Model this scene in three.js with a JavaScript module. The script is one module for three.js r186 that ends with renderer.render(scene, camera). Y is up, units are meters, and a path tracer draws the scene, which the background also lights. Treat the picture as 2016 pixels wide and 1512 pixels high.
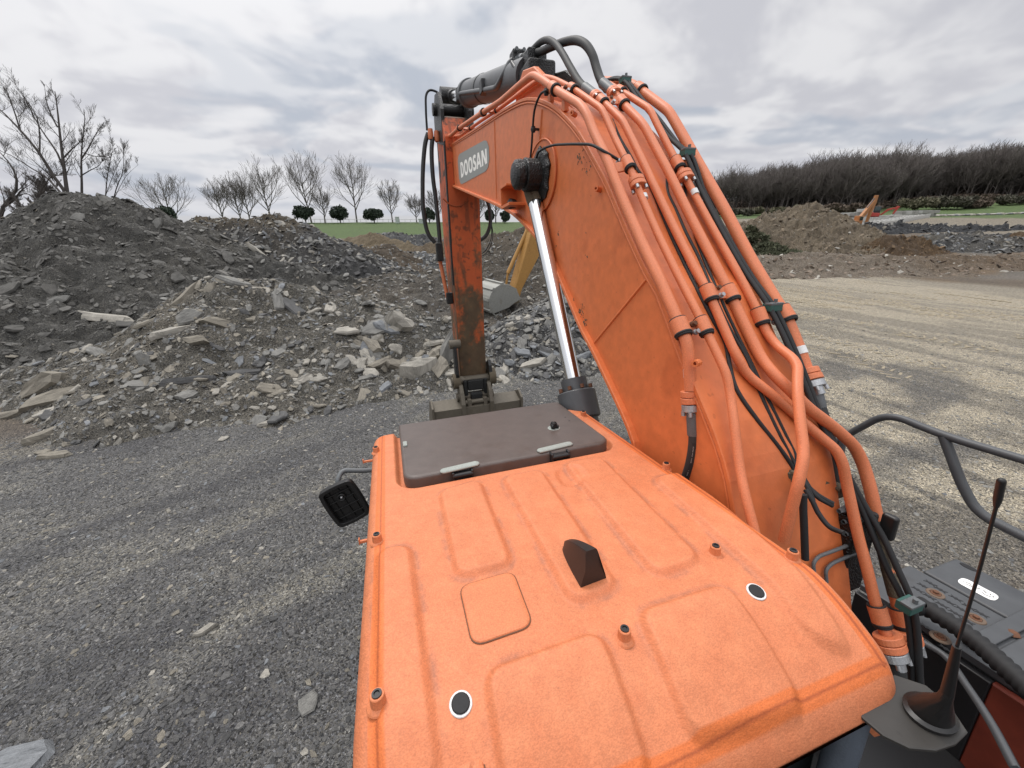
import * as THREE from 'three';
import { mergeGeometries, toCreasedNormals } from 'three/addons/utils/BufferGeometryUtils.js';
import { RoundedBoxGeometry } from 'three/addons/geometries/RoundedBoxGeometry.js';

// ------------------------------------------------------------------ camera, sky, sun, exposure
const scene = new THREE.Scene();
const camera = new THREE.PerspectiveCamera(89.92, 4 / 3, 0.05, 3000);
camera.position.set(0, 3.75, 0);
camera.rotation.set(-23.617 * Math.PI / 180, 0, 0);
const renderer = new THREE.WebGLRenderer({ antialias: true });
renderer.toneMapping = THREE.LinearToneMapping;
renderer.toneMappingExposure = 1.0;
renderer.shadowMap.enabled = true;

// ---- seeded random numbers and noise
function rng(seed) { let a = seed >>> 0; return () => { a = (a + 0x6D2B79F5) >>> 0; let t = a; t = Math.imul(t ^ (t >>> 15), t | 1); t ^= t + Math.imul(t ^ (t >>> 7), t | 61); return ((t ^ (t >>> 14)) >>> 0) / 4294967296; }; }
function hash2(x, y) { let h = Math.imul(x, 374761393) ^ Math.imul(y, 668265263); h = Math.imul(h ^ (h >>> 13), 1274126177); return ((h ^ (h >>> 16)) >>> 0) / 4294967296; }
function noise2(x, y) { const xi = Math.floor(x), yi = Math.floor(y); let u = x - xi, v = y - yi; u = u * u * (3 - 2 * u); v = v * v * (3 - 2 * v); const a = hash2(xi, yi), b = hash2(xi + 1, yi), c = hash2(xi, yi + 1), d = hash2(xi + 1, yi + 1); return a + (b - a) * u + (c - a) * v + (a - b - c + d) * u * v; }
function fbm(x, y, oct = 5, gain = 0.5) { let s = 0, a = 1, n = 0; for (let i = 0; i < oct; i++) { s += a * noise2(x + i * 17.3, y - i * 9.7); n += a; a *= gain; x = x * 2.03 + 3.1; y = y * 2.03 - 1.7; } return s / n; }
const clamp = (x, a = 0, b = 1) => Math.min(b, Math.max(a, x));
const sstep = (a, b, x) => { const t = clamp((x - a) / (b - a)); return t * t * (3 - 2 * t); };
const mix = (a, b, t) => a + (b - a) * t;
const mix3 = (a, b, t) => [mix(a[0], b[0], t), mix(a[1], b[1], t), mix(a[2], b[2], t)];
const V = (a, b, c) => Array.isArray(a) ? new THREE.Vector3(...a) : new THREE.Vector3(a, b, c);

// the sun, veiled by cloud, ahead and high up
const sunDir = V(-0.30, 0.86, -0.42).normalize();
{
  const W = 2048, H = 1024, data = new Float32Array(W * H * 4);
  for (let j = 0; j < H; j++) {
    const el = ((j + 0.5) / H - 0.5) * Math.PI, y = Math.sin(el), ce = Math.cos(el);
    for (let i = 0; i < W; i++) {
      const az = ((i + 0.5) / W - 0.5) * 2 * Math.PI, x = Math.cos(az) * ce, z = Math.sin(az) * ce;
      let c;
      if (y > 0) {
        const yy = Math.max(y, 0) + 0.11, px = x / yy, pz = z / yy;
        const wx = fbm(px * 0.7 + 5, pz * 0.7 + 1, 3) - 0.5, wz = fbm(px * 0.7 - 8, pz * 0.7 + 9, 3) - 0.5;
        const big = fbm(px * 0.62 + wx * 1.4 + 31, pz * 0.62 + wz * 1.4 - 7, 6, 0.55);
        const fine = fbm(px * 2.1 + wx * 2.4 + 11, pz * 2.1 + wz * 2.4 + 3, 6, 0.58);
        const blu = fbm(px * 1.2 + wx * 2.4 - 21, pz * 1.2 + wz * 2.4 + 40, 5, 0.52);
        const puff = fbm(px * 4.6 + wx * 3, pz * 4.6 + wz * 3, 4, 0.58); const d = clamp(0.42 * big + 0.38 * fine + 0.20 * puff);
        const lit = sstep(0.41, 0.58, d);
        c = mix3([0.57, 0.575, 0.62], [0.77, 0.77, 0.79], lit);
        c = mix3(c, [0.42, 0.47, 0.55], 0.75 * sstep(0.50, 0.63, blu) * (1 - 0.55 * lit));
        const hz = Math.exp(-Math.max(y, 0) / 0.07);
        c = mix3(c, [0.63, 0.64, 0.69], 0.6 * hz);
        const s = x * sunDir.x + y * sunDir.y + z * sunDir.z, glow = Math.exp(-(1 - s) / 0.16);
        const zen = 1 + 1.5 * sstep(0.34, 0.95, y) + 0.8 * glow;
        c = [c[0] * zen, c[1] * zen, c[2] * zen];
      } else { c = [0.62, 0.625, 0.655]; }
      const k = (j * W + i) * 4; data[k] = c[0]; data[k + 1] = c[1]; data[k + 2] = c[2]; data[k + 3] = 1;
    }
  }
  const sky = new THREE.DataTexture(data, W, H, THREE.RGBAFormat, THREE.FloatType);
  sky.mapping = THREE.EquirectangularReflectionMapping; sky.magFilter = THREE.LinearFilter; sky.minFilter = THREE.LinearFilter; sky.colorSpace = THREE.LinearSRGBColorSpace; sky.needsUpdate = true;
  scene.background = sky; scene.environment = sky;
}
const sun = new THREE.DirectionalLight(new THREE.Color().setRGB(1, 0.95, 0.88), 1.5);
sun.position.copy(sunDir).multiplyScalar(120); sun.castShadow = true; sun.shadow.radius = 24; sun.shadow.mapSize.set(2048, 2048);
Object.assign(sun.shadow.camera, { left: -45, right: 45, top: 45, bottom: -45, near: 1, far: 260 });
scene.add(sun, sun.target);

// ------------------------------------------------------------------ helpers
const used = new Map();
function numbered(n) { const k = used.get(n) || 0; used.set(n, k + 1); return k ? n + '_' + String(k).padStart(3, '0') : n; }
function tag(o, label, category, group) { o.userData.label = label; o.userData.category = category; if (group) o.userData.group = group; return o; }
function thing(name, label, category, pos = [0, 0, 0], turn = 0, group) { const o = new THREE.Group(); o.name = numbered(name); o.position.set(...pos); o.rotation.y = turn; scene.add(o); return tag(o, label, category, group); }
function copyOf(o, label, group) { const c = o.clone(); c.name = numbered(o.name.replace(/_\d+$/, '')); c.userData = { ...o.userData }; scene.add(c); if (label) c.userData.label = label; if (group) c.userData.group = group; return c; }
function boxUV(g, k = 1) { // uv in metres from the face's main direction
  const p = g.attributes.position, n = g.attributes.normal, uv = new Float32Array(p.count * 2);
  for (let i = 0; i < p.count; i++) { const ax = Math.abs(n.getX(i)), ay = Math.abs(n.getY(i)), az = Math.abs(n.getZ(i)); let a, b; if (ax >= ay && ax >= az) { a = p.getZ(i); b = p.getY(i); } else if (ay >= az) { a = p.getX(i); b = p.getZ(i); } else { a = p.getX(i); b = p.getY(i); } uv[2 * i] = a * k; uv[2 * i + 1] = b * k; }
  g.setAttribute('uv', new THREE.BufferAttribute(uv, 2)); return g;
}
function prep(g) { if (g.index) g = g.toNonIndexed(); if (!g.attributes.normal) g.computeVertexNormals(); for (const k of Object.keys(g.attributes)) if (k !== 'position' && k !== 'normal') g.deleteAttribute(k); return g; }
function merged(geos) { const l = (Array.isArray(geos) ? geos : [geos]).map(prep); return boxUV(l.length > 1 ? mergeGeometries(l) : l[0]); }
function mk(name, geos, mat, parent, label) { const m = new THREE.Mesh(merged(geos), mat); m.castShadow = m.receiveShadow = true; if (parent) { m.name = name; parent.add(m); } else { m.name = numbered(name); scene.add(m); } if (label) m.userData.label = label; return m; }
function mkRaw(name, geo, mat, parent) { const m = new THREE.Mesh(geo, mat); m.castShadow = m.receiveShadow = true; if (parent) { m.name = name; parent.add(m); } else { m.name = numbered(name); scene.add(m); } return m; }
function cyl(a, b, r1, r2 = r1, seg = 20, open = false) { const d = b.clone().sub(a), g = new THREE.CylinderGeometry(r2, r1, d.length(), seg, 1, open); g.applyQuaternion(new THREE.Quaternion().setFromUnitVectors(V(0, 1, 0), d.clone().normalize())); const m = a.clone().add(b).multiplyScalar(0.5); g.translate(m.x, m.y, m.z); return g; }
function lathe(a, b, prof, seg = 24) { // prof: [distance along a->b, radius]
  const d = b.clone().sub(a).normalize(), g = new THREE.LatheGeometry(prof.map(q => new THREE.Vector2(Math.max(q[1], 0.0001), q[0])), seg); let h = toCreasedNormals(g, 0.6); h.applyQuaternion(new THREE.Quaternion().setFromUnitVectors(V(0, 1, 0), d)); h.translate(a.x, a.y, a.z); return h; }
function fillet(pts, r, n = 6) { const out = [pts[0].clone()]; for (let i = 1; i < pts.length - 1; i++) { const a = pts[i - 1], b = pts[i], c = pts[i + 1], ab = a.clone().sub(b), cb = c.clone().sub(b), k = Math.min(r, ab.length() * 0.45, cb.length() * 0.45), p = b.clone().add(ab.setLength(k)), q = b.clone().add(cb.setLength(k)); for (let j = 0; j <= n; j++) { const t = j / n; out.push(p.clone().multiplyScalar((1 - t) * (1 - t)).addScaledVector(b, 2 * t * (1 - t)).addScaledVector(q, t * t)); } } out.push(pts[pts.length - 1].clone()); return out; }
function smoothPath(pts, n = 40) { return new THREE.CatmullRomCurve3(pts, false, 'centripetal').getSpacedPoints(n); }
function sweep(path, rad, seg = 14, caps = true) { // tube along a polyline, parallel-transported; rad number or function(t)
  const N = path.length, pos = [], nor = [], idx = []; let T0 = path[1].clone().sub(path[0]).normalize(), nrm = Math.abs(T0.y) < 0.9 ? V(0, 1, 0) : V(1, 0, 0); nrm.sub(T0.clone().multiplyScalar(nrm.dot(T0))).normalize();
  for (let i = 0; i < N; i++) { const T = path[Math.min(i + 1, N - 1)].clone().sub(path[Math.max(i - 1, 0)]).normalize(); nrm.sub(T.clone().multiplyScalar(nrm.dot(T))).normalize(); const bi = T.clone().cross(nrm), r = typeof rad === 'function' ? rad(i / (N - 1)) : rad; for (let k = 0; k < seg; k++) { const a = k / seg * 2 * Math.PI, v = nrm.clone().multiplyScalar(Math.cos(a)).addScaledVector(bi, Math.sin(a)); nor.push(v.x, v.y, v.z); pos.push(path[i].x + v.x * r, path[i].y + v.y * r, path[i].z + v.z * r); } }
  for (let i = 0; i < N - 1; i++) for (let k = 0; k < seg; k++) { const a = i * seg + k, b = i * seg + (k + 1) % seg, c = a + seg, d = b + seg; idx.push(a, b, c, b, d, c); }
  if (caps) for (const e of [0, N - 1]) { const o = pos.length / 3, q = path[e], T = path[Math.min(e + 1, N - 1)].clone().sub(path[Math.max(e - 1, 0)]).normalize().multiplyScalar(e ? 1 : -1); pos.push(q.x, q.y, q.z); nor.push(T.x, T.y, T.z); for (let k = 0; k < seg; k++) { const s = (e * seg + k) * 3; pos.push(pos[s], pos[s + 1], pos[s + 2]); nor.push(T.x, T.y, T.z); } for (let k = 0; k < seg; k++) { const a = o + 1 + k, b = o + 1 + (k + 1) % seg; if (e) idx.push(o, a, b); else idx.push(o, b, a); } }
  const g = new THREE.BufferGeometry(); g.setAttribute('position', new THREE.Float32BufferAttribute(pos, 3)); g.setAttribute('normal', new THREE.Float32BufferAttribute(nor, 3)); g.setIndex(idx); return g;
}
function flatGeo(pos, col) { const g = new THREE.BufferGeometry(); g.setAttribute('position', new THREE.Float32BufferAttribute(pos, 3)); if (col) g.setAttribute('color', new THREE.Float32BufferAttribute(col, 3)); g.computeVertexNormals(); return g; }
function poly(pts) { const s = new THREE.Shape(); pts.forEach((p, i) => i ? s.lineTo(p[0], p[1]) : s.moveTo(p[0], p[1])); return s; }

// ---- textures
function dataTex(n, fn, srgb = true, rep = 1) { // fn(u,v) -> [r,g,b] 0..1 sRGB or raw
  const d = new Uint8Array(n * n * 4); for (let j = 0; j < n; j++) for (let i = 0; i < n; i++) { const c = fn(i / n, j / n), k = (j * n + i) * 4; d[k] = clamp(c[0]) * 255; d[k + 1] = clamp(c[1]) * 255; d[k + 2] = clamp(c[2]) * 255; d[k + 3] = 255; }
  const t = new THREE.DataTexture(d, n, n); t.wrapS = t.wrapT = THREE.RepeatWrapping; t.magFilter = THREE.LinearFilter; t.minFilter = THREE.LinearMipmapLinearFilter; t.generateMipmaps = true; if (srgb) t.colorSpace = THREE.SRGBColorSpace; t.repeat.set(rep, rep); t.needsUpdate = true; return t;
}
// tiling noise: lattice wraps at period p
function tnoise(x, y, p, s = 0) { const xi = Math.floor(x), yi = Math.floor(y); let u = x - xi, v = y - yi; u = u * u * (3 - 2 * u); v = v * v * (3 - 2 * v); const w = q => ((q % p) + p) % p, h = (a, b) => hash2(w(a) + s * 131, w(b) + s * 57); const a = h(xi, yi), b = h(xi + 1, yi), c = h(xi, yi + 1), d = h(xi + 1, yi + 1); return a + (b - a) * u + (c - a) * v + (a - b - c + d) * u * v; }
function tfbm(u, v, p, oct, s = 0) { let r = 0, a = 1, n = 0; for (let i = 0; i < oct; i++) { r += a * tnoise(u * p, v * p, p, s + i); n += a; a *= 0.55; p *= 2; } return r / n; }
function canvasTex(w, h, draw, srgb = true) { const c = document.createElement('canvas'); c.width = w; c.height = h; const x = c.getContext('2d'); draw(x, w, h); const t = new THREE.CanvasTexture(c); if (srgb) t.colorSpace = THREE.SRGBColorSpace; t.wrapS = t.wrapT = THREE.RepeatWrapping; t.anisotropy = 8; return t; }
const std = (o) => { const { rgb, ...r } = o; const m = new THREE.MeshStandardMaterial({ roughness: 0.6, metalness: 0, ...r }); if (rgb) m.color.setRGB(...rgb); return m; };
const grit = dataTex(512, (u, v) => { const n = 0.90 + 0.08 * tfbm(u, v, 8, 5, 3) + (tnoise(u * 256, v * 256, 256, 9) - 0.5) * 0.14; const s = tnoise(u * 160, v * 160, 160, 4) > 0.965 ? 0.86 : 1; return [n * s, n * s, n * s]; }, true, 2.2);
const gritBump = dataTex(512, (u, v) => { const n = tfbm(u, v, 64, 3, 7); return [n, n, n]; }, false, 3);
const grime = dataTex(512, (u, v) => { const n = tfbm(u, v, 6, 6, 21), m = 0.2 * sstep(0.58, 0.74, n), f = 0.90 + 0.12 * tfbm(u, v, 32, 3, 5), k = 1 - 0.1 * sstep(0.82, 0.86, tfbm(u, v, 64, 3, 33)); return [f * k * mix(1, 0.72, m), f * k * mix(1, 0.62, m), f * k * mix(1, 0.55, m)]; }, true, 0.9);
const M = {
  roof: std({ rgb: [0.68, 0.215, 0.088], roughness: 0.62, map: grit, bumpMap: gritBump, bumpScale: 0.0006, vertexColors: true }),
  roofPart: std({ rgb: [0.65, 0.202, 0.080], roughness: 0.6, map: grit }),
  boom: std({ rgb: [0.68, 0.178, 0.054], roughness: 0.5, map: grime, bumpMap: gritBump, bumpScale: 0.0003 }),
  pipe: std({ rgb: [0.70, 0.205, 0.085], roughness: 0.5, map: grit }),
  rubber: std({ rgb: [0.014, 0.014, 0.015], roughness: 0.7, map: grit }),
  hose: std({ rgb: [0.028, 0.029, 0.029], roughness: 0.62, map: grime }),
  black: std({ rgb: [0.012, 0.012, 0.013], roughness: 0.45 }),
  plastic: std({ rgb: [0.013, 0.0125, 0.0125], roughness: 0.42, map: grit }),
  grease: std({ rgb: [0.006, 0.006, 0.006], roughness: 0.38, bumpMap: gritBump, bumpScale: 0.006 }),
  darkSteel: std({ rgb: [0.072, 0.076, 0.081], roughness: 0.48, map: grime }),
  greySteel: std({ rgb: [0.12, 0.13, 0.135], roughness: 0.5, map: grit }),
  zinc: std({ rgb: [0.48, 0.49, 0.50], roughness: 0.42, metalness: 0.7, map: grit }),
  chrome: std({ rgb: [0.80, 0.81, 0.82], roughness: 0.13, metalness: 1 }),
  rust: std({ rgb: [0.14, 0.06, 0.03], roughness: 0.8, map: grime }),
  rustRing: std({ rgb: [0.15, 0.105, 0.075], roughness: 0.85, map: grime }),
  green: std({ rgb: [0.03, 0.10, 0.085], roughness: 0.55, map: grit }),
  white: std({ rgb: [0.75, 0.75, 0.74], roughness: 0.6, map: grit }),
  hatch: std({ rgb: [0.105, 0.082, 0.072], roughness: 0.42, map: grime, bumpMap: gritBump, bumpScale: 0.0003 }),
  pad: std({ rgb: [0.34, 0.37, 0.34], roughness: 0.7, map: grit }),
  mud: std({ rgb: [0.115, 0.092, 0.06], roughness: 0.85, map: grime, bumpMap: gritBump, bumpScale: 0.003 }),
  bucket: std({ rgb: [0.125, 0.108, 0.082], roughness: 0.62, metalness: 0.2, map: grime, bumpMap: gritBump, bumpScale: 0.001 }),
  glass: std({ rgb: [0.008, 0.010, 0.010], roughness: 0.08 }),
  cabGrey: std({ rgb: [0.11, 0.13, 0.16], roughness: 0.5, map: grit }),
  redPanel: std({ rgb: [0.17, 0.030, 0.015], roughness: 0.55, map: grime }),
};

// ------------------------------------------------------------------ the ground
function profL(r) { // height of the land ahead and to the left by distance
  return r < 20 ? 0 : r < 60 ? mix(0, 0.55, sstep(20, 60, r)) : r < 122 ? mix(0.55, 2.2, (r - 60) / 62) : 2.2 - (r - 122) * 0.055; }
const PR = [[0, 0], [32, 0], [46, 0.35], [68, 0.8], [95, 1.6], [118, 2.5], [135, 3.3], [165, 3.9], [200, 5.0], [260, 9.5], [330, 15], [420, 20], [900, 20]];
function profR(r) { for (let i = 1; i < PR.length; i++) if (r < PR[i][0]) return mix(PR[i - 1][1], PR[i][1], (r - PR[i - 1][0]) / (PR[i][0] - PR[i - 1][0])); return 20; }
function landAt(x, z) {
  const r = Math.hypot(x, z), az = Math.atan2(x, -z), k = sstep(0.05, 0.35, Math.abs(az) > 2 ? 0 : az);
  let h = mix(profL(r), profR(r) * mix(0.8, 1, sstep(0.3, 0.8, az)), k);
  const rough = sstep(5, 16, r) * (1 - sstep(90, 140, r));
  h += (fbm(x * 0.22, z * 0.22, 4) - 0.5) * 0.30 * rough * (k > 0.5 ? mix(0.25, 1, sstep(34, 38, r)) : 1);
  h += (fbm(x * 1.4 + 8, z * 1.4, 3) - 0.5) * 0.05 * (1 - sstep(20, 40, r)); h += (fbm((x * 0.5 + z * 0.86) * 0.2, (x * 0.86 - z * 0.5) * 2.2, 3) - 0.5) * 0.07 * (x > 0 ? sstep(2, 6, x) : 0) * (1 - sstep(30, 36, r)); h += (fbm((x * 0.72 - z * 0.69) * 0.3, (x * 0.69 + z * 0.72) * 1.8, 3) - 0.5) * 0.06 * (1 - sstep(-1, 3, x)) * (1 - sstep(9, 12, r));
  // wheel ruts across the yard
  h += 0.02 * Math.sin((z * 0.93 + x * 0.24) * 3.1 + 2 * fbm(x * 0.3, z * 0.3, 2)) * sstep(3, 6, r) * (1 - sstep(22, 30, r)) * (x > 2 ? 1 : 0.5);
  h += 4 * sstep(0.5, 0.85, az) * sstep(235, 340, r);
  const q = Math.hypot(x - 0.9, z + 0.2); h += -0.129 * (-z - 0.6 - 0.2) * (1 - sstep(2.6, 4.2, q)) * 0.9;   // the machine stands on a slight slope
  return h;
}
// flakes of slate, for the grain of ground and heaps (grey values round 0.8, tinted by the vertex colours)
function flakeDraw(bump) { return (x, w, h) => { const R = rng(77); x.fillStyle = bump ? '#505050' : '#8e8d8b'; x.fillRect(0, 0, w, h);
  for (let i = 0; i < 26000; i++) { const s = Math.pow(R(), 2.2) * 15 + 2.2, px = R() * w, py = R() * h, a = R() * 6.28, n = 4 + (R() * 3 | 0), e = 0.45 + R() * 0.5, lv = R(), rs = []; for (let k = 0; k < n; k++) rs.push(0.7 + R() * 0.5);
    const tone = bump ? 40 + lv * 190 : lv < 0.3 ? 60 + lv * 180 : lv > 0.90 ? 205 + R() * 45 : 110 + lv * 95, wm = bump ? 0 : (R() - 0.4) * 14;
    x.fillStyle = `rgb(${tone + wm | 0},${tone + wm * 0.6 | 0},${tone - wm * 0.4 | 0})`;
    for (const ox of px < 20 ? [0, w] : px > w - 20 ? [0, -w] : [0]) for (const oy of py < 20 ? [0, h] : py > h - 20 ? [0, -h] : [0]) { x.beginPath(); for (let k = 0; k < n; k++) { const t = a + k / n * 6.28, cx = Math.cos(t) * s * rs[k], cy = Math.sin(t) * s * rs[k] * e, X = px + ox + cx * Math.cos(a) - cy * Math.sin(a), Y = py + oy + cx * Math.sin(a) + cy * Math.cos(a); k ? x.lineTo(X, Y) : x.moveTo(X, Y); } x.closePath(); x.fill(); } } }; }
const flakeMap = canvasTex(1024, 1024, flakeDraw(false)), flakeBump = canvasTex(1024, 1024, flakeDraw(true), false);
for (const t of [flakeMap, flakeBump]) t.repeat.set(0.95, 0.95);
const groundMat = std({ rgb: [1, 1, 1], roughness: 0.92, map: flakeMap, bumpMap: flakeBump, bumpScale: 0.009, vertexColors: true });
const C = { gravel: [0.252, 0.248, 0.244], tan: [0.77, 0.68, 0.52], tanDark: [0.29, 0.26, 0.215], brown: [0.235, 0.18, 0.125], ochre: [0.30, 0.19, 0.09], slate: [0.20, 0.205, 0.215], grass: [0.13, 0.235, 0.04], wood: [0.12, 0.10, 0.075] };
function groundColour(x, z) {
  const r = Math.hypot(x, z), az = Math.atan2(x, -z);
  const n1 = fbm(x * 0.35 + 4, z * 0.35, 4), n2 = fbm(x * 1.3, z * 1.3 + 7, 4), bx = (fbm(x * 0.06, z * 0.06, 2) - 0.5) * 5, al = x * 0.5 + z * 0.86, ac = x * 0.86 - z * 0.5 + bx, st = 0.6 * fbm(al * 0.10, ac * 1.1, 4) + 0.4 * fbm(al * 0.35 + 9, ac * 3.2, 3);
  // near ground: dark gravel on the left with paler dusty streaks
  const lx = x + (n1 - 0.5) * 1.6, sl = 0.65 * fbm((lx * 0.72 - z * 0.69) * 0.22 + 9, (lx * 0.69 + z * 0.72) * 1.1, 4) + 0.35 * fbm((lx * 0.72 - z * 0.69) * 0.8 + 3, (lx * 0.69 + z * 0.72) * 3.4, 3);
  let c = mix3(C.gravel, [0.42, 0.40, 0.345], 0.75 * sstep(0.50, 0.64, sl * 0.75 + n1 * 0.25));
  c = mix3(c, [0.125, 0.125, 0.135], 0.65 * sstep(0.53, 0.64, 1 - sl));
  // the yard on the right: tan fines, greyer close by, streaked by wheels
  const yard = sstep(1.5, 6, x + (n1 - 0.5) * 4) * sstep(0.05, 0.3, az);
  const far = sstep(5, 12.5, r + (n1 - 0.5) * 6 + (n2 - 0.5) * 3);
  let y = mix3(C.tanDark, C.tan, clamp(far * 0.95 + mix(1.1, 0.75, sstep(14, 24, r)) * (sstep(0.42, 0.60, st) - 0.55)));
  y = mix3(y, [0.17, 0.165, 0.165], 0.7 * sstep(0.54, 0.66, fbm((x * 0.9 - z * 0.4) * 0.25 + 30, (x * 0.4 + z * 0.9) * 0.9, 4)) * (1 - sstep(12, 20, r)));
  y = mix3(y, C.ochre, 0.35 * sstep(0.60, 0.72, n2) * (1 - far));
  c = mix3(c, y, yard);
  // turned earth further out
  const rim = r + (fbm(x * 0.12, z * 0.12 + 20, 3) - 0.5) * 5;
  const outR = sstep(34.5, 36.5, rim);
  let e = mix3(C.brown, az > 0.05 ? [0.27, 0.235, 0.195] : C.slate, sstep(0.5, 0.62, fbm(x * 0.11 + 50, z * 0.2, 4))); e = e.map(q => q * (0.8 + 0.5 * n2));
  e = mix3(e, C.ochre, 0.8 * sstep(0.53, 0.66, fbm(x * 0.16 - 30, z * 0.3, 4)));
  e = mix3(e, [0.46, 0.40, 0.30], sstep(86, 94, rim) * 0.85);
  c = mix3(c, e, az > 0.05 ? outR : sstep(9, 13, r) * 0.9);
  const gEdge = az < 0.2 ? 66 : 137;
  c = mix3(c, mix3(C.grass, [0.17, 0.25, 0.06], fbm(x * 0.05, z * 0.05, 3) * 0.7), sstep(gEdge - 1.5, gEdge + 1.5, r + (n1 - 0.5) * 4));
  if (az > 0.3) c = mix3(c, C.wood, sstep(0, 1, (r - (203 + 52 * sstep(0.66, 0.8, az))) / 8));
  return c;
}
{
  const NA = 720, rad = []; let r = 0.25; while (r < 900) { rad.push(r); r *= r < 4 ? 1.03 : r < 45 ? 1.0125 : 1.045; } rad.push(900);
  const pos = [], col = [], uv = [], idx = [];
  for (const q of rad) for (let k = 0; k < NA; k++) { const a = k / NA * 2 * Math.PI, x = Math.sin(a) * q, z = -Math.cos(a) * q, c = groundColour(x, z); pos.push(x, landAt(x, z), z); col.push(...c); uv.push(x, z); }
  for (let i = 0; i < rad.length - 1; i++) for (let k = 0; k < NA; k++) { const a = i * NA + k, b = i * NA + (k + 1) % NA, c = a + NA, d = b + NA; idx.push(a, b, c, b, d, c); }
  const g = new THREE.BufferGeometry(); g.setAttribute('position', new THREE.Float32BufferAttribute(pos, 3)); g.setAttribute('color', new THREE.Float32BufferAttribute(col, 3)); g.setAttribute('uv', new THREE.Float32BufferAttribute(uv, 2)); g.setIndex(idx); g.computeVertexNormals();
  if (g.attributes.normal.getY(5000) < 0) { for (let i = 0; i < idx.length; i += 3) { const t = idx[i + 1]; idx[i + 1] = idx[i + 2]; idx[i + 2] = t; } g.setIndex(idx); g.computeVertexNormals(); }
  const m = mkRaw('ground', g, groundMat); m.userData.kind = 'structure'; m.userData.label = 'bare ground of dark slate gravel, tan yard and green fields beyond';
}
// ---- slabs and shards of slate
function slabGeo(seed, thick = 0.2, n = 6, long = 1.5, rough = 0.25) { // about 1 across, flat side up, flat-shaded
  const R = rng(seed), top = [], bot = []; for (let k = 0; k < n; k++) { const a = (k + (R() - 0.5) * 0.6) / n * 2 * Math.PI, r = 0.5 * (1 - rough + R() * 2 * rough), tx = (R() - 0.5) * 0.10, tz = (R() - 0.5) * 0.10; const x = Math.cos(a) * r * Math.sqrt(long), z = Math.sin(a) * r / Math.sqrt(long), s = 0.78 + R() * 0.2; top.push([x * s + tx, thick * (0.32 + R() * 0.34), z * s + tz]); bot.push([x, -thick * (0.3 + R() * 0.3), z]); }
  const mid = top.map((t, k) => [mix(t[0], bot[k][0], 0.7) * 1.06, mix(t[1], bot[k][1], 0.5), mix(t[2], bot[k][2], 0.7) * 1.06]);
  const p = [], tri = (a, b, c) => p.push(...a, ...b, ...c), ring = (A, B) => { for (let k = 0; k < n; k++) { const j = (k + 1) % n; tri(A[k], B[j], B[k]); tri(A[k], A[j], B[j]); } };
  const ct = [(R() - 0.5) * 0.2, thick * (0.5 + R() * 0.2), (R() - 0.5) * 0.15]; for (let k = 0; k < n; k++) tri(ct, top[(k + 1) % n], top[k]); ring(top, mid); ring(mid, bot); for (let k = 1; k < n - 1; k++) tri(bot[0], bot[k], bot[k + 1]);
  const g = flatGeo(p); const uv = []; for (let i = 0; i < p.length; i += 3) uv.push(p[i] * 0.6 + seed * 0.37, p[i + 2] * 0.6 + p[i + 1] * 0.4); g.setAttribute('uv', new THREE.Float32BufferAttribute(uv, 2)); return g; }
const slateMap = dataTex(512, (u, v) => { const n = tfbm(u, v, 5, 6, 61), l = tfbm(u * 1, v * 6, 6, 4, 8), s = tnoise(u * 128, v * 128, 128, 2); const k = 0.62 + 0.30 * n + 0.18 * (l - 0.5) + 0.10 * (s - 0.5); return [k * 1.01, k, k * 0.985]; });
const slateBump = dataTex(512, (u, v) => { const n = tfbm(u, v, 8, 6, 91), l = tfbm(u, v * 5, 12, 3, 18); const k = 0.6 * n + 0.4 * l; return [k, k, k]; }, false);
const shardMat = std({ rgb: [1, 1, 1], roughness: 0.82, map: slateMap, bumpMap: slateBump, bumpScale: 0.012 });
const slabTones = { pale: [0.50, 0.48, 0.43], grey: [0.285, 0.285, 0.272], warm: [0.335, 0.31, 0.26], dark: [0.135, 0.137, 0.14], blue: [0.27, 0.29, 0.315], dusk: [0.140, 0.138, 0.130] };
const slabMats = Object.fromEntries(Object.entries(slabTones).map(([k, c]) => [k, std({ rgb: c, roughness: 0.85, map: slateMap, bumpMap: slateBump, bumpScale: 0.02 })]));
const shardGeos = []; for (let i = 0; i < 8; i++) shardGeos.push(slabGeo(100 + i, 0.13 + (i % 3) * 0.05, 5 + i % 3, 1.2 + (i % 4) * 0.25, 0.28));
const slabGeos = []; for (let i = 0; i < 12; i++) slabGeos.push(slabGeo(300 + i, 0.20 + (i % 4) * 0.07, 7 + i % 3, 1.1 + (i % 4) * 0.3, 0.22));
function stoneTone(R, set) { const t = R(); let c = set[0]; let acc = 0; for (const [p, q] of set[1]) { acc += p; if (t < acc) { c = q; break; } } const k = 0.72 + R() * 0.56; return [c[0] * k, c[1] * k, c[2] * k]; }
const greyMix = [slabTones.dark, [[0.42, slabTones.dark], [0.30, slabTones.grey], [0.10, slabTones.warm], [0.12, slabTones.blue], [0.06, slabTones.pale]]];
const warmMix = [slabTones.grey, [[0.18, slabTones.dark], [0.42, slabTones.grey], [0.22, slabTones.warm], [0.09, slabTones.blue], [0.09, slabTones.pale]]];
const darkMix = [slabTones.dark, [[0.68, [0.10, 0.10, 0.104]], [0.22, slabTones.dark], [0.08, slabTones.grey], [0.02, slabTones.warm]]];
const duskMix = [slabTones.dusk, [[0.70, slabTones.dusk], [0.20, [0.185, 0.18, 0.168]], [0.08, slabTones.grey], [0.02, slabTones.warm]]];
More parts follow.
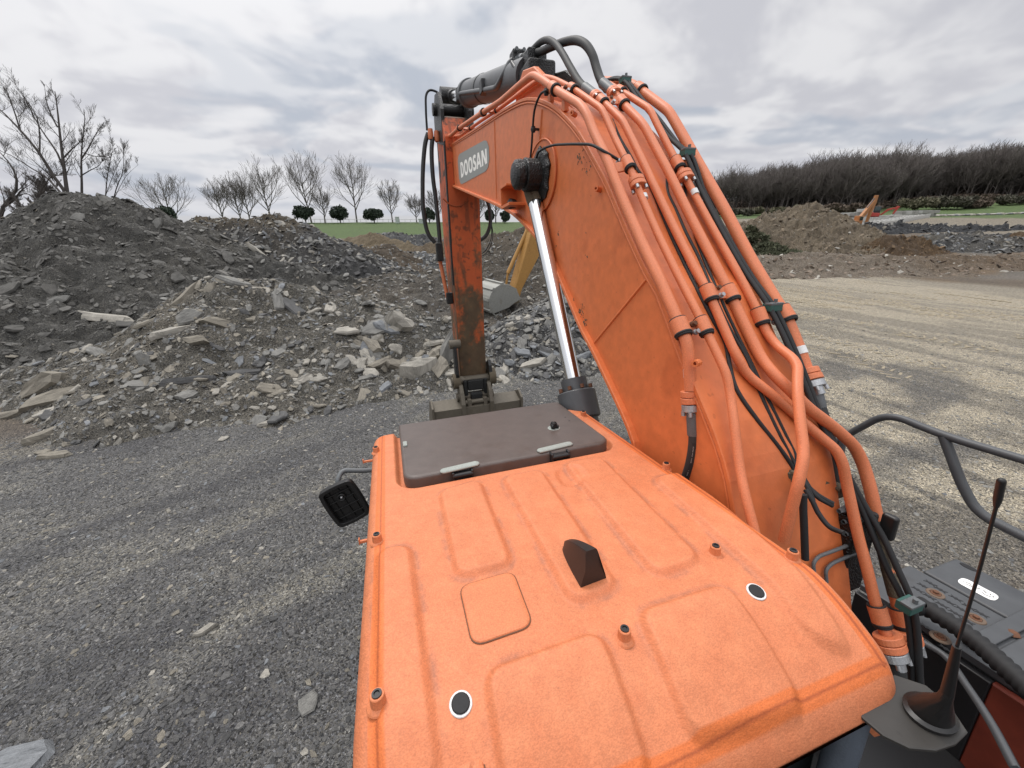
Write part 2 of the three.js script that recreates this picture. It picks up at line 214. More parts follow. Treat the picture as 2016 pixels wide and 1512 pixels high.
const gravMix = [slabTones.dark, [[0.50, slabTones.dark], [0.34, [0.20, 0.20, 0.20]], [0.08, slabTones.warm], [0.04, slabTones.blue], [0.04, slabTones.pale]]];
const quat = new THREE.Quaternion(), q2 = new THREE.Quaternion(), m4 = new THREE.Matrix4(), UP = V(0, 1, 0);
function layFlat(nrm, spin, tilt, R) { const n = nrm.clone().add(V((R() - 0.5) * tilt, (R() - 0.5) * tilt, (R() - 0.5) * tilt)).normalize(); quat.setFromUnitVectors(UP, n); q2.setFromAxisAngle(UP, spin); return quat.clone().multiply(q2); }
// scatter n shards with place(R) -> [x, z, size] or null; one instanced part per shape, joined under the name
function scatterShards(name, n, seed, place, heightAt, normalAt, tones, parent, tilt = 0.5, sink = 0.02) {
  const R = rng(seed), lists = shardGeos.map(() => []);
  for (let i = 0; i < n; i++) { const p = place(R); if (!p) continue; const k = R() * shardGeos.length | 0, [x, z, s] = p; lists[k].push([V(x, heightAt(x, z) - s * sink, z), layFlat(normalAt(x, z), R() * 6.283, tilt, R), V(s, s * (0.5 + R() * 0.6), s * (0.65 + R() * 0.5)), stoneTone(R, tones)]); }
  const col = new THREE.Color();
  lists.forEach((l, k) => { if (!l.length) return; const im = new THREE.InstancedMesh(shardGeos[k], shardMat, l.length); l.forEach((e, i) => { im.setMatrixAt(i, m4.compose(e[0], e[1], e[2])); im.setColorAt(i, col.setRGB(...e[3])); }); im.castShadow = im.receiveShadow = true; im.userData.kind = 'stuff'; if (parent) { im.name = name; parent.add(im); } else { im.name = numbered(name); scene.add(im); } });
}
function normOf(h, e = 0.12) { return (x, z) => V(h(x - e, z) - h(x + e, z), 2 * e, h(x, z - e) - h(x, z + e)).normalize(); }

// loose gravel strewn on the ground near the machine
{
  const hN = normOf(landAt, 0.3);
  const grav = new THREE.Group(); grav.name = 'gravel'; grav.userData = { kind: 'stuff', label: 'loose dark slate chips strewn over the ground beside the excavator', category: 'gravel' }; scene.add(grav);
  scatterShards('slate_chips', 120000, 11, R => { const d = 1.5 + Math.pow(R(), 0.62) * 9.5, a = -1.75 + R() * 1.9, x = Math.sin(a) * d, z = -Math.cos(a) * d; if (x > -0.3 && x < 3 && z > -3.2) return null; return [x, z, 0.010 + Math.pow(R(), 8) * 0.060]; }, landAt, hN, gravMix, grav, 0.5, -0.02);
  scatterShards('slate_chips', 42000, 12, R => { const d = 3 + Math.pow(R(), 0.7) * 17, a = 0.25 + R() * 1.2, x = Math.sin(a) * d, z = -Math.cos(a) * d; return [x, z, 0.014 + Math.pow(R(), 6) * 0.06]; }, landAt, hN, warmMix, grav, 0.5, -0.02);
}

// ------------------------------------------------------------------ heaps of rubble and earth
const heapMat = groundMat.clone(); heapMat.bumpScale = 0.03;
// ridge: points [x, crest height, z]; the sides fall at the angle of repose
function heapHeight(ridge, slope, seed, amp, flow) {
  const segs = ridge.slice(1).map((b, i) => [ridge[i], b]);
  return (x, z) => {
    let h = -9;
    const wx = x + (fbm(x * 0.5 + seed, z * 0.5, 3) - 0.5) * 1.2, wz = z + (fbm(x * 0.5, z * 0.5 + seed, 3) - 0.5) * 1.2;
    for (const [a, b] of segs) { const dx = b[0] - a[0], dz = b[2] - a[2], L2 = dx * dx + dz * dz; const t = clamp(((wx - a[0]) * dx + (wz - a[2]) * dz) / L2), d = Math.hypot(wx - a[0] - dx * t, wz - a[2] - dz * t); const c = mix(a[1], b[1], t); let q = c - slope * Math.sqrt(d * d + 0.10) + slope * 0.316; const f = sstep(c * 0.45, 0, q); q += f * 0.10 * c; h = Math.max(h, q); }
    const g = landAt(x, z), r = (fbm(x * 0.9 + seed * 3, z * 0.9, 5) - 0.5) * amp * 2.4 + (fbm(x * 3.2, z * 3.2 + seed, 4) - 0.5) * amp * 0.8 + (flow ? flow(x, z) : 0) - amp * 1.3 * (1 - Math.abs(fbm(x * 1.5 + 20, z * 1.9 + seed, 4) - 0.5) * 7 > 0 ? 1 - Math.abs(fbm(x * 1.5 + 20, z * 1.9 + seed, 4) - 0.5) * 7 : 0) + amp * 1.1 * Math.max(0, fbm(x * 0.75 - 9, z * 1.4 + seed * 2, 4) - 0.55) * 4;
    const up = h - g; return up < -0.6 ? g - 0.5 : h + r * sstep(-0.5, 0.5, up) - 0.03;
  };
}
function heap(name, label, cat, o) {
  const { ridge, slope = 0.62, seed = 1, amp = 0.12, cell = 0.1, colour } = o, pad = o.pad || 9;
  const H = heapHeight(ridge, slope, seed, amp, o.flow), xs = ridge.map(p => p[0]), zs = ridge.map(p => p[2]), top = Math.max(...ridge.map(p => p[1]));
  const reach = top / slope + 1.2, x0 = Math.min(...xs) - reach, x1 = Math.max(...xs) + reach, z0 = Math.min(...zs) - Math.min(reach, pad), z1 = Math.max(...zs) + reach;
  const nx = Math.ceil((x1 - x0) / cell), nz = Math.ceil((z1 - z0) / cell), cx = (x0 + x1) / 2, cz = (z0 + z1) / 2, gy = landAt(cx, cz);
  const t = thing(name, label, cat, [cx, gy, cz]);
  const id = new Int32Array((nx + 1) * (nz + 1)).fill(-1), pos = [], col = [], uv = [], idx = [], hs = new Float32Array((nx + 1) * (nz + 1)), ok = new Uint8Array((nx + 1) * (nz + 1));
  for (let j = 0; j <= nz; j++) for (let i = 0; i <= nx; i++) { const x = x0 + i * cell, z = z0 + j * cell, k = j * (nx + 1) + i; hs[k] = H(x, z); ok[k] = hs[k] > landAt(x, z) - 0.22 ? 1 : 0; }
  const vert = k => { if (id[k] < 0) { const i = k % (nx + 1), j = k / (nx + 1) | 0, x = x0 + i * cell, z = z0 + j * cell; id[k] = pos.length / 3; pos.push(x - cx, hs[k] - gy, z - cz); col.push(...colour(x, z, hs[k])); uv.push(x + z * 0.12, hs[k] * 0.8 - z); } return id[k]; };
  for (let j = 0; j < nz; j++) for (let i = 0; i < nx; i++) { const a = j * (nx + 1) + i, b = a + 1, c = a + nx + 1, d = c + 1; if (ok[a] + ok[b] + ok[c] + ok[d] === 0) continue; const A = vert(a), B = vert(b), Cc = vert(c), D = vert(d); idx.push(A, Cc, B, B, Cc, D); }
  const g = new THREE.BufferGeometry(); g.setAttribute('position', new THREE.Float32BufferAttribute(pos, 3)); g.setAttribute('color', new THREE.Float32BufferAttribute(col, 3)); g.setAttribute('uv', new THREE.Float32BufferAttribute(uv, 2)); g.setIndex(idx); g.computeVertexNormals();
  mkRaw('earth_body', g, heapMat, t);
  const inside = (x, z) => H(x, z) > landAt(x, z) - 0.02;
  const loc = { h: (x, z) => H(x + cx, z + cz) - gy }, hN0 = normOf(H, 0.15), hN = (x, z) => hN0(x + cx, z + cz);
  // face: only the side that can be seen from the front (towards the yard) gets loose shards
  const spot = (R, ridgeSide) => { const x = x0 + R() * (x1 - x0), z = ridgeSide(x, R); return inside(x, z) ? [x, z] : null; };
  const shards = (n, sd, tones, size, tilt, where) => scatterShards('shards', n, sd, R => { const x = x0 + R() * (x1 - x0), z = z0 + R() * (z1 - z0); if (!inside(x, z) || (where && !where(x, z, R))) return null; return [x - cx, z - cz, size(R, x, z)]; }, loc.h, hN, tones, t, tilt, -0.02);
  const slab = (x, z, size, tone, o2 = {}) => { const R = rng((x * 1000 | 0) * 31 + (z * 1000 | 0)); const m = new THREE.Mesh(slabGeos[o2.shape ?? (R() * slabGeos.length | 0)], slabMats[tone]); m.name = o2.name || 'slab'; m.castShadow = m.receiveShadow = true; m.position.set(x - cx, H(x, z) - gy + size * (o2.lift ?? 0.03), z - cz); m.quaternion.copy(layFlat(hN0(x, z), o2.spin ?? R() * 6.283, o2.tilt ?? 0.7, R)); m.scale.set(size, size * (o2.thick ?? (0.4 + R() * 0.55)), size * (o2.wide ?? (0.65 + R() * 0.4))); if (o2.label) m.userData.label = o2.label; t.add(m); return m; };
  const slabs = (n, sd, where, size, tones) => { const R = rng(sd); let c = 0, tries = 0; while (c < n && tries++ < n * 60) { const x = x0 + R() * (x1 - x0), z = z0 + R() * (z1 - z0); if (!inside(x, z) || !where(x, z, R)) continue; const tt = R(); let acc = 0, tone = tones[0][1]; for (const [p, q] of tones) { acc += p; if (tt < acc) { tone = q; break; } } slab(x, z, size(R), tone); c++; } };
  return { t, H, slab, slabs, shards, inside };
}
const grainy = (c, d, s = 0.9) => (x, z, h) => mix3(c, d, clamp(fbm(x * s + 3, z * s + h, 4) * 1.6 - 0.3));
// nearest heap: broken slate and earth across the middle of the picture
{
  const dark = grainy([0.25, 0.24, 0.215], [0.34, 0.305, 0.245], 0.7);
  const front = heap('rubble_heap', 'long low heap of grey brown slate rubble with pale slabs, nearest on the left', 'rubble heap', { ridge: [[-12.5, 0.35, -8.0], [-10.4, 0.75, -8.6], [-8.9, 1.3, -9.4], [-7.7, 2.32, -10.4], [-6.6, 2.2, -10.6], [-5.6, 1.9, -10.6], [-4.3, 1.68, -10.6], [-2.9, 1.45, -10.6], [-1.55, 1.1, -10.6], [-0.7, 0.55, -10.5]], slope: 0.60, seed: 5, amp: 0.11, cell: 0.07, pad: 5, colour: dark });
  const vis = (x, z) => z > -11.6;
  front.shards(80000, 21, warmMix, R => 0.016 + Math.pow(R(), 4) * 0.09, 0.75, vis);
  front.shards(9000, 22, warmMix, R => 0.055 + Math.pow(R(), 2.2) * 0.15, 0.7, vis);
  front.slabs(215, 23, (x, z, R) => vis(x, z) && R() < 0.35 + 0.65 * sstep(-9.4, -8.2, z), R => 0.14 + Math.pow(R(), 2.5) * 0.32, [[0.12, 'pale'], [0.36, 'warm'], [0.38, 'grey'], [0.04, 'blue'], [0.10, 'dark']]);
  front.slabs(46, 24, (x, z) => z > -9.9 && z < -8.4 && x > -4.2, R => 0.20 + R() * 0.28, [[0.3, 'pale'], [0.3, 'warm'], [0.3, 'grey'], [0.1, 'blue']]);
  // the boulders and slabs one can pick out
  for (const [x, z, s, tone, o2] of [
    [-1.62, -9.42, 0.88, 'grey', { name: 'boulder', thick: 2.6, wide: 0.95, label: 'big rounded grey boulder', shape: 3, tilt: 1.0, lift: 0.12 }], [-2.9, -9.75, 0.62, 'pale', { name: 'boulder', thick: 2.2, wide: 0.95, label: 'pale rounded boulder', shape: 2, lift: 0.1 }],
    [-2.06, -9.62, 0.80, 'pale', { label: 'long pale slab', wide: 0.6, spin: 0.7, thick: 1.4 }], [-3.45, -9.55, 0.86, 'grey', { wide: 0.75, spin: 0.4, thick: 1.2, tilt: 0.3 }], [-3.2, -8.75, 0.62, 'warm', { wide: 0.5, spin: 0.6 }],
    [-2.25, -8.62, 0.78, 'pale', { name: 'boulder', thick: 1.8, wide: 0.7, spin: 0.1 }], [-1.72, -8.75, 0.62, 'warm', { name: 'boulder', thick: 2.2, wide: 0.9 }], [-1.18, -8.72, 0.86, 'pale', { wide: 0.55, spin: 0.05, thick: 1.2 }], [-1.95, -9.15, 0.55, 'warm', { name: 'boulder', thick: 2.2 }], [-1.2, -9.5, 0.6, 'pale', { wide: 0.45, spin: 1.2 }],
    [-9.9, -7.45, 0.95, 'warm', { label: 'large tan slab low on the left', wide: 0.62, spin: 0.55, thick: 1.3 }], [-9.55, -7.15, 1.0, 'warm', { wide: 0.5, spin: 0.5, thick: 1.1 }], [-9.35, -6.85, 0.75, 'pale', { wide: 0.45, spin: 0.3, thick: 1.2 }], [-10.2, -6.9, 0.8, 'warm', { wide: 0.35, spin: 0.4 }],
    [-7.15, -10.15, 0.95, 'grey', { wide: 0.6, spin: 0.1, thick: 1.1, tilt: 0.3 }], [-6.6, -10.2, 0.8, 'warm', { wide: 0.5, spin: 0, thick: 1.1 }], [-6.05, -10.0, 0.85, 'grey', { wide: 0.4, spin: -0.9 }], [-5.75, -10.1, 0.9, 'dark', { wide: 0.6, spin: -0.3 }], [-5.3, -10.15, 0.5, 'pale', { wide: 0.4, spin: 0 }], [-4.8, -10.2, 0.62, 'pale', { wide: 0.7 }],
    [-8.2, -9.75, 0.85, 'warm', { wide: 0.4, spin: 0.8 }], [-8.7, -9.0, 0.7, 'warm', { wide: 0.45, spin: 0.8 }], [-7.6, -8.5, 0.8, 'pale', { wide: 0.42, spin: 0.85 }], [-6.9, -8.9, 0.75, 'warm', { wide: 0.5, spin: 0.45 }], [-6.0, -8.0, 0.8, 'dark', { wide: 0.4, spin: 0.3 }],
    [-5.2, -7.5, 0.62, 'warm', { wide: 0.6, spin: 0.6 }], [-5.45, -7.3, 0.5, 'warm', { wide: 0.7 }], [-4.6, -7.85, 0.52, 'pale', { wide: 0.6, spin: 1.2 }], [-5.0, -8.05, 0.5, 'warm', { wide: 0.6, spin: -0.4 }], [-6.8, -7.4, 0.85, 'dark', { wide: 0.35, spin: 0.5 }], [-7.6, -7.3, 0.8, 'grey', { wide: 0.4, spin: 0.4 }],
  ]) front.slab(x, z, s * 0.84, tone, { ...o2, thick: (o2.thick ?? 1) * (o2.name ? 1 : 0.7), lift: o2.lift ?? 0.0 });
}
// fresh dark slate tipped behind the arm, right of it
{
  const h = heap('slate_heap', 'heap of fresh grey slate shards right behind the excavator arm', 'rubble heap', { ridge: [[-0.7, 0.35, -10.6], [0.0, 0.95, -10.9], [0.8, 1.35, -11.4], [1.5, 1.6, -11.7], [2.3, 1.25, -11.6], [3.2, 0.6, -11.4]], slope: 0.58, seed: 14, amp: 0.08, cell: 0.07, pad: 4, colour: grainy([0.14, 0.14, 0.14], [0.20, 0.195, 0.185]) });
  const vis = (x, z) => z > -12.4;
  h.shards(22000, 41, [slabTones.dark, [[0.38, slabTones.dark], [0.40, slabTones.grey], [0.08, slabTones.blue], [0.07, slabTones.pale], [0.07, slabTones.warm]]], R => 0.04 + Math.pow(R(), 3) * 0.20, 1.1, vis);
  h.slabs(150, 42, vis, R => 0.2 + Math.pow(R(), 2) * 0.26, [[0.44, 'grey'], [0.10, 'blue'], [0.26, 'dark'], [0.12, 'warm'], [0.08, 'pale']]);
  h.slab(1.02, -9.75, 0.55, 'blue', { wide: 0.9, thick: 0.5, tilt: 0.2, label: 'round flat blue grey slab' }); h.slab(0.25, -9.7, 0.4, 'blue', { wide: 0.9, thick: 0.5, tilt: 0.2 }); h.slab(0.5, -9.3, 0.62, 'pale', { wide: 0.5, spin: 0.2, thick: 0.8 });
}
// the big dark heap on the left
{
  const dark = grainy([0.135, 0.134, 0.126], [0.235, 0.222, 0.195], 0.5);
  const big = heap('slate_heap', 'tallest dark grey heap of slate, on the left below the bare trees', 'rubble heap', { ridge: [[-24, 1.2, -14.0], [-20.8, 2.5, -14.4], [-18.6, 3.4, -15.1], [-17.5, 3.95, -15.4], [-16.2, 4.45, -15.6], [-15.1, 4.55, -15.6], [-14.0, 4.2, -15.5], [-13.1, 3.82, -15.3], [-12.2, 3.05, -15.5], [-10.1, 2.3, -15.7], [-7.3, 1.75, -16], [-5.6, 1.2, -16.2]], slope: 0.60, seed: 8, amp: 0.17, cell: 0.1, pad: 4, colour: dark,
    flow: (x, z) => (fbm((x * 0.8 + z * 0.6) * 0.6, (x * -0.6 + z * 0.8) * 2.4, 4) - 0.5) * 0.34 });
  const vis = (x, z) => z > -16.6;
  big.shards(70000, 31, duskMix, R => 0.022 + Math.pow(R(), 5) * 0.17, 0.65, vis);
  big.shards(3200, 32, duskMix, R => 0.09 + Math.pow(R(), 2.5) * 0.30, 0.5, vis);
  big.slabs(110, 33, (x, z) => vis(x, z) && x < -7, R => 0.22 + Math.pow(R(), 2.8) * 0.5, [[0.80, 'dusk'], [0.14, 'grey'], [0.05, 'warm'], [0.01, 'pale']]);
  big.slab(-11.35, -10.6, 1.35, 'pale', { wide: 0.25, spin: 0.15, thick: 0.6, tilt: 0.15, label: 'long pale slab lying across the dark heap' }); big.slab(-11.3, -7.6, 1.0, 'warm', { wide: 0.4, spin: 0.5 }); big.slab(-11.6, -7.9, 0.8, 'dark', { wide: 0.5 });
}
// heaps behind, further and further away
{
  const h = heap('rubble_heap', 'brown crested rubble heap in the second row, behind the big dark one', 'rubble heap', { ridge: [[-22.6, 2.6, -26.5], [-20.8, 3.3, -26.4], [-19.3, 3.72, -26.2], [-17.6, 3.6, -26.2], [-16.6, 3.55, -26.2], [-15.1, 3.84, -26.2], [-14, 3.6, -26], [-12.9, 3.25, -26], [-11.4, 2.5, -25.6], [-9.8, 1.9, -25.2], [-8.3, 1.3, -24.6]], slope: 0.55, seed: 22, amp: 0.20, cell: 0.16, pad: 5, colour: (x, z, y) => mix3([0.15, 0.145, 0.14], [0.27, 0.215, 0.14], clamp(sstep(2.6, 3.7, y) * 0.9 + fbm(x * 0.6, z * 0.6, 4) * 0.9 - 0.42)) });
  h.shards(34000, 51, greyMix, R => 0.05 + Math.pow(R(), 5) * 0.30, 0.8, (x, z) => z > -27.5);
  h.slabs(40, 52, (x, z) => z > -26 && x > -18, R => 0.35 + R() * 0.3, [[0.5, 'grey'], [0.2, 'blue'], [0.3, 'pale']]);
  const dk = heap('slate_mound', 'small black slate mound between the big heaps and the brown mound', 'mound', { ridge: [[-9.2, 1.2, -20.4], [-8.4, 1.75, -20.4], [-7.6, 1.6, -20.2], [-6.4, 0.9, -19.8]], slope: 0.55, seed: 31, amp: 0.14, cell: 0.13, pad: 4, colour: grainy([0.07, 0.07, 0.073], [0.12, 0.12, 0.12]) });
  dk.shards(4000, 53, darkMix, R => 0.06 + Math.pow(R(), 3) * 0.3, 0.8);
  const br = heap('earth_mound', 'low brown earth mound left of the arm, in front of the tan bank', 'mound', { ridge: [[-13, 0.9, -29], [-11.2, 1.7, -29.5], [-9.6, 1.95, -30], [-7.5, 1.4, -30], [-5.6, 0.9, -29.6]], slope: 0.42, seed: 37, amp: 0.2, cell: 0.17, pad: 5, colour: grainy([0.19, 0.145, 0.10], [0.26, 0.20, 0.14]) });
  br.shards(3500, 54, warmMix, R => 0.06 + Math.pow(R(), 4) * 0.26, 0.8);
  const gy = heap('slate_mound', 'grey stony mound just left of the arm, beyond the brown earth', 'mound', { ridge: [[-9.0, 0.9, -30.5], [-7.6, 1.25, -30], [-6.0, 1.3, -30], [-4.4, 0.8, -29.4]], slope: 0.42, seed: 41, amp: 0.15, cell: 0.16, pad: 5, colour: grainy([0.17, 0.175, 0.18], [0.25, 0.25, 0.25]) });
  gy.shards(5000, 55, [slabTones.blue, [[0.5, slabTones.blue], [0.3, slabTones.grey], [0.2, slabTones.pale]]], R => 0.07 + Math.pow(R(), 3) * 0.25, 0.9);
  const tan = heap('earth_bank', 'tan earth bank below the green field', 'mound', { ridge: [[-17.4, 1.7, -44.6], [-15.4, 2.2, -44.4], [-12.6, 1.6, -43], [-10.6, 1.3, -42]], slope: 0.5, seed: 43, amp: 0.22, cell: 0.22, pad: 6, colour: grainy([0.33, 0.25, 0.15], [0.42, 0.33, 0.21]) });
  const gr = heap('slate_bank', 'long flat topped grey slate bank in front of the green field', 'mound', { ridge: [[-16.2, 1.95, -50], [-13.6, 2.0, -49], [-10.2, 1.7, -48], [-7.4, 1.3, -47], [-4, 1.0, -46]], slope: 0.5, seed: 47, amp: 0.2, cell: 0.22, pad: 6, colour: grainy([0.15, 0.155, 0.165], [0.21, 0.215, 0.22]) });
  gr.shards(5000, 56, greyMix, R => 0.1 + Math.pow(R(), 3) * 0.3, 0.9);
  const tn2 = heap('earth_mound', 'small tan mound seen just left of the arm', 'mound', { ridge: [[-8.6, 1.25, -38], [-7, 1.6, -38], [-5.4, 1.2, -37.5]], slope: 0.5, seed: 51, amp: 0.2, cell: 0.2, pad: 5, colour: grainy([0.36, 0.27, 0.16], [0.28, 0.21, 0.14]) });
  const bh = heap('earth_mound', 'brown heaps seen between the arm and the chrome cylinder', 'mound', { ridge: [[-4.6, 1.2, -40], [-2.6, 2.0, -41], [-0.6, 2.2, -41], [1.4, 2.6, -42], [3.4, 2.4, -42], [6, 1.4, -41]], slope: 0.45, seed: 55, amp: 0.3, cell: 0.22, pad: 6, colour: grainy([0.21, 0.17, 0.125], [0.30, 0.25, 0.19]) });
  bh.shards(3000, 57, warmMix, R => 0.1 + Math.pow(R(), 3) * 0.3, 0.9);
}
{
  const md = heap('rubble_spread', 'low brown grey spread of stony rubble just behind the nearest heap', 'rubble heap', { ridge: [[-8.6, 0.9, -15.4], [-6.9, 1.35, -16.2], [-5.2, 1.45, -17.2], [-3.6, 1.40, -17], [-2.0, 1.25, -16.4], [-0.9, 0.95, -15.8]], slope: 0.30, seed: 91, amp: 0.16, cell: 0.12, pad: 5, colour: grainy([0.21, 0.19, 0.165], [0.29, 0.25, 0.20]) });
  md.shards(16000, 81, warmMix, R => 0.03 + Math.pow(R(), 4) * 0.18, 0.8); md.slabs(40, 82, (x, z) => z > -17.4, R => 0.2 + R() * 0.25, [[0.5, 'grey'], [0.3, 'warm'], [0.2, 'pale']]);
  const m2 = heap('rubble_spread', 'brown stony rubble between the arm and the chrome rod, behind the yellow bucket', 'rubble heap', { ridge: [[-3.2, 0.9, -22.5], [-1.6, 1.7, -23.2], [0.2, 1.95, -23.6], [2.0, 1.85, -23.6], [4.2, 1.5, -23.2], [6.5, 0.8, -22.6]], slope: 0.34, seed: 95, amp: 0.2, cell: 0.14, pad: 5, colour: grainy([0.20, 0.17, 0.135], [0.28, 0.24, 0.19]) });
  m2.shards(12000, 83, warmMix, R => 0.04 + Math.pow(R(), 4) * 0.22, 0.8);
}
// right side of the yard
{
  const br = heap('earth_mound', 'large light brown earth mound on the right with cut brush at its foot', 'mound', { ridge: [[22.2, 2.0, -43.6], [24.4, 3.1, -44], [26.6, 3.85, -44.7], [28.6, 4.05, -45.4], [30.6, 4.5, -46], [32.3, 5.2, -46.4], [34, 4.6, -46], [35.4, 3.9, -45.6], [37.5, 2.3, -44]], slope: 0.50, seed: 61, amp: 0.34, cell: 0.18, pad: 7, colour: grainy([0.44, 0.35, 0.24], [0.34, 0.27, 0.185], 0.6) });
  br.shards(12000, 61, [slabTones.warm, [[0.55, [0.30, 0.24, 0.17]], [0.33, [0.18, 0.14, 0.10]], [0.12, slabTones.pale]]], R => 0.08 + Math.pow(R(), 4) * 0.32, 1.1, (x, z) => z > -47.5);
  const br2 = heap('earth_berm', 'low grey brown berm along the back edge of the yard', 'mound', { ridge: [[17, 0.9, -29.4], [20, 1.05, -30.4], [23.5, 1.2, -30.8], [27, 1.15, -30.4], [31, 1.05, -30.2], [37, 1.0, -30.5], [43, 1.1, -31.6], [50, 1.2, -33], [58, 1.2, -35]], slope: 0.24, seed: 65, amp: 0.15, cell: 0.18, pad: 7, colour: (x, z, y) => mix3([0.44, 0.36, 0.275], [0.33, 0.235, 0.15], clamp(sstep(25, 33, x) + fbm(x * 0.7, z * 0.7, 4) * 1.2 - 0.7)) });
  br2.shards(12000, 62, [slabTones.warm, [[0.5, [0.28, 0.22, 0.17]], [0.35, [0.15, 0.105, 0.07]], [0.15, slabTones.pale]]], R => 0.06 + Math.pow(R(), 4) * 0.3, 1.0);
  const oc = heap('earth_mound', 'small rusty brown mound right of the large brown one', 'mound', { ridge: [[33.4, 1.2, -37.2], [35.4, 2.1, -38.2], [37.2, 1.9, -38.4], [40.5, 0.9, -38]], slope: 0.5, seed: 67, amp: 0.26, cell: 0.16, pad: 6, colour: grainy([0.24, 0.14, 0.055], [0.17, 0.105, 0.055], 0.8) });
  oc.shards(2500, 63, [slabTones.warm, [[0.7, [0.22, 0.14, 0.07]], [0.3, [0.12, 0.08, 0.05]]]], R => 0.08 + Math.pow(R(), 4) * 0.3, 1.1);
  const sl = heap('slate_berm', 'long low black slate berm behind the rusty mound', 'mound', { ridge: [[54, 2.3, -64], [60, 2.7, -66], [64, 2.5, -65], [72, 2.3, -64], [82, 2.2, -63], [94, 2.2, -62]], slope: 0.4, seed: 71, amp: 0.4, cell: 0.3, pad: 6, colour: grainy([0.05, 0.055, 0.065], [0.10, 0.105, 0.115]) });
  sl.shards(7000, 64, darkMix, R => 0.16 + Math.pow(R(), 3) * 0.5, 1.0);
  const pt = heap('slate_heap', 'broad low grey slate patch at the far right', 'mound', { ridge: [[40.5, 1.5, -42.5], [44.5, 1.95, -43], [48.5, 2.1, -43.4], [53, 1.8, -43]], slope: 0.25, seed: 75, amp: 0.26, cell: 0.2, pad: 7, colour: grainy([0.12, 0.13, 0.145], [0.23, 0.205, 0.165], 0.5) });
  pt.shards(9000, 65, greyMix, R => 0.1 + Math.pow(R(), 4) * 0.4, 0.9);
  const rb = heap('earth_mound', 'orange brown mound cut by the right edge of the view', 'mound', { ridge: [[60, 1.6, -48], [64, 2.5, -49], [70, 3.0, -50], [76, 3, -50]], slope: 0.35, seed: 79, amp: 0.35, cell: 0.24, pad: 7, colour: grainy([0.26, 0.16, 0.07], [0.19, 0.12, 0.06]) });
  rb.shards(2500, 66, [slabTones.warm, [[0.7, [0.24, 0.16, 0.09]], [0.3, [0.14, 0.10, 0.06]]]], R => 0.1 + Math.pow(R(), 4) * 0.3, 1.1);
}
// single slabs on the bare ground
for (const [p, s, tone, spin, wide, label] of [
  [[-4.986,.02,-7.267], 0.62, 'pale', 0.05, 0.34, 'long pale tan slab lying alone at the foot of the rubble heap'],
  [[-4.7,.02,-6.613], 0.42, 'pale', 0.55, 0.24, 'narrow pale grey slab on the gravel in front of the long tan slab'],
  [[-7.72,.02,-5.48], 0.42, 'warm', 0.3, 0.3, 'flat tan slab alone on the gravel at far left, larger of a pair'],
  [[-8.055,.02,-5.587], 0.24, 'warm', 0.1, 0.4, 'small tan slab alone on the gravel at far left, smaller of a pair'],
  [[-5.291,.02,-6.066], 0.16, 'pale', 0.3, 0.6, 'small whitish chip alone on dark gravel below the rubble heap'],
  [[-3.704,.02,-1.498], 0.42, 'blue', 0.3, 0.5, 'blue grey slate slab at the bottom left corner'],
  [[-1.745,.02,-1.928], 0.16, 'grey', 0.8, 0.7, 'square grey slate chip on the gravel left of the cab'],
  [[-3.037,.02,-2.496], 0.15, 'pale', 0.7, 0.4, 'pale slate chip in the middle of the gravel on the left'],
]) { const R = rng(s * 1e4 | 0), m = mkRaw('loose_slab', slabGeos[(s * 100 | 0) % 12], slabMats[tone]); m.position.set(p[0], landAt(p[0], p[2]) + 0.02, p[2]); m.quaternion.copy(layFlat(UP, spin, 0.12, R)); m.scale.set(s, s * 0.7, s * wide * 1.6); tag(m, label, 'stone slab'); }

// ------------------------------------------------------------------ the orange excavator, seen from above its cab
// machine coordinates [s to the right, u up, f forward] in metres; the group stands at the slewing centre on the ground
const ex = thing('excavator', 'big orange crawler excavator in the foreground, seen from above its cab roof', 'excavator');
{
  const Rv = V([.952,0,-0.305]), Uv = V([-.039,.992,-.123]), Fv = V([-.303,-.129,-.944]);
  ex.position.copy(camera.position).addScaledVector(Rv, 1.2).addScaledVector(Uv, -3.6).addScaledVector(Fv, 0.6);
  ex.quaternion.setFromRotationMatrix(new THREE.Matrix4().makeBasis(Rv, Uv, Fv.clone().negate()));
}
const L = (s, u, f) => Array.isArray(s) ? V(s[0] - 1.2, s[1] + 3.6, 0.6 - s[2]) : V(s - 1.2, u + 3.6, 0.6 - f);
const LL = l => l.map(p => L(p));
function exBox(s0, s1, u0, u1, f0, f1, r = 0.008) { const g = new RoundedBoxGeometry(Math.abs(s1 - s0), Math.abs(u1 - u0), Math.abs(f1 - f0), 2, r); const c = L((s0 + s1) / 2, (u0 + u1) / 2, (f0 + f1) / 2); g.translate(c.x, c.y, c.z); return g; }
function exPlate(fu, s0, s1, bevel = 0.003, holes) { // side profile [[f,u]...] extruded from s0 to s1
  const sh = poly(fu.map(([f, u]) => [0.6 - f, u + 3.6])); if (holes) for (const h of holes) sh.holes.push(poly(h.map(([f, u]) => [0.6 - f, u + 3.6])));
  const g = new THREE.ExtrudeGeometry(sh, { depth: Math.abs(s1 - s0) - 2 * bevel, bevelEnabled: bevel > 0, bevelSize: bevel, bevelThickness: bevel, bevelSegments: 1, curveSegments: 8 }); g.rotateY(-Math.PI / 2); g.translate(Math.max(s0, s1) - 1.2 - bevel, 0, 0); return g; }
function band(pts, off) { const out = [], P = pts; for (let i = 0; i < P.length; i++) { const a = P[Math.max(i - 1, 0)], b = P[Math.min(i + 1, P.length - 1)]; let nx = (b[1] - a[1]), ny = -(b[0] - a[0]); const l = Math.hypot(nx, ny); out.push([P[i][0] + nx / l * off, P[i][1] + ny / l * off]); } return [...P, ...out.reverse()]; }
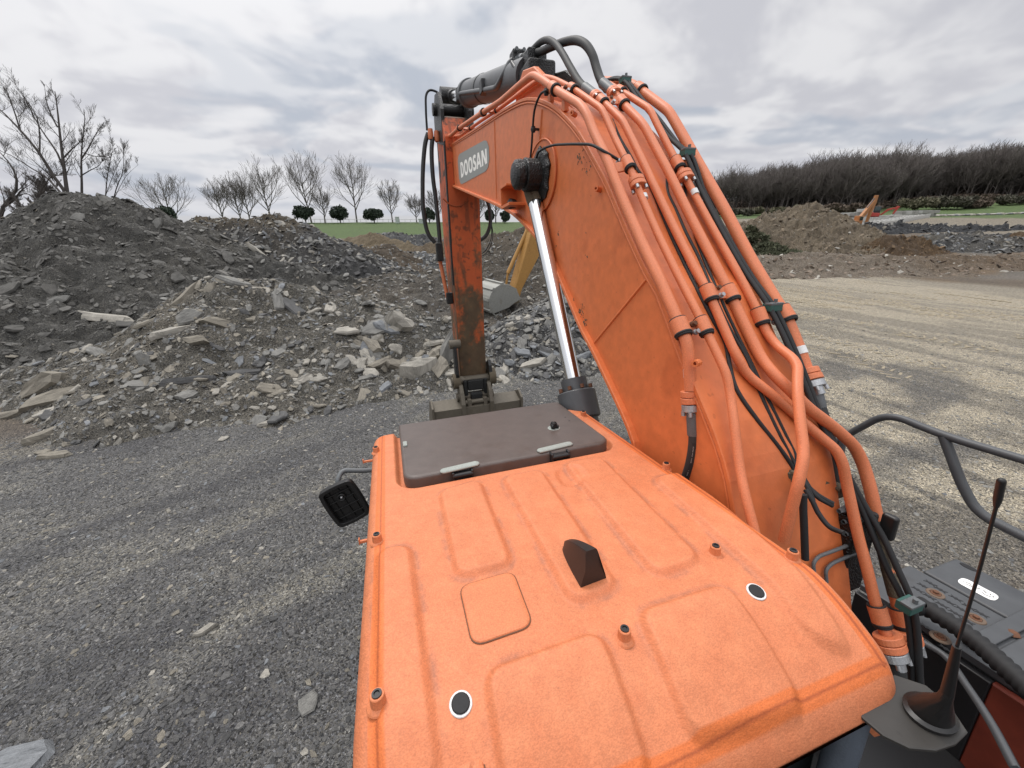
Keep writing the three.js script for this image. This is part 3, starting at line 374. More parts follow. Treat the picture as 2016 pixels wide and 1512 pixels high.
function spline2(pts, n) { return new THREE.CatmullRomCurve3(pts.map(p => V(p[0], p[1], 0)), false, 'centripetal').getSpacedPoints(n).map(p => [p.x, p.y]); }
const fu = l => l.map(p => [p[2], p[1]]);

// ---- cab roof: one pressed panel with raised ribs, modelled as a height field
const ROOF = -0.72;
function quadSD(q, s, f) { let d = -1e9, e = 0; for (let i = 0; i < 4; i++) { const a = q[i], b = q[(i + 1) % 4]; let nx = b[2] - a[2], ny = -(b[0] - a[0]); const l = Math.hypot(nx, ny); const v = ((s - a[0]) * nx + (f - a[2]) * ny) / l + 0.035; if (v > 0) { e += v * v; } d = Math.max(d, v); } return (e > 0 ? Math.sqrt(e) : d) - 0.035; }
function ccw(q) { let A = 0; for (let i = 0; i < q.length; i++) { const a = q[i], b = q[(i + 1) % q.length]; A += a[0] * b[2] - b[0] * a[2]; } return A < 0 ? q.slice().reverse() : q; }
const panels = [
  [[[.087,-.72,1.182],[.233,-.72,1.202],[.22,-.72,.777],[.079,-.72,.778]], 0.011], [[[.315,-.72,1.192],[.463,-.72,1.188],[.429,-.72,.622],[.308,-.72,.614]], 0.011],
  [[[.565,-.72,1.205],[.716,-.72,1.194],[.671,-.72,.626],[.53,-.72,.619]], 0.011], [[[-.109,-.72,.95],[-.025,-.72,.944],[-.012,-.72,.416],[-.101,-.72,.417]], 0.010],
  [[[.087,-.72,.532],[.328,-.72,.535],[.318,-.72,.332],[.078,-.72,.333]], 0.014], [[[.426,-.72,.547],[.657,-.72,.545],[.652,-.72,.331],[.406,-.72,.354]], 0.014],
  [[[.803,-.72,.993],[.944,-.72,.997],[.827,-.72,.365],[.75,-.72,.41]], 0.010], [[[.512,-.72,1.181],[.608,-.72,1.171],[.588,-.72,1.056],[.498,-.72,1.063]], -0.006],
].map(([q, h]) => [ccw(q), h]);
const hatchQ = { s0: -0.025, s1: 0.812, f0: 1.275, f1: 1.82 };
const rr = (s, f, s0, s1, f0, f1, r) => { const dx = Math.max(s0 + r - s, s - s1 + r, 0), dz = Math.max(f0 + r - f, f - f1 + r, 0); return Math.hypot(dx, dz) - r; };
function roofH(s, f) {
  let h = ROOF;
  if (f < 0.53) h -= 0.09 * Math.pow((0.53 - f) / 0.185, 1.55);
  for (const [q, hh] of panels) { const d = quadSD(q, s, f); h += 1.35 * hh * sstep(0.011, -0.011, d); }
  if (f > 1.72) h -= 0.02 * sstep(1.72, 1.86, f);
  const e = rr(s, f, -0.150, 0.930, 0.302, 1.85, 0.075); if (e > -0.045) { const t = clamp((e + 0.045) / 0.045); h -= 0.06 * (1 - Math.sqrt(Math.max(0, 1 - t * t))); }
  const k = rr(s, f, hatchQ.s0 - 0.02, hatchQ.s1 + 0.018, hatchQ.f0 - 0.022, 2.2, 0.075); h -= 0.026 * sstep(0.010, -0.010, k);
  return h;
}
{
  const RS = rng(404), scuffs = []; for (let i = 0; i < 34; i++) { const a = RS() * 6.28; scuffs.push([-0.05 + RS() * 0.9, 0.4 + RS() * 0.85, Math.cos(a), Math.sin(a), 0.03 + RS() * 0.13, (RS() - 0.5) * 0.03]); }
  const NS = 300, NF = 410, pos = [], col = [], uv = [], idx = [];
  for (let j = 0; j <= NF; j++) for (let i = 0; i <= NS; i++) {
    let s = mix(-0.150, 0.930, i / NS), f = mix(0.302, 1.85, j / NF);
    const e = rr(s, f, -0.150, 0.930, 0.302, 1.85, 0.075); let h;
    if (e > 0) { const cs = s < 0.4 ? -0.075 : 0.855, cf = f < 1 ? 0.377 : 1.775, d = Math.hypot(s - cs, f - cf); s = cs + (s - cs) / d * 0.075; f = cf + (f - cf) / d * 0.075; h = roofH(s, f); } else h = roofH(s, f);
    const p = L(s, h, f); pos.push(p.x, p.y, p.z); uv.push(s, f + h * 1.2);
    // weathered paint: cleaner in the sealant strips, dirt settled along the foot of the ribs
    let c = [1, 1, 1]; const n = fbm(s * 7, f * 7, 4), n2 = fbm(s * 60, f * 60, 2);
    const n3 = fbm(s * 40, f * 40, 4), n4 = fbm(s * 150, f * 150, 2), fade = 0.93 + 0.05 * n + 0.10 * (n3 - 0.5) + 0.14 * (n4 - 0.5); c = [fade, fade * (1.0 + 0.08 * (n - 0.5) + 0.12 * (n3 - 0.5)), fade * (1.02 + 0.15 * (n - 0.5) + 0.2 * (n3 - 0.5))];
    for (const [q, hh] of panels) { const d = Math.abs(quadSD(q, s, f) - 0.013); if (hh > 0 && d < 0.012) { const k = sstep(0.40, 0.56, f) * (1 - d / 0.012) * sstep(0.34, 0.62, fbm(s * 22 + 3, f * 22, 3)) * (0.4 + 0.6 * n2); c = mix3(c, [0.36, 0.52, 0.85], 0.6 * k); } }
    for (const w of scuffs) { const t = clamp(((s - w[0]) * w[2] + (f - w[1]) * w[3]) / w[4]), dx = s - w[0] - w[2] * w[4] * t + w[5] * Math.sin(t * 5), df = f - w[1] - w[3] * w[4] * t, dd = Math.hypot(dx, df); if (dd < 0.0045) c = mix3(c, [1.12, 1.3, 1.5], 0.5 * (1 - dd / 0.0045) * n2); }
    const bl = Math.min(Math.abs(s + 0.104), Math.abs(s - 0.885)), rl = Math.abs(f - 0.347); if ((bl < 0.014 && f > 0.34) || (rl < 0.014 && s > -0.11 && s < 0.9)) c = [1.02, 0.78, 0.45].map((v, k) => v * (0.92 + 0.12 * n2));
    if ((bl < 0.0022 && f > 0.34) || (rl < 0.0016 && s > -0.11 && s < 0.9)) c = [0.62, 0.42, 0.25];
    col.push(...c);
  }
  for (let j = 0; j < NF; j++) for (let i = 0; i < NS; i++) { const a = j * (NS + 1) + i, b = a + 1, c = a + NS + 1, d = c + 1; idx.push(a, b, c, b, d, c); }
  // rolled rim below the edge
  const g = new THREE.BufferGeometry(); const rimStart = pos.length / 3, loop = [];
  for (let i = 0; i < NS; i++) loop.push(i); for (let j = 0; j < NF; j++) loop.push(j * (NS + 1) + NS); for (let i = NS; i > 0; i--) loop.push(NF * (NS + 1) + i); for (let j = NF; j > 0; j--) loop.push(j * (NS + 1));
  const c0 = L(0.39, 0, 1.08);
  for (const [drop, inset] of [[0.028, 0.0], [0.05, 0.012]]) for (const v of loop) { const x = pos[v * 3], y = pos[v * 3 + 1], z = pos[v * 3 + 2]; const dx = c0.x - x, dz = c0.z - z, l = Math.hypot(dx, dz); pos.push(x + dx / l * inset, y - drop, z + dz / l * inset); col.push(0.92, 0.92, 0.92); uv.push(x, y + z); }
  const NL = loop.length; for (let k = 0; k < NL; k++) { const n = (k + 1) % NL; const A = loop[k], B = loop[n], A1 = rimStart + k, B1 = rimStart + n, A2 = A1 + NL, B2 = B1 + NL; idx.push(A, A1, B, B, A1, B1, A1, A2, B1, B1, A2, B2); }
  g.setAttribute('position', new THREE.Float32BufferAttribute(pos, 3)); g.setAttribute('color', new THREE.Float32BufferAttribute(col, 3)); g.setAttribute('uv', new THREE.Float32BufferAttribute(uv, 2)); g.setIndex(idx); g.computeVertexNormals();
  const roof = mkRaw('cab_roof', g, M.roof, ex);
  const roofN = q => V(-(roofH(q[0] + 0.01, q[2]) - roofH(q[0] - 0.01, q[2])) / 0.02, 1, (roofH(q[0], q[2] + 0.01) - roofH(q[0], q[2] - 0.01)) / 0.02).normalize();
  const onRoof = (q, up = 0) => L(q[0], roofH(q[0], q[2]) + up, q[2]);
  // threaded bosses with black bolts
  for (const q of [[-.127,-.72,1.618],[-.111,-.72,.998],[-.1,-.72,.537],[.868,-.72,1.63],[.898,-.72,1.044],[.886,-.72,.558],[.723,-.72,.637],[.373,-.72,.512]]) {
    const a = onRoof(q, -0.004), b = a.clone().add(V(0, 0.034, 0));
    mkRaw('mounting_boss', boxUV(prep(lathe(a, b, [[0, 0.021], [0.003, 0.0195], [0.007, 0.0135], [0.026, 0.0127], [0.0275, 0.0115], [0.0275, 0.0]], 24))), M.roofPart, roof);
    mk('bolt', lathe(a, b, [[0.0265, 0.0088], [0.030, 0.0085], [0.0305, 0.005], [0.028, 0.004], [0.028, 0]], 18), M.black, roof, 'black socket bolt');
  }
  for (const q of [[.036,-.72,.5],[.717,-.72,.511]]) { const a = onRoof(q, 0.0005), b = a.clone().addScaledVector(roofN(q), 0.1); mk('plug_ring', lathe(a, b, [[0, 0.0205], [0.0018, 0.0195], [0.0022, 0.016], [0, 0.016]], 28), M.white, roof, 'chipped white ring'); mk('plug', lathe(a, b, [[0, 0.0165], [0.0035, 0.0162], [0.005, 0.0145], [0.0056, 0.008], [0.0058, 0]], 28), M.rubber, roof, 'black rubber plug'); }
  // cover plate with rounded corners, and the half-hidden strap at the rear
  const plate = (q, name, th, rad) => { const c = q.map(p => onRoof(p, 0)), ctr = c.reduce((a, b) => a.clone().add(b)).multiplyScalar(0.25); const sh = new THREE.Shape(); const P = q.map(p => [p[0] - 1.2, 0.6 - p[2]]); for (let i = 0; i < 4; i++) { const a = P[(i + 3) % 4], b = P[i], d = P[(i + 1) % 4], la = Math.hypot(a[0] - b[0], a[1] - b[1]), ld = Math.hypot(d[0] - b[0], d[1] - b[1]); const p1 = [b[0] + (a[0] - b[0]) / la * rad, b[1] + (a[1] - b[1]) / la * rad], p2 = [b[0] + (d[0] - b[0]) / ld * rad, b[1] + (d[1] - b[1]) / ld * rad]; i ? sh.lineTo(...p1) : sh.moveTo(...p1); sh.quadraticCurveTo(b[0], b[1], ...p2); }
    const g2 = new THREE.ExtrudeGeometry(sh, { depth: th, bevelEnabled: true, bevelSize: 0.012, bevelThickness: 0.004, bevelSegments: 3, bevelOffset: -0.012, curveSegments: 8 }); g2.rotateX(Math.PI / 2); g2.translate(0, 0, 0); g2.translate(0, roofH((q[0][0] + q[2][0]) / 2, (q[0][2] + q[2][2]) / 2) + 3.6 + th + 0.002, 0); const seam = new THREE.ExtrudeGeometry(sh, { depth: 0.001, bevelEnabled: true, bevelSize: 0.0022, bevelThickness: 0.0005, bevelSegments: 1, curveSegments: 8 }); seam.rotateX(Math.PI / 2); seam.translate(0, roofH((q[0][0] + q[2][0]) / 2, (q[0][2] + q[2][2]) / 2) + 3.6 + 0.0022, 0); mk('seal', seam, M.rust, roof, 'dark joint line'); return mk(name, g2, M.roofPart, roof); };
  plate([[.08,-.708,.753],[.214,-.708,.756],[.208,-.708,.597],[.078,-.708,.593]], 'cover_plate', 0.001, 0.028);
  plate([[.013,-.73,.448],[.056,-.73,.449],[.056,-.73,.387],[.012,-.73,.389]], 'strap', 0.001, 0.008);
  // joints of shadow round the plate come from the real gap under it
}
// ---- roof hatch
{
  const { s0, s1, f0, f1 } = hatchQ; const sh = new THREE.Shape(), r = 0.06; const X0 = s0 - 1.2, X1 = s1 - 1.2, Z0 = 0.6 - f1 - 0.0, Z1 = 0.6 - f0;
  sh.moveTo(X0 + 0.012, Z0); sh.lineTo(X1 - 0.03, Z0); sh.quadraticCurveTo(X1, Z0, X1, Z0 + 0.03); sh.lineTo(X1, Z1 - r); sh.quadraticCurveTo(X1, Z1, X1 - r, Z1); sh.lineTo(X0 + r, Z1); sh.quadraticCurveTo(X0, Z1, X0, Z1 - r); sh.lineTo(X0, Z0 + 0.012); sh.quadraticCurveTo(X0, Z0, X0 + 0.012, Z0);
  const g = new THREE.ExtrudeGeometry(sh, { depth: 0.03, bevelEnabled: true, bevelSize: 0.014, bevelThickness: 0.012, bevelSegments: 4, bevelOffset: -0.014, curveSegments: 10 }); g.rotateX(Math.PI / 2); g.translate(0, 3.6 + ROOF + 0.014, 0);
  const h = mk('roof_hatch', g, M.hatch, ex, 'grey brown tinted hatch lid');
  const T = ROOF + 0.014 + 0.012;
  for (const [a, b] of [[[.121,-.69,1.275],[.236,-.69,1.286]], [[.506,-.69,1.295],[.632,-.69,1.308]]]) {
    const p = L(a[0], T + 0.004, a[2]), q = L(b[0], T + 0.004, b[2]), d = q.clone().sub(p); const pad = new THREE.CapsuleGeometry(0.017, d.length(), 6, 12); pad.rotateZ(Math.PI / 2); pad.scale(1, 0.4, 1); const ang = Math.atan2(-d.z, d.x); pad.rotateY(ang); const m = p.clone().add(q).multiplyScalar(0.5); pad.translate(m.x, m.y, m.z); mk('hinge_pad', pad, M.pad, h, 'pale grey rubber pad');
    const hs = (a[0] + b[0]) / 2 + 0.005, hf = f0 - 0.004; mk('hinge', [exBox(hs - 0.032, hs + 0.032, ROOF - 0.012, ROOF + 0.018, hf - 0.012, hf + 0.012, 0.004), cyl(L(hs - 0.037, ROOF + 0.010, hf - 0.012), L(hs + 0.037, ROOF + 0.010, hf - 0.012), 0.0085, 0.0085, 12), exBox(hs - 0.040, hs - 0.031, ROOF - 0.015, ROOF + 0.024, hf - 0.018, hf + 0.016, 0.003), exBox(hs + 0.031, hs + 0.040, ROOF - 0.015, ROOF + 0.024, hf - 0.018, hf + 0.016, 0.003)], M.black, h);
  }
  const lp = [-.005,-.69,1.57]; mk('latch_pad', exBox(lp[0] - 0.009, lp[0] + 0.009, T - 0.002, T + 0.008, lp[2] - 0.022, lp[2] + 0.022, 0.004), M.pad, h);
  const kp = [.646,-.69,1.491], R = rng(5), kg = []; for (let i = 0; i < 9; i++) { const b = new THREE.IcosahedronGeometry(0.008 + R() * 0.007, 0); b.scale(1, 0.9 + R(), 1); const c = L(kp[0] + (R() - 0.5) * 0.026, T + 0.004 + R() * 0.014, kp[2] + (R() - 0.5) * 0.022); b.translate(c.x, c.y, c.z); kg.push(b); } mk('broken_knob', kg, M.grease, h, 'black broken stub in a pale scuffed ring');
  mk('scuff', lathe(L(kp[0], T - 0.0005, kp[2]), L(kp[0], T + 1, kp[2]), [[0, 0.03], [0.001, 0.026], [0.0014, 0.014], [0, 0.008]], 20), M.pad, h);
  for (const q of [[.749,-.69,1.59],[.747,-.69,1.541]]) mk('hole', lathe(L(q[0], T - 0.0005, q[2]), L(q[0], T + 1, q[2]), [[0, 0.0055], [0.001, 0.004], [0.0012, 0]], 12), M.black, h);
}
// ---- shark-fin antenna
{
  const a = [.366,-.708,.781], b = [.342,-.708,.64], c = [.411,-.708,.647]; // nose, rear left, rear right
  const mid = V((b[0] + c[0]) / 2, 0, (b[2] + c[2]) / 2), nose = V(a[0], 0, a[2]), ax = nose.clone().sub(mid), len = ax.length(); ax.normalize(); const side = V(-ax.z, 0, ax.x), hw = 0.034;
  const secs = []; for (let i = 0; i <= 14; i++) { const t = i / 14, w = hw * Math.pow(1 - t, 0.45) * (t > 0.99 ? 0.0 : 1) + 0.001, h = 0.082 * Math.pow(1 - t, 0.5) + 0.001, ring = []; for (const [x, y] of [[-1, 0], [-0.92, 0.16], [-0.66, 0.5], [-0.46, 0.93], [-0.36, 1], [0.36, 1], [0.46, 0.93], [0.66, 0.5], [0.92, 0.16], [1, 0]]) { const p = mid.clone().addScaledVector(ax, t * len + (y > 0.5 ? 0.012 * y * (1 - t) : 0)).addScaledVector(side, x * w); ring.push(L(p.x, roofH(p.x, p.z) + y * h, p.z)); } secs.push(ring); }
  const pos = [], put = (...v) => v.forEach(p => pos.push(p.x, p.y, p.z)); for (let i = 0; i < 14; i++) for (let k = 0; k < 9; k++) { const A = secs[i][k], B = secs[i][k + 1], Cc = secs[i + 1][k], D = secs[i + 1][k + 1]; put(A, Cc, B, B, Cc, D); } for (let k = 1; k < 9; k++) put(secs[0][0], secs[0][k], secs[0][k + 1]);
  mk('fin_antenna', toCreasedNormals(flatGeo(pos), 0.5), M.plastic, ex, 'black shark fin antenna');
}
// ---- cab below the roof
{
  const cab = mk('cab_body', [exBox(-0.15, 0.92, -2.6, -0.82, 1.78, 1.82), exBox(-0.15, -0.11, -2.6, -1.75, 0.36, 1.84), exBox(0.88, 0.92, -2.6, -0.90, 0.36, 1.80), exBox(-0.15, 0.92, -2.6, -1.75, 0.36, 0.40), exBox(-0.15, 0.92, -2.62, -2.5, 0.36, 1.84), exBox(-0.14, 0.91, -0.95, -0.885, 0.345, 0.40)], M.black, ex);
  for (const [s, f] of [[-0.13, 0.38], [0.895, 0.38], [-0.13, 1.80], [-0.13, 1.1]]) mk('pillar', exBox(s - 0.03, s + 0.03, -1.75, -0.90, f - 0.03, f + 0.03, 0.012), M.black, cab);
  mk('rear_window', exBox(-0.10, 0.86, -1.74, -0.87, 0.374, 0.382, 0.002), M.glass, cab); mk('side_window', exBox(-0.142, -0.136, -1.74, -0.82, 0.42, 1.78, 0.002), M.glass, cab);
  mk('grab_post', cyl(L(0.80, -0.88, 0.335), L(0.82, -1.9, 0.34), 0.03, 0.03, 18), M.cabGrey, cab, 'blue grey post behind the cab');
  for (const q of [[.689,-.857,.33]]) mk('rim_hook', [sweep(fillet([L(q[0] - 0.012, q[1] + 0.02, q[2] + 0.012), L(q[0] - 0.005, q[1] - 0.006, q[2] + 0.002), L(q[0] + 0.012, q[1] - 0.002, q[2] - 0.012)], 0.006), 0.006, 8)], M.roofPart, cab);
  for (const q of [[-.182,-.77,1.628],[-.166,-.77,1.08]]) mk('rim_hook', [exBox(q[0] - 0.004, q[0] + 0.04, q[1] - 0.003, q[1] + 0.006, q[2] - 0.004, q[2] + 0.004, 0.0015), exBox(q[0] - 0.006, q[0] - 0.003, q[1] - 0.004, q[1] + 0.014, q[2] - 0.007, q[2] + 0.007, 0.001)], M.roofPart, cab);
}
// ---- mirror on the left
{
  const q = [[-.36,-.846,1.6],[-.245,-.818,1.6],[-.213,-.996,1.6],[-.302,-1.038,1.6]], m = ex, P = q.map(p => L(p)), ctr = P.reduce((a, b) => a.clone().add(b)).multiplyScalar(0.25), ex1 = P[1].clone().add(P[2]).sub(P[0]).sub(P[3]).normalize(), ey0 = P[0].clone().add(P[1]).sub(P[2]).sub(P[3]), nz = ex1.clone().cross(ey0).normalize(), ey1 = nz.clone().cross(ex1).normalize();
  const w = 0.135, h = 0.185, basis = new THREE.Matrix4().makeBasis(ex1, ey1, nz).setPosition(ctr), B = (x0, x1, y0, y1, z0, z1, r = 0.003) => { const g = new RoundedBoxGeometry(x1 - x0, y1 - y0, z1 - z0, 2, r); g.translate((x0 + x1) / 2, (y0 + y1) / 2, (z0 + z1) / 2); g.applyMatrix4(basis); return g; };
  const sh = (sx, sy) => { const s = new THREE.Shape(), r = 0.022; s.moveTo(-sx + r, -sy * 1.0); s.quadraticCurveTo(0, -sy * 1.06, sx - r, -sy); s.quadraticCurveTo(sx, -sy, sx * 1.02, -sy + r); s.quadraticCurveTo(sx * 1.12, 0, sx * 1.02, sy - r); s.quadraticCurveTo(sx, sy, sx - r, sy); s.quadraticCurveTo(0, sy * 1.06, -sx + r, sy); s.quadraticCurveTo(-sx, sy, -sx * 1.02, sy - r); s.quadraticCurveTo(-sx * 1.12, 0, -sx * 1.02, -sy + r); s.quadraticCurveTo(-sx, -sy, -sx + r, -sy); return s; };
  const rim = sh(w / 2, h / 2); rim.holes.push(sh(w / 2 - 0.010, h / 2 - 0.010)); const g1 = new THREE.ExtrudeGeometry(rim, { depth: 0.022, bevelEnabled: true, bevelSize: 0.003, bevelThickness: 0.003, bevelSegments: 2 }); g1.applyMatrix4(basis); const g0 = new THREE.ExtrudeGeometry(sh(w / 2 - 0.004, h / 2 - 0.004), { depth: 0.006, bevelEnabled: false }); g0.translate(0, 0, -0.004); g0.applyMatrix4(basis);
  const mir = mk('mirror', [g1, g0], M.plastic, m, 'black ribbed back of a mirror');
  for (const y of [0.055, 0.022, -0.015, -0.058]) mk('rib', B(-w / 2 + 0.012, w / 2 - 0.012, y - 0.0015, y + 0.0015, 0.001, 0.012, 0.001), M.plastic, mir); for (const x of [-0.035, 0.006, 0.04]) mk('rib', B(x - 0.0015, x + 0.0015, -h / 2 + 0.012, h / 2 - 0.012, 0.001, 0.008, 0.001), M.plastic, mir);
  const hub = new THREE.TorusGeometry(0.014, 0.004, 8, 20); hub.translate(0, 0.030, 0.010); hub.applyMatrix4(basis); mk('socket', hub, M.plastic, mir); const bolt = new THREE.SphereGeometry(0.006, 10, 8); bolt.translate(0, 0.030, 0.010); bolt.applyMatrix4(basis); mk('bolt', bolt, M.zinc, mir);
  mk('mirror_arm', sweep(fillet([L(-0.10, -0.83, 1.66), L([-.183,-.828,1.66]), L([-.281,-.805,1.66]), L([-.302,-.836,1.62]), ctr.clone().addScaledVector(ey1, 0.03).addScaledVector(nz, -0.03)], 0.035), 0.011, 12), M.greySteel, mir);
}

// ---- boom
const SB = 0.98, SR = 1.42;
const upperFU = spline2(fu([[.98,1.536,5.544],[.98,1.255,3.934],[.98,1.1,3.035],[.98,1.021,2.673],[.98,.953,2.481],[.98,.838,2.243],[.98,.723,2.064],[.98,.613,1.922],[.98,.478,1.783],[.98,.347,1.656],[.98,.2,1.537],[.98,-.029,1.34],[.98,-.107,1.258],[.98,-.213,1.181],[.98,-.328,1.103],[.98,-.483,.982],[.98,-.554,.927],[.98,-.669,.858],[.98,-.763,.823]]).concat([[0.76, -0.95], [0.69, -1.2], [0.64, -1.5], [0.68, -1.72]]), 110);
const lowerFU = spline2([[1.0, -1.78], [1.12, -1.3], ...fu([[.98,-.753,1.323],[.98,-.665,1.4],[.98,-.528,1.558],[.98,-.397,1.715],[.98,-.322,1.819],[.98,-.139,2.016],[.98,.014,2.18],[.98,.159,2.387],[.98,.269,2.607],[.98,.416,2.965],[.98,.537,3.378],[.98,.758,4.216],[.98,1.104,5.527]])], 80);
const boomFU = [...upperFU, ...lowerFU];
const topFU = band(upperFU, 0.013), botFU = band(lowerFU, 0.016);
function hit(px, s) { return L(px); }
const boom = mk('boom', exPlate(boomFU, SB, SR, 0.004), M.boom, ex, 'orange main boom');
mk('top_plate', exPlate(topFU, SB - 0.008, SR + 0.008, 0.003), M.boom, boom); mk('bottom_plate', exPlate(botFU, SB - 0.028, SR + 0.028, 0.004), M.boom, boom);
{
  const inset = band(upperFU, -0.012).slice(upperFU.length).reverse();
  mk('weld_seam', sweep(inset.filter((_, i) => i % 2 === 0).map(([f, u]) => L(SB, u, f)), 0.007, 6), M.boom, boom);
  for (const l of [[[.98,1.137,3.388],[.98,.581,3.433]], [[.98,-.05,1.328],[.98,-.373,1.731]], [[.98,1.42,5.134],[.98,1.051,5.201]], [[.98,.878,2.389],[.98,.622,2.466]]]) mk('weld_seam', sweep(LL(l), 0.0065, 6), M.boom, boom);
  mk('cross_weld', sweep([L(1.0, 0.02, 1.385), L(1.41, 0.02, 1.385)], 0.006, 6), M.boom, boom);
  const h = [.98,.536,2.388]; // pin of the lift cylinders through the boom
  const A = L(SB + 0.001, h[1], h[2]), O = L(SB - 1, h[1], h[2]);
  const ring = new THREE.CylinderGeometry(0.19, 0.195, 0.012, 48); ring.scale(1, 1, 1.15); ring.rotateZ(Math.PI / 2); ring.translate(A.x - 0.004, A.y - 0.005, A.z - 0.02); mk('boss_plate', ring, M.boom, boom);
  const rw = new THREE.TorusGeometry(0.193, 0.006, 6, 60); rw.rotateY(Math.PI / 2); rw.scale(1, 1, 1.15); rw.translate(A.x - 0.010, A.y - 0.005, A.z - 0.02); mk('weld_seam', rw, M.boom, boom);
  // black greased pin, sleeve and end cap
  const R = rng(9); const rag = lathe(A, O, [[0.0, 0.115], [0.02, 0.125], [0.035, 0.105], [0.045, 0.075]], 40); const p = rag.attributes.position; const q = V(); for (let i = 0; i < p.count; i++) { q.set(p.getX(i), p.getY(i), p.getZ(i)); const a = Math.atan2(q.y - A.y, q.z - A.z), k = 1 + 0.28 * (noise2(a * 3 + 40, 1) - 0.5) + 0.16 * (noise2(a * 9 + 9, 4) - 0.5); p.setXYZ(i, q.x, A.y + (q.y - A.y) * k * 1.2, A.z + (q.z - A.z) * k); } rag.computeVertexNormals(); mk('grease_collar', rag, M.grease, boom, 'thick black grease round the cylinder pin');
  mk('cylinder_pin', lathe(A, O, [[0.03, 0.085], [0.035, 0.088], [0.120, 0.090], [0.126, 0.084], [0.130, 0.070], [0.142, 0.070], [0.146, 0.082], [0.176, 0.080], [0.190, 0.062], [0.197, 0.03], [0.199, 0]], 36), M.grease, boom);
  { const cp = boom.children[boom.children.length - 1].geometry, pp = cp.attributes.position; for (let i = 0; i < pp.count; i++) { const y = pp.getY(i) - A.y, z = pp.getZ(i) - A.z, a = Math.atan2(y, z), k = 1 + 0.06 * (noise2(a * 2.2 + 50, pp.getX(i) * 40) - 0.5) + 0.06 * (noise2(a * 7 + 5, pp.getX(i) * 90 + 9) - 0.5); pp.setXYZ(i, pp.getX(i), A.y + y * k, A.z + z * k); } cp.computeVertexNormals(); }
  // small open bracket ahead of the pin, lugs and bolts bosses on the plates
  const b = [.93,.497,2.813];
  mk('bracket', [exBox(0.86, 0.985, b[1] - 0.075, b[1] - 0.055, b[2] - 0.10, b[2] + 0.10, 0.003), exBox(0.86, 0.985, b[1] + 0.055, b[1] + 0.07, b[2] - 0.05, b[2] + 0.10, 0.003), exBox(0.86, 0.985, b[1] - 0.07, b[1] + 0.065, b[2] + 0.085, b[2] + 0.10, 0.003)], M.boom, boom);
  mk('grease_lump', lathe(L(0.88, b[1] - 0.05, b[2] - 0.0), L(0.97, b[1] - 0.05, b[2] + 0.02), [[0, 0.01], [0.02, 0.035], [0.06, 0.03], [0.09, 0.01]], 12), M.grease, boom);
  for (const q2 of [[.98,.333,1.712], [.985,.713,1.972], [.98,-.326,1.025]]) mk('threaded_lug', [lathe(L(q2), L(q2[0] - 1, q2[1] + 0.1, q2[2] - 0.5), [[0, 0.012], [0.035, 0.012], [0.035, 0.006], [0.01, 0.005]], 8)], M.boom, boom);
  for (const q2 of [[.985,.802,2.111], [.985,.906,2.295]]) mk('lug', exBox(q2[0] - 0.004, q2[0] + 0.02, q2[1] - 0.03, q2[1] + 0.03, q2[2] - 0.02, q2[2] + 0.02, 0.003), M.boom, boom);
  // chips and scrapes in the paint
  const Rc = rng(31), chips = []; for (const [c, n, sp] of [[[.98,.5,1.898], 16, 0.09], [[.98,.449,1.83], 10, 0.06], [[.98,-.226,1.873], 26, 0.075], [[.98,-.298,1.837], 22, 0.06], [[.98,-.174,1.983], 9, 0.05], [[.98,.193,2.178], 5, 0.03], [[.98,.121,2.207], 5, 0.03], [[.98,.102,1.733], 3, 0.25]]) for (let i = 0; i < n; i++) { const f = c[2] + (Rc() - 0.5) * sp * (0.9), u = c[1] + (Rc() - 0.5) * sp * 1.1, r = 0.002 + Rc() * Rc() * 0.010, a0 = Rc() * 6.3, k = 6, pts = []; for (let j = 0; j < k; j++) { const a = a0 + j / k * 6.283, rr2 = r * (0.5 + Rc() * 0.7); pts.push([f + Math.cos(a) * rr2 * 0.7 + Math.sin(a) * rr2 * 0.5, u + Math.sin(a) * rr2 * 1.0]); } chips.push(exPlate(pts, SB - 0.0016, SB + 0.001, 0)); }
  mk('paint_chip', chips, M.mud, boom, 'dark scrapes where the paint is gone').userData.kind = 'stuff';
  const st = []; for (let i = 0; i < 90; i++) { const t = Rc(), f = mix(0.82, 0.66, t) , u = mix(-0.78, -1.38, t), sx = 1.395 - Rc() * Rc() * 0.10 * (1 + t), r = 0.006 + Rc() * 0.02, p0 = L(sx, u, f), n = V(0, 0.3, 1).normalize(); const g = new THREE.CircleGeometry(r, 7); g.scale(0.8, 1.8, 1); g.applyQuaternion(new THREE.Quaternion().setFromUnitVectors(V(0, 0, 1), n)); g.translate(p0.x, p0.y + 0.004 * Rc(), p0.z + 0.016 + i * 0.00006); st.push(g); } mk('grease_stain', st, M.mud, boom, 'dark grease stains beside the valve block').userData.kind = 'stuff';
  // maker's plate: grey with white capitals
  const D = [[.98,1.309,5.011],[.98,1.08,3.597],[.98,.853,3.649],[.98,.845,3.763],[.98,.988,4.699],[.98,1.068,4.884]];
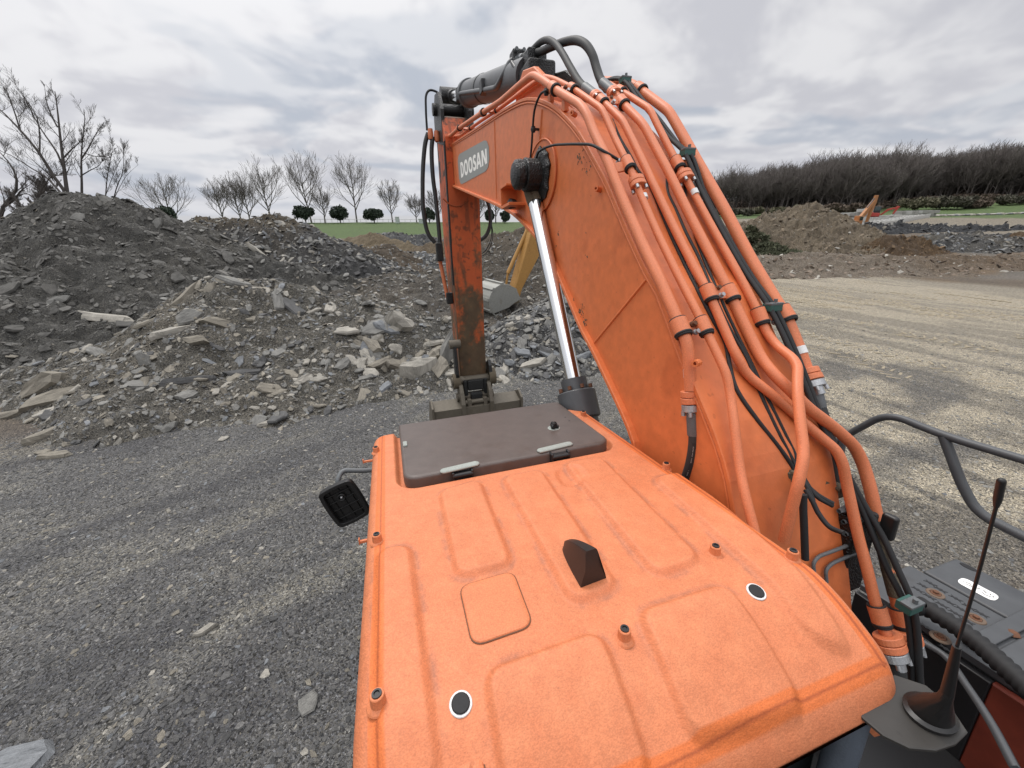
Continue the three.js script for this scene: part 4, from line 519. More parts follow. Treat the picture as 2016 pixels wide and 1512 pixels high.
  const tex = canvasTex(1024, 512, (x, w, hh) => { x.fillStyle = '#8d8f8b'; x.fillRect(0, 0, w, hh); for (let i = 0; i < 5000; i++) { const q3 = Rc(); x.fillStyle = `rgba(${q3 > 0.5 ? 255 : 60},${q3 > 0.5 ? 250 : 60},${q3 > 0.5 ? 240 : 55},0.05)`; x.fillRect(Rc() * w, Rc() * hh, 3, 5); } x.fillStyle = '#f2f0ea'; x.save(); x.font = 'bold 230px sans-serif'; x.textAlign = 'center'; x.textBaseline = 'middle'; const tw = x.measureText('DOOSAN').width; x.translate(w * 0.52, hh * 0.54); x.scale(w * 0.88 / tw, 1.5); x.fillText('DOOSAN', 0, 0); x.strokeStyle = '#f2f0ea'; x.lineWidth = 8; x.strokeText('DOOSAN', 0, 0); x.restore(); });
  const f0 = D[0][2], f1 = D[1][2], top = f => mix(D[0][1], D[1][1], (f - f0) / (f1 - f0)), bot = f => mix(D[4][1], D[3][1], (f - f0) / (f1 - f0));
  const g = new THREE.BufferGeometry(), pos = [], uv = [], N = 28, NV = 10, idx = [];
  for (let i = 0; i <= N; i++) { const t = i / N, f = mix(f0, f1, t), e = Math.min(t * 8, (1 - t) * 8, 1), rd = 0.06 * (1 - Math.sqrt(1 - (1 - e) * (1 - e))); for (let j = 0; j <= NV; j++) { const v = j / NV; const p3 = L(SB - 0.0025, mix(bot(f) + rd * 1.3, top(f) - rd, v), f); pos.push(p3.x, p3.y, p3.z); uv.push(t, mix(rd, 1 - rd, v)); } }
  for (let i = 0; i < N; i++) for (let j = 0; j < NV; j++) { const a = i * (NV + 1) + j, b2 = a + 1, c = a + NV + 1, d = c + 1; idx.push(a, b2, c, b2, d, c); }
  g.setAttribute('position', new THREE.Float32BufferAttribute(pos, 3)); g.setAttribute('uv', new THREE.Float32BufferAttribute(uv, 2)); g.setIndex(idx); g.computeVertexNormals();
  const pl = mkRaw('name_decal', g, std({ roughness: 0.55, map: tex }), boom); pl.userData.label = 'grey maker decal with white capital letters';
}
// ---- steel pipes along the boom
function pipe(name, pts, r, fil, mat, label) { return mk(name, sweep(fillet(pts, fil, 7), r, 18), mat, ex, label); }
const P = {};
P.a = [[.93,1.892,6.302],[.955,1.572,5.24],[.975,1.528,4.849],[.975,1.326,3.811],[.975,1.198,3.171],[.975,1.127,2.688],[.975,1.096,2.51],[.975,1.024,2.385],[.975,.881,2.158],[.975,.733,1.905],[.975,.672,1.838],[.975,.583,1.774],[.975,.429,1.64],[.975,.256,1.511],[.975,.078,1.369],[.975,-.046,1.258],[.975,-.172,1.155],[.975,-.22,1.118],[.975,-.264,1.083],[.975,-.32,1.066],[.975,-.431,1.044]];
P.b = [[1,1.851,6.258],[1.03,1.507,5.003],[1.05,1.459,4.621],[1.05,1.363,4.059],[1.05,1.248,3.422],[1.05,1.149,2.8],[1.05,1.103,2.536],[1.05,1.025,2.372],[1.05,.882,2.121],[1.05,.699,1.838],[1.05,.646,1.794],[1.05,.548,1.72],[1.05,.401,1.592],[1.05,.261,1.49],[1.05,.106,1.371],[1.05,-.054,1.235],[1.05,-.175,1.127],[1.05,-.218,1.092],[1.05,-.265,1.051],[1.05,-.361,.972],[1.045,-.428,.941],[1.02,-.5,.892],[.99,-.628,.823],[.97,-.694,.773],[.96,-.786,.716]];
P.c = [[1.165,.862,2.11],[1.165,.762,1.974],[1.165,.66,1.842],[1.165,.604,1.795],[1.165,.452,1.672],[1.165,.283,1.539],[1.165,.094,1.388],[1.165,-.054,1.261],[1.165,-.11,1.207],[1.165,-.246,1.108],[1.165,-.33,1.044],[1.19,-.393,1.013],[1.24,-.45,.956],[1.3,-.51,.92],[1.36,-.584,.859],[1.4,-.635,.811],[1.41,-.677,.79],[1.42,-.744,.773],[1.42,-.919,.702],[1.42,-.992,.667],[1.42,-1.103,.619],[1.42,-1.182,.578],[1.42,-1.207,.558]];
P.d = [[1.275,.889,2.119],[1.275,.768,1.982],[1.275,.644,1.828],[1.275,.536,1.741],[1.275,.395,1.623],[1.275,.204,1.476],[1.275,.029,1.333],[1.275,-.121,1.213],[1.275,-.255,1.111],[1.275,-.346,1.039],[1.275,-.395,.977],[1.3,-.443,.925],[1.34,-.499,.888],[1.43,-.568,.857],[1.52,-.647,.831],[1.55,-.714,.808],[1.55,-.792,.771],[1.55,-.924,.718],[1.55,-1.054,.666],[1.55,-1.145,.623],[1.55,-1.255,.578]];
P.e = [[1.365,1.002,2.309],[1.365,.885,2.127],[1.365,.744,1.913],[1.365,.669,1.858],[1.365,.491,1.717],[1.365,.331,1.585],[1.365,.123,1.415],[1.365,-.062,1.258],[1.365,-.204,1.146],[1.365,-.263,1.11],[1.365,-.311,1.056],[1.34,-.339,.97],[1.32,-.36,.934],[1.25,-.413,.874],[1.2,-.499,.811],[1.17,-.562,.768],[1.15,-.594,.748],[1.12,-.654,.73],[1.1,-.855,.726]];
P.f = [[1.48,1.13,2.567],[1.48,1.008,2.28],[1.48,.936,2.177],[1.48,.744,1.917],[1.48,.676,1.86],[1.48,.578,1.78],[1.48,.441,1.669],[1.48,.218,1.486],[1.48,.005,1.322],[1.48,-.127,1.209],[1.48,-.217,1.129],[1.48,-.335,1.056],[1.48,-.421,1.008]];
const pipeR = { a: 0.0205, b: 0.0145, c: 0.0165, d: 0.0195, e: 0.0160, f: 0.0235 };
const pipeMesh = {}; for (const k of 'abcdef') { const l = LL(P[k]); pipeMesh[k] = pipe('hydraulic_pipe', l, pipeR[k], k === 'e' || k === 'c' ? 0.09 : 0.07, M.pipe); }
// white paint-code tapes on the pipes
function sleeve(a, b, r, name, mat, parent, label) { return mk(name, cyl(L(a), L(b), r, r, 20), mat, parent, label); }
sleeve([.985,-.36,1.07], [.985,-.389,1.064], 0.0210, 'tape', M.white, pipeMesh.a, 'white tape'); sleeve([1.06,.276,1.499], [1.06,.259,1.487], 0.0150, 'tape', M.white, pipeMesh.b, 'white tape'); sleeve([1.365,.31,1.56], [1.365,.289,1.545], 0.0165, 'tape', M.white, pipeMesh.e, 'white tape'); sleeve([1.48,-.328,1.059], [1.48,-.353,1.043], 0.0240, 'tape', M.white, pipeMesh.f, 'white tape');
// flanges: two orange plates with four bolts
function flange(a, b, r, parent, grey) { const A = L(a), B = L(b), d = B.clone().sub(A).normalize(); const bend = new THREE.Quaternion().setFromUnitVectors(V(0, 1, 0), d), put = (g) => { g.applyQuaternion(bend); g.translate(A.x, A.y, A.z); return g; };
  const blk = (y0, y1, w) => { const s = new THREE.Shape(); s.absellipse(0, 0, w, w * 0.82, 0, Math.PI * 2); const g = new THREE.ExtrudeGeometry(s, { depth: y1 - y0 - 0.004, bevelEnabled: true, bevelSize: 0.002, bevelThickness: 0.002, bevelSegments: 1, curveSegments: 12 }); g.rotateX(-Math.PI / 2); g.translate(0, y0, 0); return put(g); };
  const f = mk('pipe_flange', [blk(-0.002, 0.020, r * 1.9), blk(0.022, 0.044, r * 1.95)], M.pipe, ex); if (grey) { mk('coupling', [blk(0.047, 0.072, r * 1.85), put(new THREE.CylinderGeometry(r * 0.95, r * 1.05, 0.03, 18).translate(0, 0.085, 0))], M.zinc, f); }
  for (let i = 0; i < 4; i++) { const x = (i & 1 ? 1 : -1) * r * 1.2, z = (i & 2 ? 1 : -1) * r * 0.95; mk('bolt', put(new THREE.CylinderGeometry(0.0075, 0.0075, 0.016, 6).translate(x, (grey ? 0.078 : 0.052), z)), M.zinc, f); } return f; }
flange([1.06,.346,1.554], [1.06,.28,1.51], 0.0175, ex); flange([1.365,.393,1.634], [1.365,.331,1.585], 0.019, ex); flange([.985,-.439,1.053], [.985,-.478,1.045], 0.0185, ex, true); flange([1.48,-.405,1.007], [1.48,-.44,.982], 0.019, ex, true); flange([1.42,-1.191,.566], [1.42,-1.229,.546], 0.022, ex, true); flange([1.55,-1.235,.584], [1.55,-1.278,.566], 0.024, ex, true);
// clamps: an orange saddle over a black rubber bush
function clamp1(k, px0, px1, base) { // along pipe k from px0 to px1 (machine points)
  const A = L(px0), B = L(px1), d = B.clone().sub(A), len = d.length(); d.normalize(); const r = pipeR[k], c = A.clone().add(B).multiplyScalar(0.5);
  const shell = (r0, l0, l1, seg = 24) => { const g = new THREE.CylinderGeometry(r0, r0, (l1 - l0), seg, 1, false); g.translate(0, (l0 + l1) / 2, 0); g.applyQuaternion(new THREE.Quaternion().setFromUnitVectors(V(0, 1, 0), d)); g.translate(c.x, c.y, c.z); return g; };
  const m = mk('pipe_clamp', [shell(r + 0.0095, -0.027, 0.027)], M.pipe, ex);
  const tor = (y, R0, t) => { const g = new THREE.TorusGeometry(R0, t, 8, 28); g.rotateX(Math.PI / 2); g.translate(0, y, 0); g.applyQuaternion(new THREE.Quaternion().setFromUnitVectors(V(0, 1, 0), d)); g.translate(c.x, c.y, c.z); return g; };
  mk('rubber_bush', [tor(0.0295, r + 0.0055, 0.0058), tor(0.036, r + 0.0045, 0.005), shell(r + 0.0075, -0.029, 0.029), tor(-0.0285, r + 0.0065, 0.0032)], M.rubber, m);
  return m;
}
const along = (k, i, t) => { const a = P[k][i], b = P[k][i + 1]; return [0, 1, 2].map(j => mix(a[j], b[j], t)); };
function clampOn(k, px) { // nearest place on the pipe to a machine point
  const q = L(px); let best = null; for (let i = 0; i < P[k].length - 1; i++) { const a = L(P[k][i]), b = L(P[k][i + 1]), ab = b.clone().sub(a), t = clamp(q.clone().sub(a).dot(ab) / ab.lengthSq()), p = a.clone().addScaledVector(ab, t), dd = p.distanceTo(q); if (!best || dd < best[0]) best = [dd, p, ab.normalize()]; }
  const s = v => [v.x + 1.2, v.y - 3.6, 0.6 - v.z]; return clamp1(k, s(best[1].clone().addScaledVector(best[2], -0.03)), s(best[1].clone().addScaledVector(best[2], 0.03))); }
function hexBolt(p, dir, mat, parent, r = 0.0085) { const a = L(p), q = a.clone().addScaledVector(dir, 0.012); mk('bolt', [cyl(a, q, r, r, 6), cyl(a.clone().addScaledVector(dir, -0.008), a, r * 1.25, r * 1.25, 14)], mat, parent); }
const upN = L(0, 0.45, -0.9).sub(L(0, 0, 0)).normalize();
function bridge(a, b, parent) { const A = L(a), B = L(b), d = B.clone().sub(A), g = new RoundedBoxGeometry(d.length(), 0.010, 0.045, 1, 0.003); const x = d.clone().normalize(), y = upN.clone().sub(x.clone().multiplyScalar(upN.dot(x))).normalize(), z = x.clone().cross(y); g.applyMatrix4(new THREE.Matrix4().makeBasis(x, y, z)); const m = A.add(B).multiplyScalar(0.5); g.translate(m.x, m.y, m.z); mk('bridge_plate', g, M.pipe, parent); }
for (const [k1, p1, k2, p2, b1, b2] of [
  ['a', [.985,-.222,1.13], 'b', [1.06,-.22,1.103], [1.02,-.207,1.109], [1.02,-.233,1.091]],
  ['c', [1.165,-.113,1.206], 'd', [1.275,-.121,1.213], [1.215,-.097,1.213], [1.215,-.123,1.192]],
  ['e', [1.365,-.208,1.145], 'f', [1.48,-.207,1.135], [1.42,-.213,1.139], [1.42,-.233,1.122]],
  ['c', [1.165,.81,2.036], 'd', [1.275,.811,2.022], [1.215,.823,2.036], [1.215,.798,2.011]],
  ['a', [.985,.909,2.213], 'b', [1.06,.89,2.142], [1.02,.904,2.168], [1.02,.876,2.131]],
  ['e', [1.365,.925,2.189], 'f', [1.48,.936,2.177], [1.42,.936,2.195], [1.42,.917,2.169]],
  ['a', [.985,1.316,3.722], 'b', [1.06,1.278,3.574], [1.02,1.286,3.637], null], ['a', [.97,1.52,4.792], 'b', [1.05,1.448,4.571], [1.01,1.47,4.666], null],
]) { const m = clampOn(k1, p1); clampOn(k2, p2); bridge(p1, p2, m); hexBolt(b1, upN, b2 ? M.rust : M.zinc, m); if (b2) hexBolt(b2, upN, M.zinc, m); }
{ const m = clampOn('b', [1.06,.416,1.608]); hexBolt([1.03,.432,1.644], upN, M.zinc, m, 0.010); hexBolt([1.03,.404,1.626], upN, M.rust, m, 0.0095); const m2 = clampOn('e', [1.365,.451,1.675]); hexBolt([1.4,.431,1.647], upN, M.rust, m2); bridge([1.06,.41,1.607], [.99,.398,1.606], m); bridge([1.365,.442,1.674], [1.47,.454,1.709], m2); clampOn('c', [1.42,-1.137,.599]); clampOn('d', [1.55,-1.194,.6]); mk('grease_sleeve', sweep(LL([[1.55,-.895,.73],[1.55,-.956,.705],[1.55,-1.054,.666],[1.55,-1.133,.628]]), t => 0.0205 + 0.003 * Math.sin(t * 9) * t, 18), M.mud, ex, 'dirty pipe end caked with old grease'); }
// ---- hoses
function hose(pts, r, label, mat = M.hose, n = 60, name = 'hydraulic_hose') { return mk(name, sweep(smoothPath(LL(pts), n), r, 14), mat, ex, label); }
const hA = hose([[1.2,1.586,3.411],[1.2,1.525,3.227],[1.2,1.497,3.079],[1.2,1.472,2.935],[1.2,1.423,2.804],[1.2,1.344,2.684],[1.19,1.237,2.558],[1.18,1.122,2.439],[1.17,.983,2.289],[1.165,.905,2.178]], 0.0205, 'thick black hose arching over the top of the boom, left of two');
const hB = hose([[1.2,1.451,3.022],[1.2,1.405,2.892],[1.21,1.378,2.787],[1.23,1.335,2.629],[1.25,1.287,2.502],[1.26,1.219,2.4],[1.27,1.144,2.338],[1.275,1.075,2.304],[1.275,.993,2.25],[1.275,.923,2.177]], 0.0235, 'thick black hose arching over the top of the boom, right of two');
mk('ferrule', cyl(L([1.17,.943,2.234]), L([1.165,.862,2.11]), 0.0245, 0.0225, 20), M.greySteel, hA); mk('ferrule', cyl(L([1.275,.968,2.227]), L([1.275,.889,2.119]), 0.027, 0.025, 20), M.greySteel, hB);
mk('ferrule', cyl(L([1.2,1.603,3.46]), L([1.2,1.545,3.294]), 0.024, 0.022, 18), M.zinc, hA);
flange([1.165,.859,2.11], [1.165,.789,2.015], 0.0165, ex); flange([1.275,.887,2.118], [1.275,.811,2.022], 0.0185, ex);
const hLow = hose([[.985,-.532,1.033],[.985,-.56,1.024],[.985,-.6,1.017],[.985,-.649,1.015],[.985,-.707,1.02],[.985,-.786,1.037],[.985,-.891,1.065]], 0.0185, 'black hose with printed white lettering dropping behind the cab'); mk('ferrule', lathe(L([.985,-.491,1.039]), L([.985,-.597,1.019]), [[0, 0.015], [0.02, 0.016], [0.022, 0.0215], [0.10, 0.0215], [0.105, 0.020]], 20), M.greySteel, hLow, 'grey crimped ferrule');
{ const m = hose([[1.48,-.44,.983],[1.48,-.489,.964],[1.48,-.549,.933],[1.48,-.617,.899],[1.48,-.704,.865],[1.48,-.814,.836]], 0.02, 'hose dropping from the right hand pipe'); mk('ferrule', lathe(L([1.48,-.448,.98]), L([1.48,-.518,.949]), [[0, 0.014], [0.02, 0.022], [0.09, 0.022], [0.1, 0.02]], 18), M.greySteel, m); }
hose([[1.42,-1.241,.544],[1.42,-1.277,.528],[1.42,-1.334,.513],[1.42,-1.436,.495]], 0.026, 'greasy hose below the lower pipe flange'); hose([[1.55,-1.309,.555],[1.55,-1.366,.536],[1.55,-1.471,.508]], 0.028, null);
{ // the white print running down that hose
  const path = smoothPath(LL([[.985,-.615,1.015],[.985,-.649,1.015],[.985,-.707,1.02],[.985,-.769,1.033]]), 24), pos = [], uv = [], idx = [], cam = L(0, 0, 0); path.forEach((p, i) => { const T = path[Math.min(i + 1, 24)].clone().sub(path[Math.max(i - 1, 0)]).normalize(), n = cam.clone().sub(p); n.sub(T.clone().multiplyScalar(n.dot(T))).normalize(); const b = T.clone().cross(n); for (const k of [-1, 0, 1]) { const a = k * 0.22, q = p.clone().addScaledVector(n, Math.cos(a) * 0.0189).addScaledVector(b, Math.sin(a) * 0.0189); pos.push(q.x, q.y, q.z); uv.push(i / 24, 0.5 - k * 0.5); } if (i) for (const k of [0, 1]) { const o = i * 3 + k; idx.push(o - 3, o - 2, o, o - 2, o + 1, o); } });
  const g = new THREE.BufferGeometry(); g.setAttribute('position', new THREE.Float32BufferAttribute(pos, 3)); g.setAttribute('uv', new THREE.Float32BufferAttribute(uv, 2)); g.setIndex(idx); g.computeVertexNormals();
  const tex = canvasTex(512, 64, (x, w, h) => { x.fillStyle = '#242424'; x.fillRect(0, 0, w, h); x.fillStyle = '#b9b7b2'; x.font = '34px sans-serif'; x.textBaseline = 'middle'; x.fillText('4000 PSI 100R', 40, 33); x.fillText('/ 2SN', 360, 33); }); mkRaw('hose_print', g, std({ roughness: 0.7, map: tex }), hLow); }
// black cables and small hoses
const cable = (pts, r = 0.0075, mat = M.rubber, n = 90) => mk('cable', sweep(smoothPath(LL(pts), n), r, 10), mat, ex);
cable([[1.4,1.074,2.488],[1.4,1.051,2.37],[1.4,.986,2.218],[1.4,.839,2.064],[1.4,.71,1.924],[1.4,.58,1.788],[1.4,.492,1.681],[1.4,.324,1.564],[1.4,.165,1.443],[1.4,-.04,1.272],[1.4,-.181,1.136],[1.4,-.311,1.04],[1.4,-.445,.952],[1.4,-.529,.901],[1.41,-.617,.844],[1.43,-.719,.795],[1.45,-.804,.745],[1.46,-.907,.685],[1.47,-1,.633],[1.47,-1.08,.571],[1.47,-1.161,.541],[1.47,-1.26,.515],[1.47,-1.382,.489]], 0.0095);
cable([[1.43,1.098,2.51],[1.43,1.05,2.336],[1.43,.986,2.223],[1.43,.844,2.071],[1.43,.7,1.915],[1.43,.545,1.756],[1.43,.477,1.667],[1.43,.299,1.562],[1.43,.157,1.45],[1.43,-.067,1.257],[1.43,-.183,1.139],[1.43,-.332,1.032],[1.43,-.451,.958],[1.43,-.536,.907],[1.42,-.618,.841],[1.44,-.718,.789],[1.46,-.812,.731],[1.47,-.896,.667],[1.47,-.98,.609],[1.47,-1.061,.556],[1.47,-1.145,.526],[1.47,-1.242,.501],[1.47,-1.361,.474]], 0.0095);
cable([[1.248,.739,2.07],[1.177,.589,1.872],[1.169,.488,1.767],[1.162,.406,1.687],[1.179,.354,1.638],[1.179,.277,1.576],[1.165,.123,1.447],[1.156,-.012,1.33],[1.144,-.115,1.23],[1.158,-.219,1.155],[1.172,-.286,1.11],[1.149,-.359,1.056],[1.131,-.431,.999],[1.155,-.516,.933],[1.201,-.602,.878],[1.229,-.657,.845],[1.244,-.69,.832],[1.249,-.723,.785],[1.263,-.746,.754],[1.292,-.765,.727]], 0.0078);
cable([[1.55,.564,1.849],[1.396,.465,1.748],[1.301,.379,1.665],[1.262,.303,1.6],[1.26,.231,1.542],[1.249,.129,1.455],[1.244,.011,1.353],[1.211,-.143,1.212],[1.221,-.254,1.134],[1.239,-.353,1.063],[1.224,-.466,.974],[1.229,-.576,.895],[1.25,-.661,.845],[1.244,-.706,.791],[1.25,-.744,.755],[1.29,-.772,.725]], 0.0068); cable([[1.485,.441,1.724],[1.387,.355,1.642],[1.334,.256,1.562],[1.285,.095,1.426],[1.235,-.144,1.211],[1.241,-.262,1.128],[1.248,-.37,1.049],[1.246,-.469,.972],[1.254,-.574,.897],[1.268,-.655,.849],[1.23,-.706,.78],[1.225,-.749,.743]], 0.0068); cable([[1.2,-.71,.758],[1.2,-.736,.731],[1.2,-.766,.706],[1.2,-.789,.669],[1.2,-.783,.631]], 0.0075);
cable([[1.16,-.706,.735],[1.16,-.752,.727],[1.16,-.816,.713],[1.16,-.915,.692]], 0.011);
cable([[.94,.907,2.217],[.94,.921,2.318],[.94,.881,2.407],[.94,.793,2.446],[.94,.717,2.468],[.94,.643,2.5]], 0.0062); cable([[.93,.619,2.372],[.93,.642,2.338],[.93,.642,2.26],[.93,.621,2.119],[.93,.592,2],[.93,.546,1.828],[.94,.513,1.721],[.97,.465,1.646],[1.02,.439,1.637]], 0.0062);
for (const q of [[.945,.795,2.45], [.95,.912,2.254]]) mk('cable_tie', [exBox(q[0] - 0.012, q[0] + 0.035, q[1] - 0.006, q[1] + 0.006, q[2] - 0.012, q[2] + 0.006, 0.003), lathe(L(q[0], q[1] - 0.015, q[2]), L(q[0], q[1] + 1, q[2]), [[0, 0.012], [0.015, 0.016], [0.03, 0.012]], 12)], M.black, ex);
// grey thin lines and the greasy valve block low on the boom
for (const l of [[[1.251,-1.015,.711],[1.249,-.981,.72],[1.277,-.965,.725],[1.356,-.963,.725],[1.469,-.959,.726]], [[1.302,-1.057,.699],[1.301,-1.016,.71],[1.334,-1.002,.714],[1.4,-.998,.715],[1.489,-.995,.716]]]) mk('steel_line', sweep(fillet(LL(l), 0.03, 5), 0.006, 10), M.greySteel, ex);
{ const R = rng(3); const c = [1.48,-.954,.728]; const b = mk('valve_block', [exBox(c[0] - 0.07, c[0] + 0.05, c[1] - 0.22, c[1] + 0.10, c[2] - 0.015, c[2] + 0.05, 0.012), exBox(c[0] - 0.05, c[0] + 0.0, c[1] - 0.02, c[1] + 0.07, c[2], c[2] + 0.04, 0.01)], M.grease, ex, 'black greasy valve block'); for (const q of [[1.41,-.84,.76],[1.422,-.878,.747],[1.423,-.918,.734]]) mk('fitting', lathe(L(q), L(q[0] + 0.5, q[1], q[2]), [[-0.02, 0.008], [0, 0.010], [0.005, 0.013], [0.02, 0.013], [0.022, 0.015], [0.035, 0.015]], 6), M.greySteel, b); const l = [1.437,-.798,.798]; mk('lug', [exBox(l[0] - 0.012, l[0] + 0.02, l[1] - 0.02, l[1] + 0.014, l[2] - 0.01, l[2] + 0.03, 0.004), exBox(l[0] - 0.02, l[0] + 0.024, l[1] + 0.012, l[1] + 0.022, l[2] - 0.012, l[2] + 0.03, 0.003)], M.mud, b); const l2 = [1.228,-.711,.832]; mk('lug', [exBox(l2[0] - 0.014, l2[0] + 0.01, l2[1] - 0.02, l2[1] + 0.02, l2[2] - 0.008, l2[2] + 0.02, 0.004), exBox(l2[0] - 0.006, l2[0] + 0.016, l2[1] - 0.012, l2[1] + 0.026, l2[2] - 0.016, l2[2] + 0.01, 0.004)], M.mud, b); }
// green cable blocks
for (const [q, dx] of [[[1.42,.994,2.234], 1], [[1.42,.493,1.684], 1], [[1.42,-.178,1.142], 1], [[1.41,-1.033,.537], 1]]) { const c = L(q), d = upN; const m = mk('cable_block', [exBox(q[0] - 0.030, q[0] + 0.030, q[1] - 0.015, q[1] + 0.015, q[2] - 0.020, q[2] + 0.020, 0.003)], M.green, ex, 'green plastic cable block'); mk('cover_plate', exBox(q[0] - 0.031, q[0] + 0.031, q[1] + 0.009, q[1] + 0.018, q[2] - 0.021, q[2] + 0.010, 0.002), M.greySteel, m); const b = L(q[0], q[1] + 0.02, q[2] - 0.01); mk('bolt', cyl(b, b.clone().add(V(0, 0.012, 0)), 0.007, 0.007, 6), M.greySteel, m); }
// dark oblong lamp or mirror back beyond the pipes
{ const q = [1.5,-.87,.673]; mk('side_mirror', exBox(q[0] - 0.012, q[0] + 0.012, q[1] - 0.045, q[1] + 0.045, q[2] - 0.022, q[2] + 0.022, 0.010), M.plastic, ex, 'black oblong mirror back beyond the pipes'); }

// ---- lift cylinder on the near side of the boom
{
  const top = L([.93,.451,2.433]), bot = L([.93,-.621,1.857]), low = bot.clone().add(bot.clone().sub(top).normalize().multiplyScalar(0.75)), T = d => top.clone().lerp(bot, d);
  const c = mk('lift_cylinder', lathe(bot.clone().lerp(top, 0.02), low, [[0.0, 0.0], [0, 0.072], [0.065, 0.072], [0.07, 0.100], [0.075, 0.105], [0.215, 0.105], [0.22, 0.100], [0.225, 0.088], [0.75, 0.088]], 36), M.darkSteel, ex, 'dark grey barrel of the lift cylinder');
  mk('rod', cyl(T(0.05), bot, 0.044, 0.044, 36), M.chrome, c, 'bright chrome rod'); mk('rod_eye', lathe(T(-0.10), T(0.5), [[0, 0.058], [0.1, 0.056], [0.17, 0.052], [0.20, 0.047]], 24), M.mud, c);
  for (let i = 0; i < 8; i++) { const d = low.clone().sub(bot).normalize(), a = i / 8 * 6.283, x = V(1, 0, 0).cross(d).normalize(), y = d.clone().cross(x), p = bot.clone().addScaledVector(d, 0.04).addScaledVector(x, Math.cos(a) * 0.088).addScaledVector(y, Math.sin(a) * 0.088); mk('bolt', cyl(p, p.clone().addScaledVector(d, -0.02), 0.011, 0.011, 8), M.rust, c); }
}
// ---- arm cylinder along the top
{
  const a = L([1.2,1.359,3.13]), b = L([1.2,2.014,5.218]), e = L([1.2,2.383,6.317]), c = mk('arm_cylinder', lathe(a, b, [[0, 0.0], [0, 0.12], [a.distanceTo(b) - 0.24, 0.125], [a.distanceTo(b) - 0.23, 0.125], [a.distanceTo(b) - 0.14, 0.125], [a.distanceTo(b) - 0.13, 0.142], [a.distanceTo(b) - 0.02, 0.142], [a.distanceTo(b), 0.11], [a.distanceTo(b), 0]], 40), M.darkSteel, ex, 'dark grey barrel of the arm cylinder on top of the boom');
  mk('rod', cyl(b, e, 0.06, 0.06, 32), M.chrome, c, 'chrome rod end'); mk('rod_eye', [lathe(L(1.05, 0, 0).add(e).sub(L(1.2, 0, 0)), L(1.35, 0, 0).add(e).sub(L(1.2, 0, 0)), [[0, 0.0], [0, 0.11], [0.3, 0.11], [0.3, 0]], 24), cyl(e, b.clone().lerp(e, 0.80), 0.085, 0.075, 20)], M.grease, c);
  const dir = b.clone().sub(a).normalize(); const hoop = a.clone().lerp(b, 0.62); mk('hoop', lathe(hoop, b, [[0, 0.126], [0.002, 0.129], [0.03, 0.129], [0.032, 0.126]], 36), M.black, c);
  mk('oil_line', sweep(fillet(LL([[1.08,1.998,5.198],[1.08,1.57,3.952],[1.08,1.462,3.627],[1.08,1.468,3.445],[1.14,1.564,3.435],[1.18,1.582,3.414]]), 0.10, 6), 0.022, 14), M.darkSteel, c);
  const q = [1.08,1.625,4.055]; mk('line_clamp', exBox(q[0] - 0.03, q[0] + 0.05, q[1] - 0.05, q[1] + 0.06, q[2] - 0.05, q[2] + 0.05, 0.01), M.black, c); const q2 = [1.12,2.035,5.304]; mk('port_block', [exBox(q2[0] - 0.05, q2[0] + 0.05, q2[1] - 0.08, q2[1] + 0.05, q2[2] - 0.06, q2[2] + 0.04, 0.01)], M.grease, c);
  // head bracket, port block and stub under the second hose
  const j = [1.2,1.412,3.064]; mk('port_block', [exBox(j[0] - 0.07, j[0] + 0.07, j[1] - 0.05, j[1] + 0.06, j[2] - 0.07, j[2] + 0.07, 0.012), cyl(L(j[0], j[1] + 0.05, j[2]), L([1.2,1.456,3.022]), 0.026, 0.026, 14), exBox(j[0] - 0.10, j[0] + 0.10, j[1] - 0.16, j[1] - 0.04, j[2] - 0.16, j[2] + 0.1, 0.02)], M.grease, c);
  for (const s of [1.09, 1.31]) mk('ear', exPlate([[3.15, 1.05], [3.1, 1.24], [2.95, 1.30], [2.75, 1.24], [2.15, 0.80], [2.5, 0.9]], s - 0.02, s + 0.02, 0.006), s > 1.2 ? M.grease : M.boom, c);
  const k = [1.2,1.588,3.423]; mk('elbow', [exBox(k[0] - 0.05, k[0] + 0.05, k[1] - 0.05, k[1] + 0.05, k[2] - 0.05, k[2] + 0.06, 0.015)], M.grease, c); for (const [x, y] of [[-0.03, 0.03], [0.03, 0.03], [-0.03, -0.03], [0.03, -0.03]]) { const p = L(k[0] + x, k[1] + y, k[2] - 0.05); mk('bolt', cyl(p, p.clone().add(V(0, 0, 0.03)), 0.014, 0.014, 8), M.greySteel, c); }
  mk('stay', cyl(L([1.1,1.488,3.266]), L([1.1,1.371,3.135]), 0.014, 0.014, 10), M.black, c);
}
// ---- stick, worn to bare metal and caked with mud at its lower end
const wornMap = dataTex(1024, (u, v) => { // 6.4 m square, v is the height in the machine
  const y = v * 6.4, n = tfbm(u, v, 24, 6, 71), st = tfbm(u, v * 0.25, 96, 3, 12), sc = tfbm(u, v, 90, 3, 44); let c = [0.88, 0.40, 0.19]; const f = 0.86 + 0.28 * (n - 0.5); c = c.map(k => k * f);
  const streak = sstep(0.56, 0.66, st) * 0.55 + sstep(0.64, 0.72, sc) * 0.7; c = mix3(c, [0.25, 0.17, 0.12], clamp(streak) * 0.55);
  const fn = tfbm(u, v, 220, 3, 9), mud = sstep(0.40, 0.68, 0.62 * n + 0.26 * st + 0.18 * fn + (3.25 - y) * 0.17); c = mix3(c, mix3([0.38, 0.33, 0.24], [0.23, 0.19, 0.14], tfbm(u, v, 60, 4, 5)), mud * 0.93);
  const up = sstep(0.53, 0.62, n + (y - 5.15) * 0.3); c = mix3(c, [0.10, 0.08, 0.065], up * 0.85); return c; }, true, 1 / 6.4);
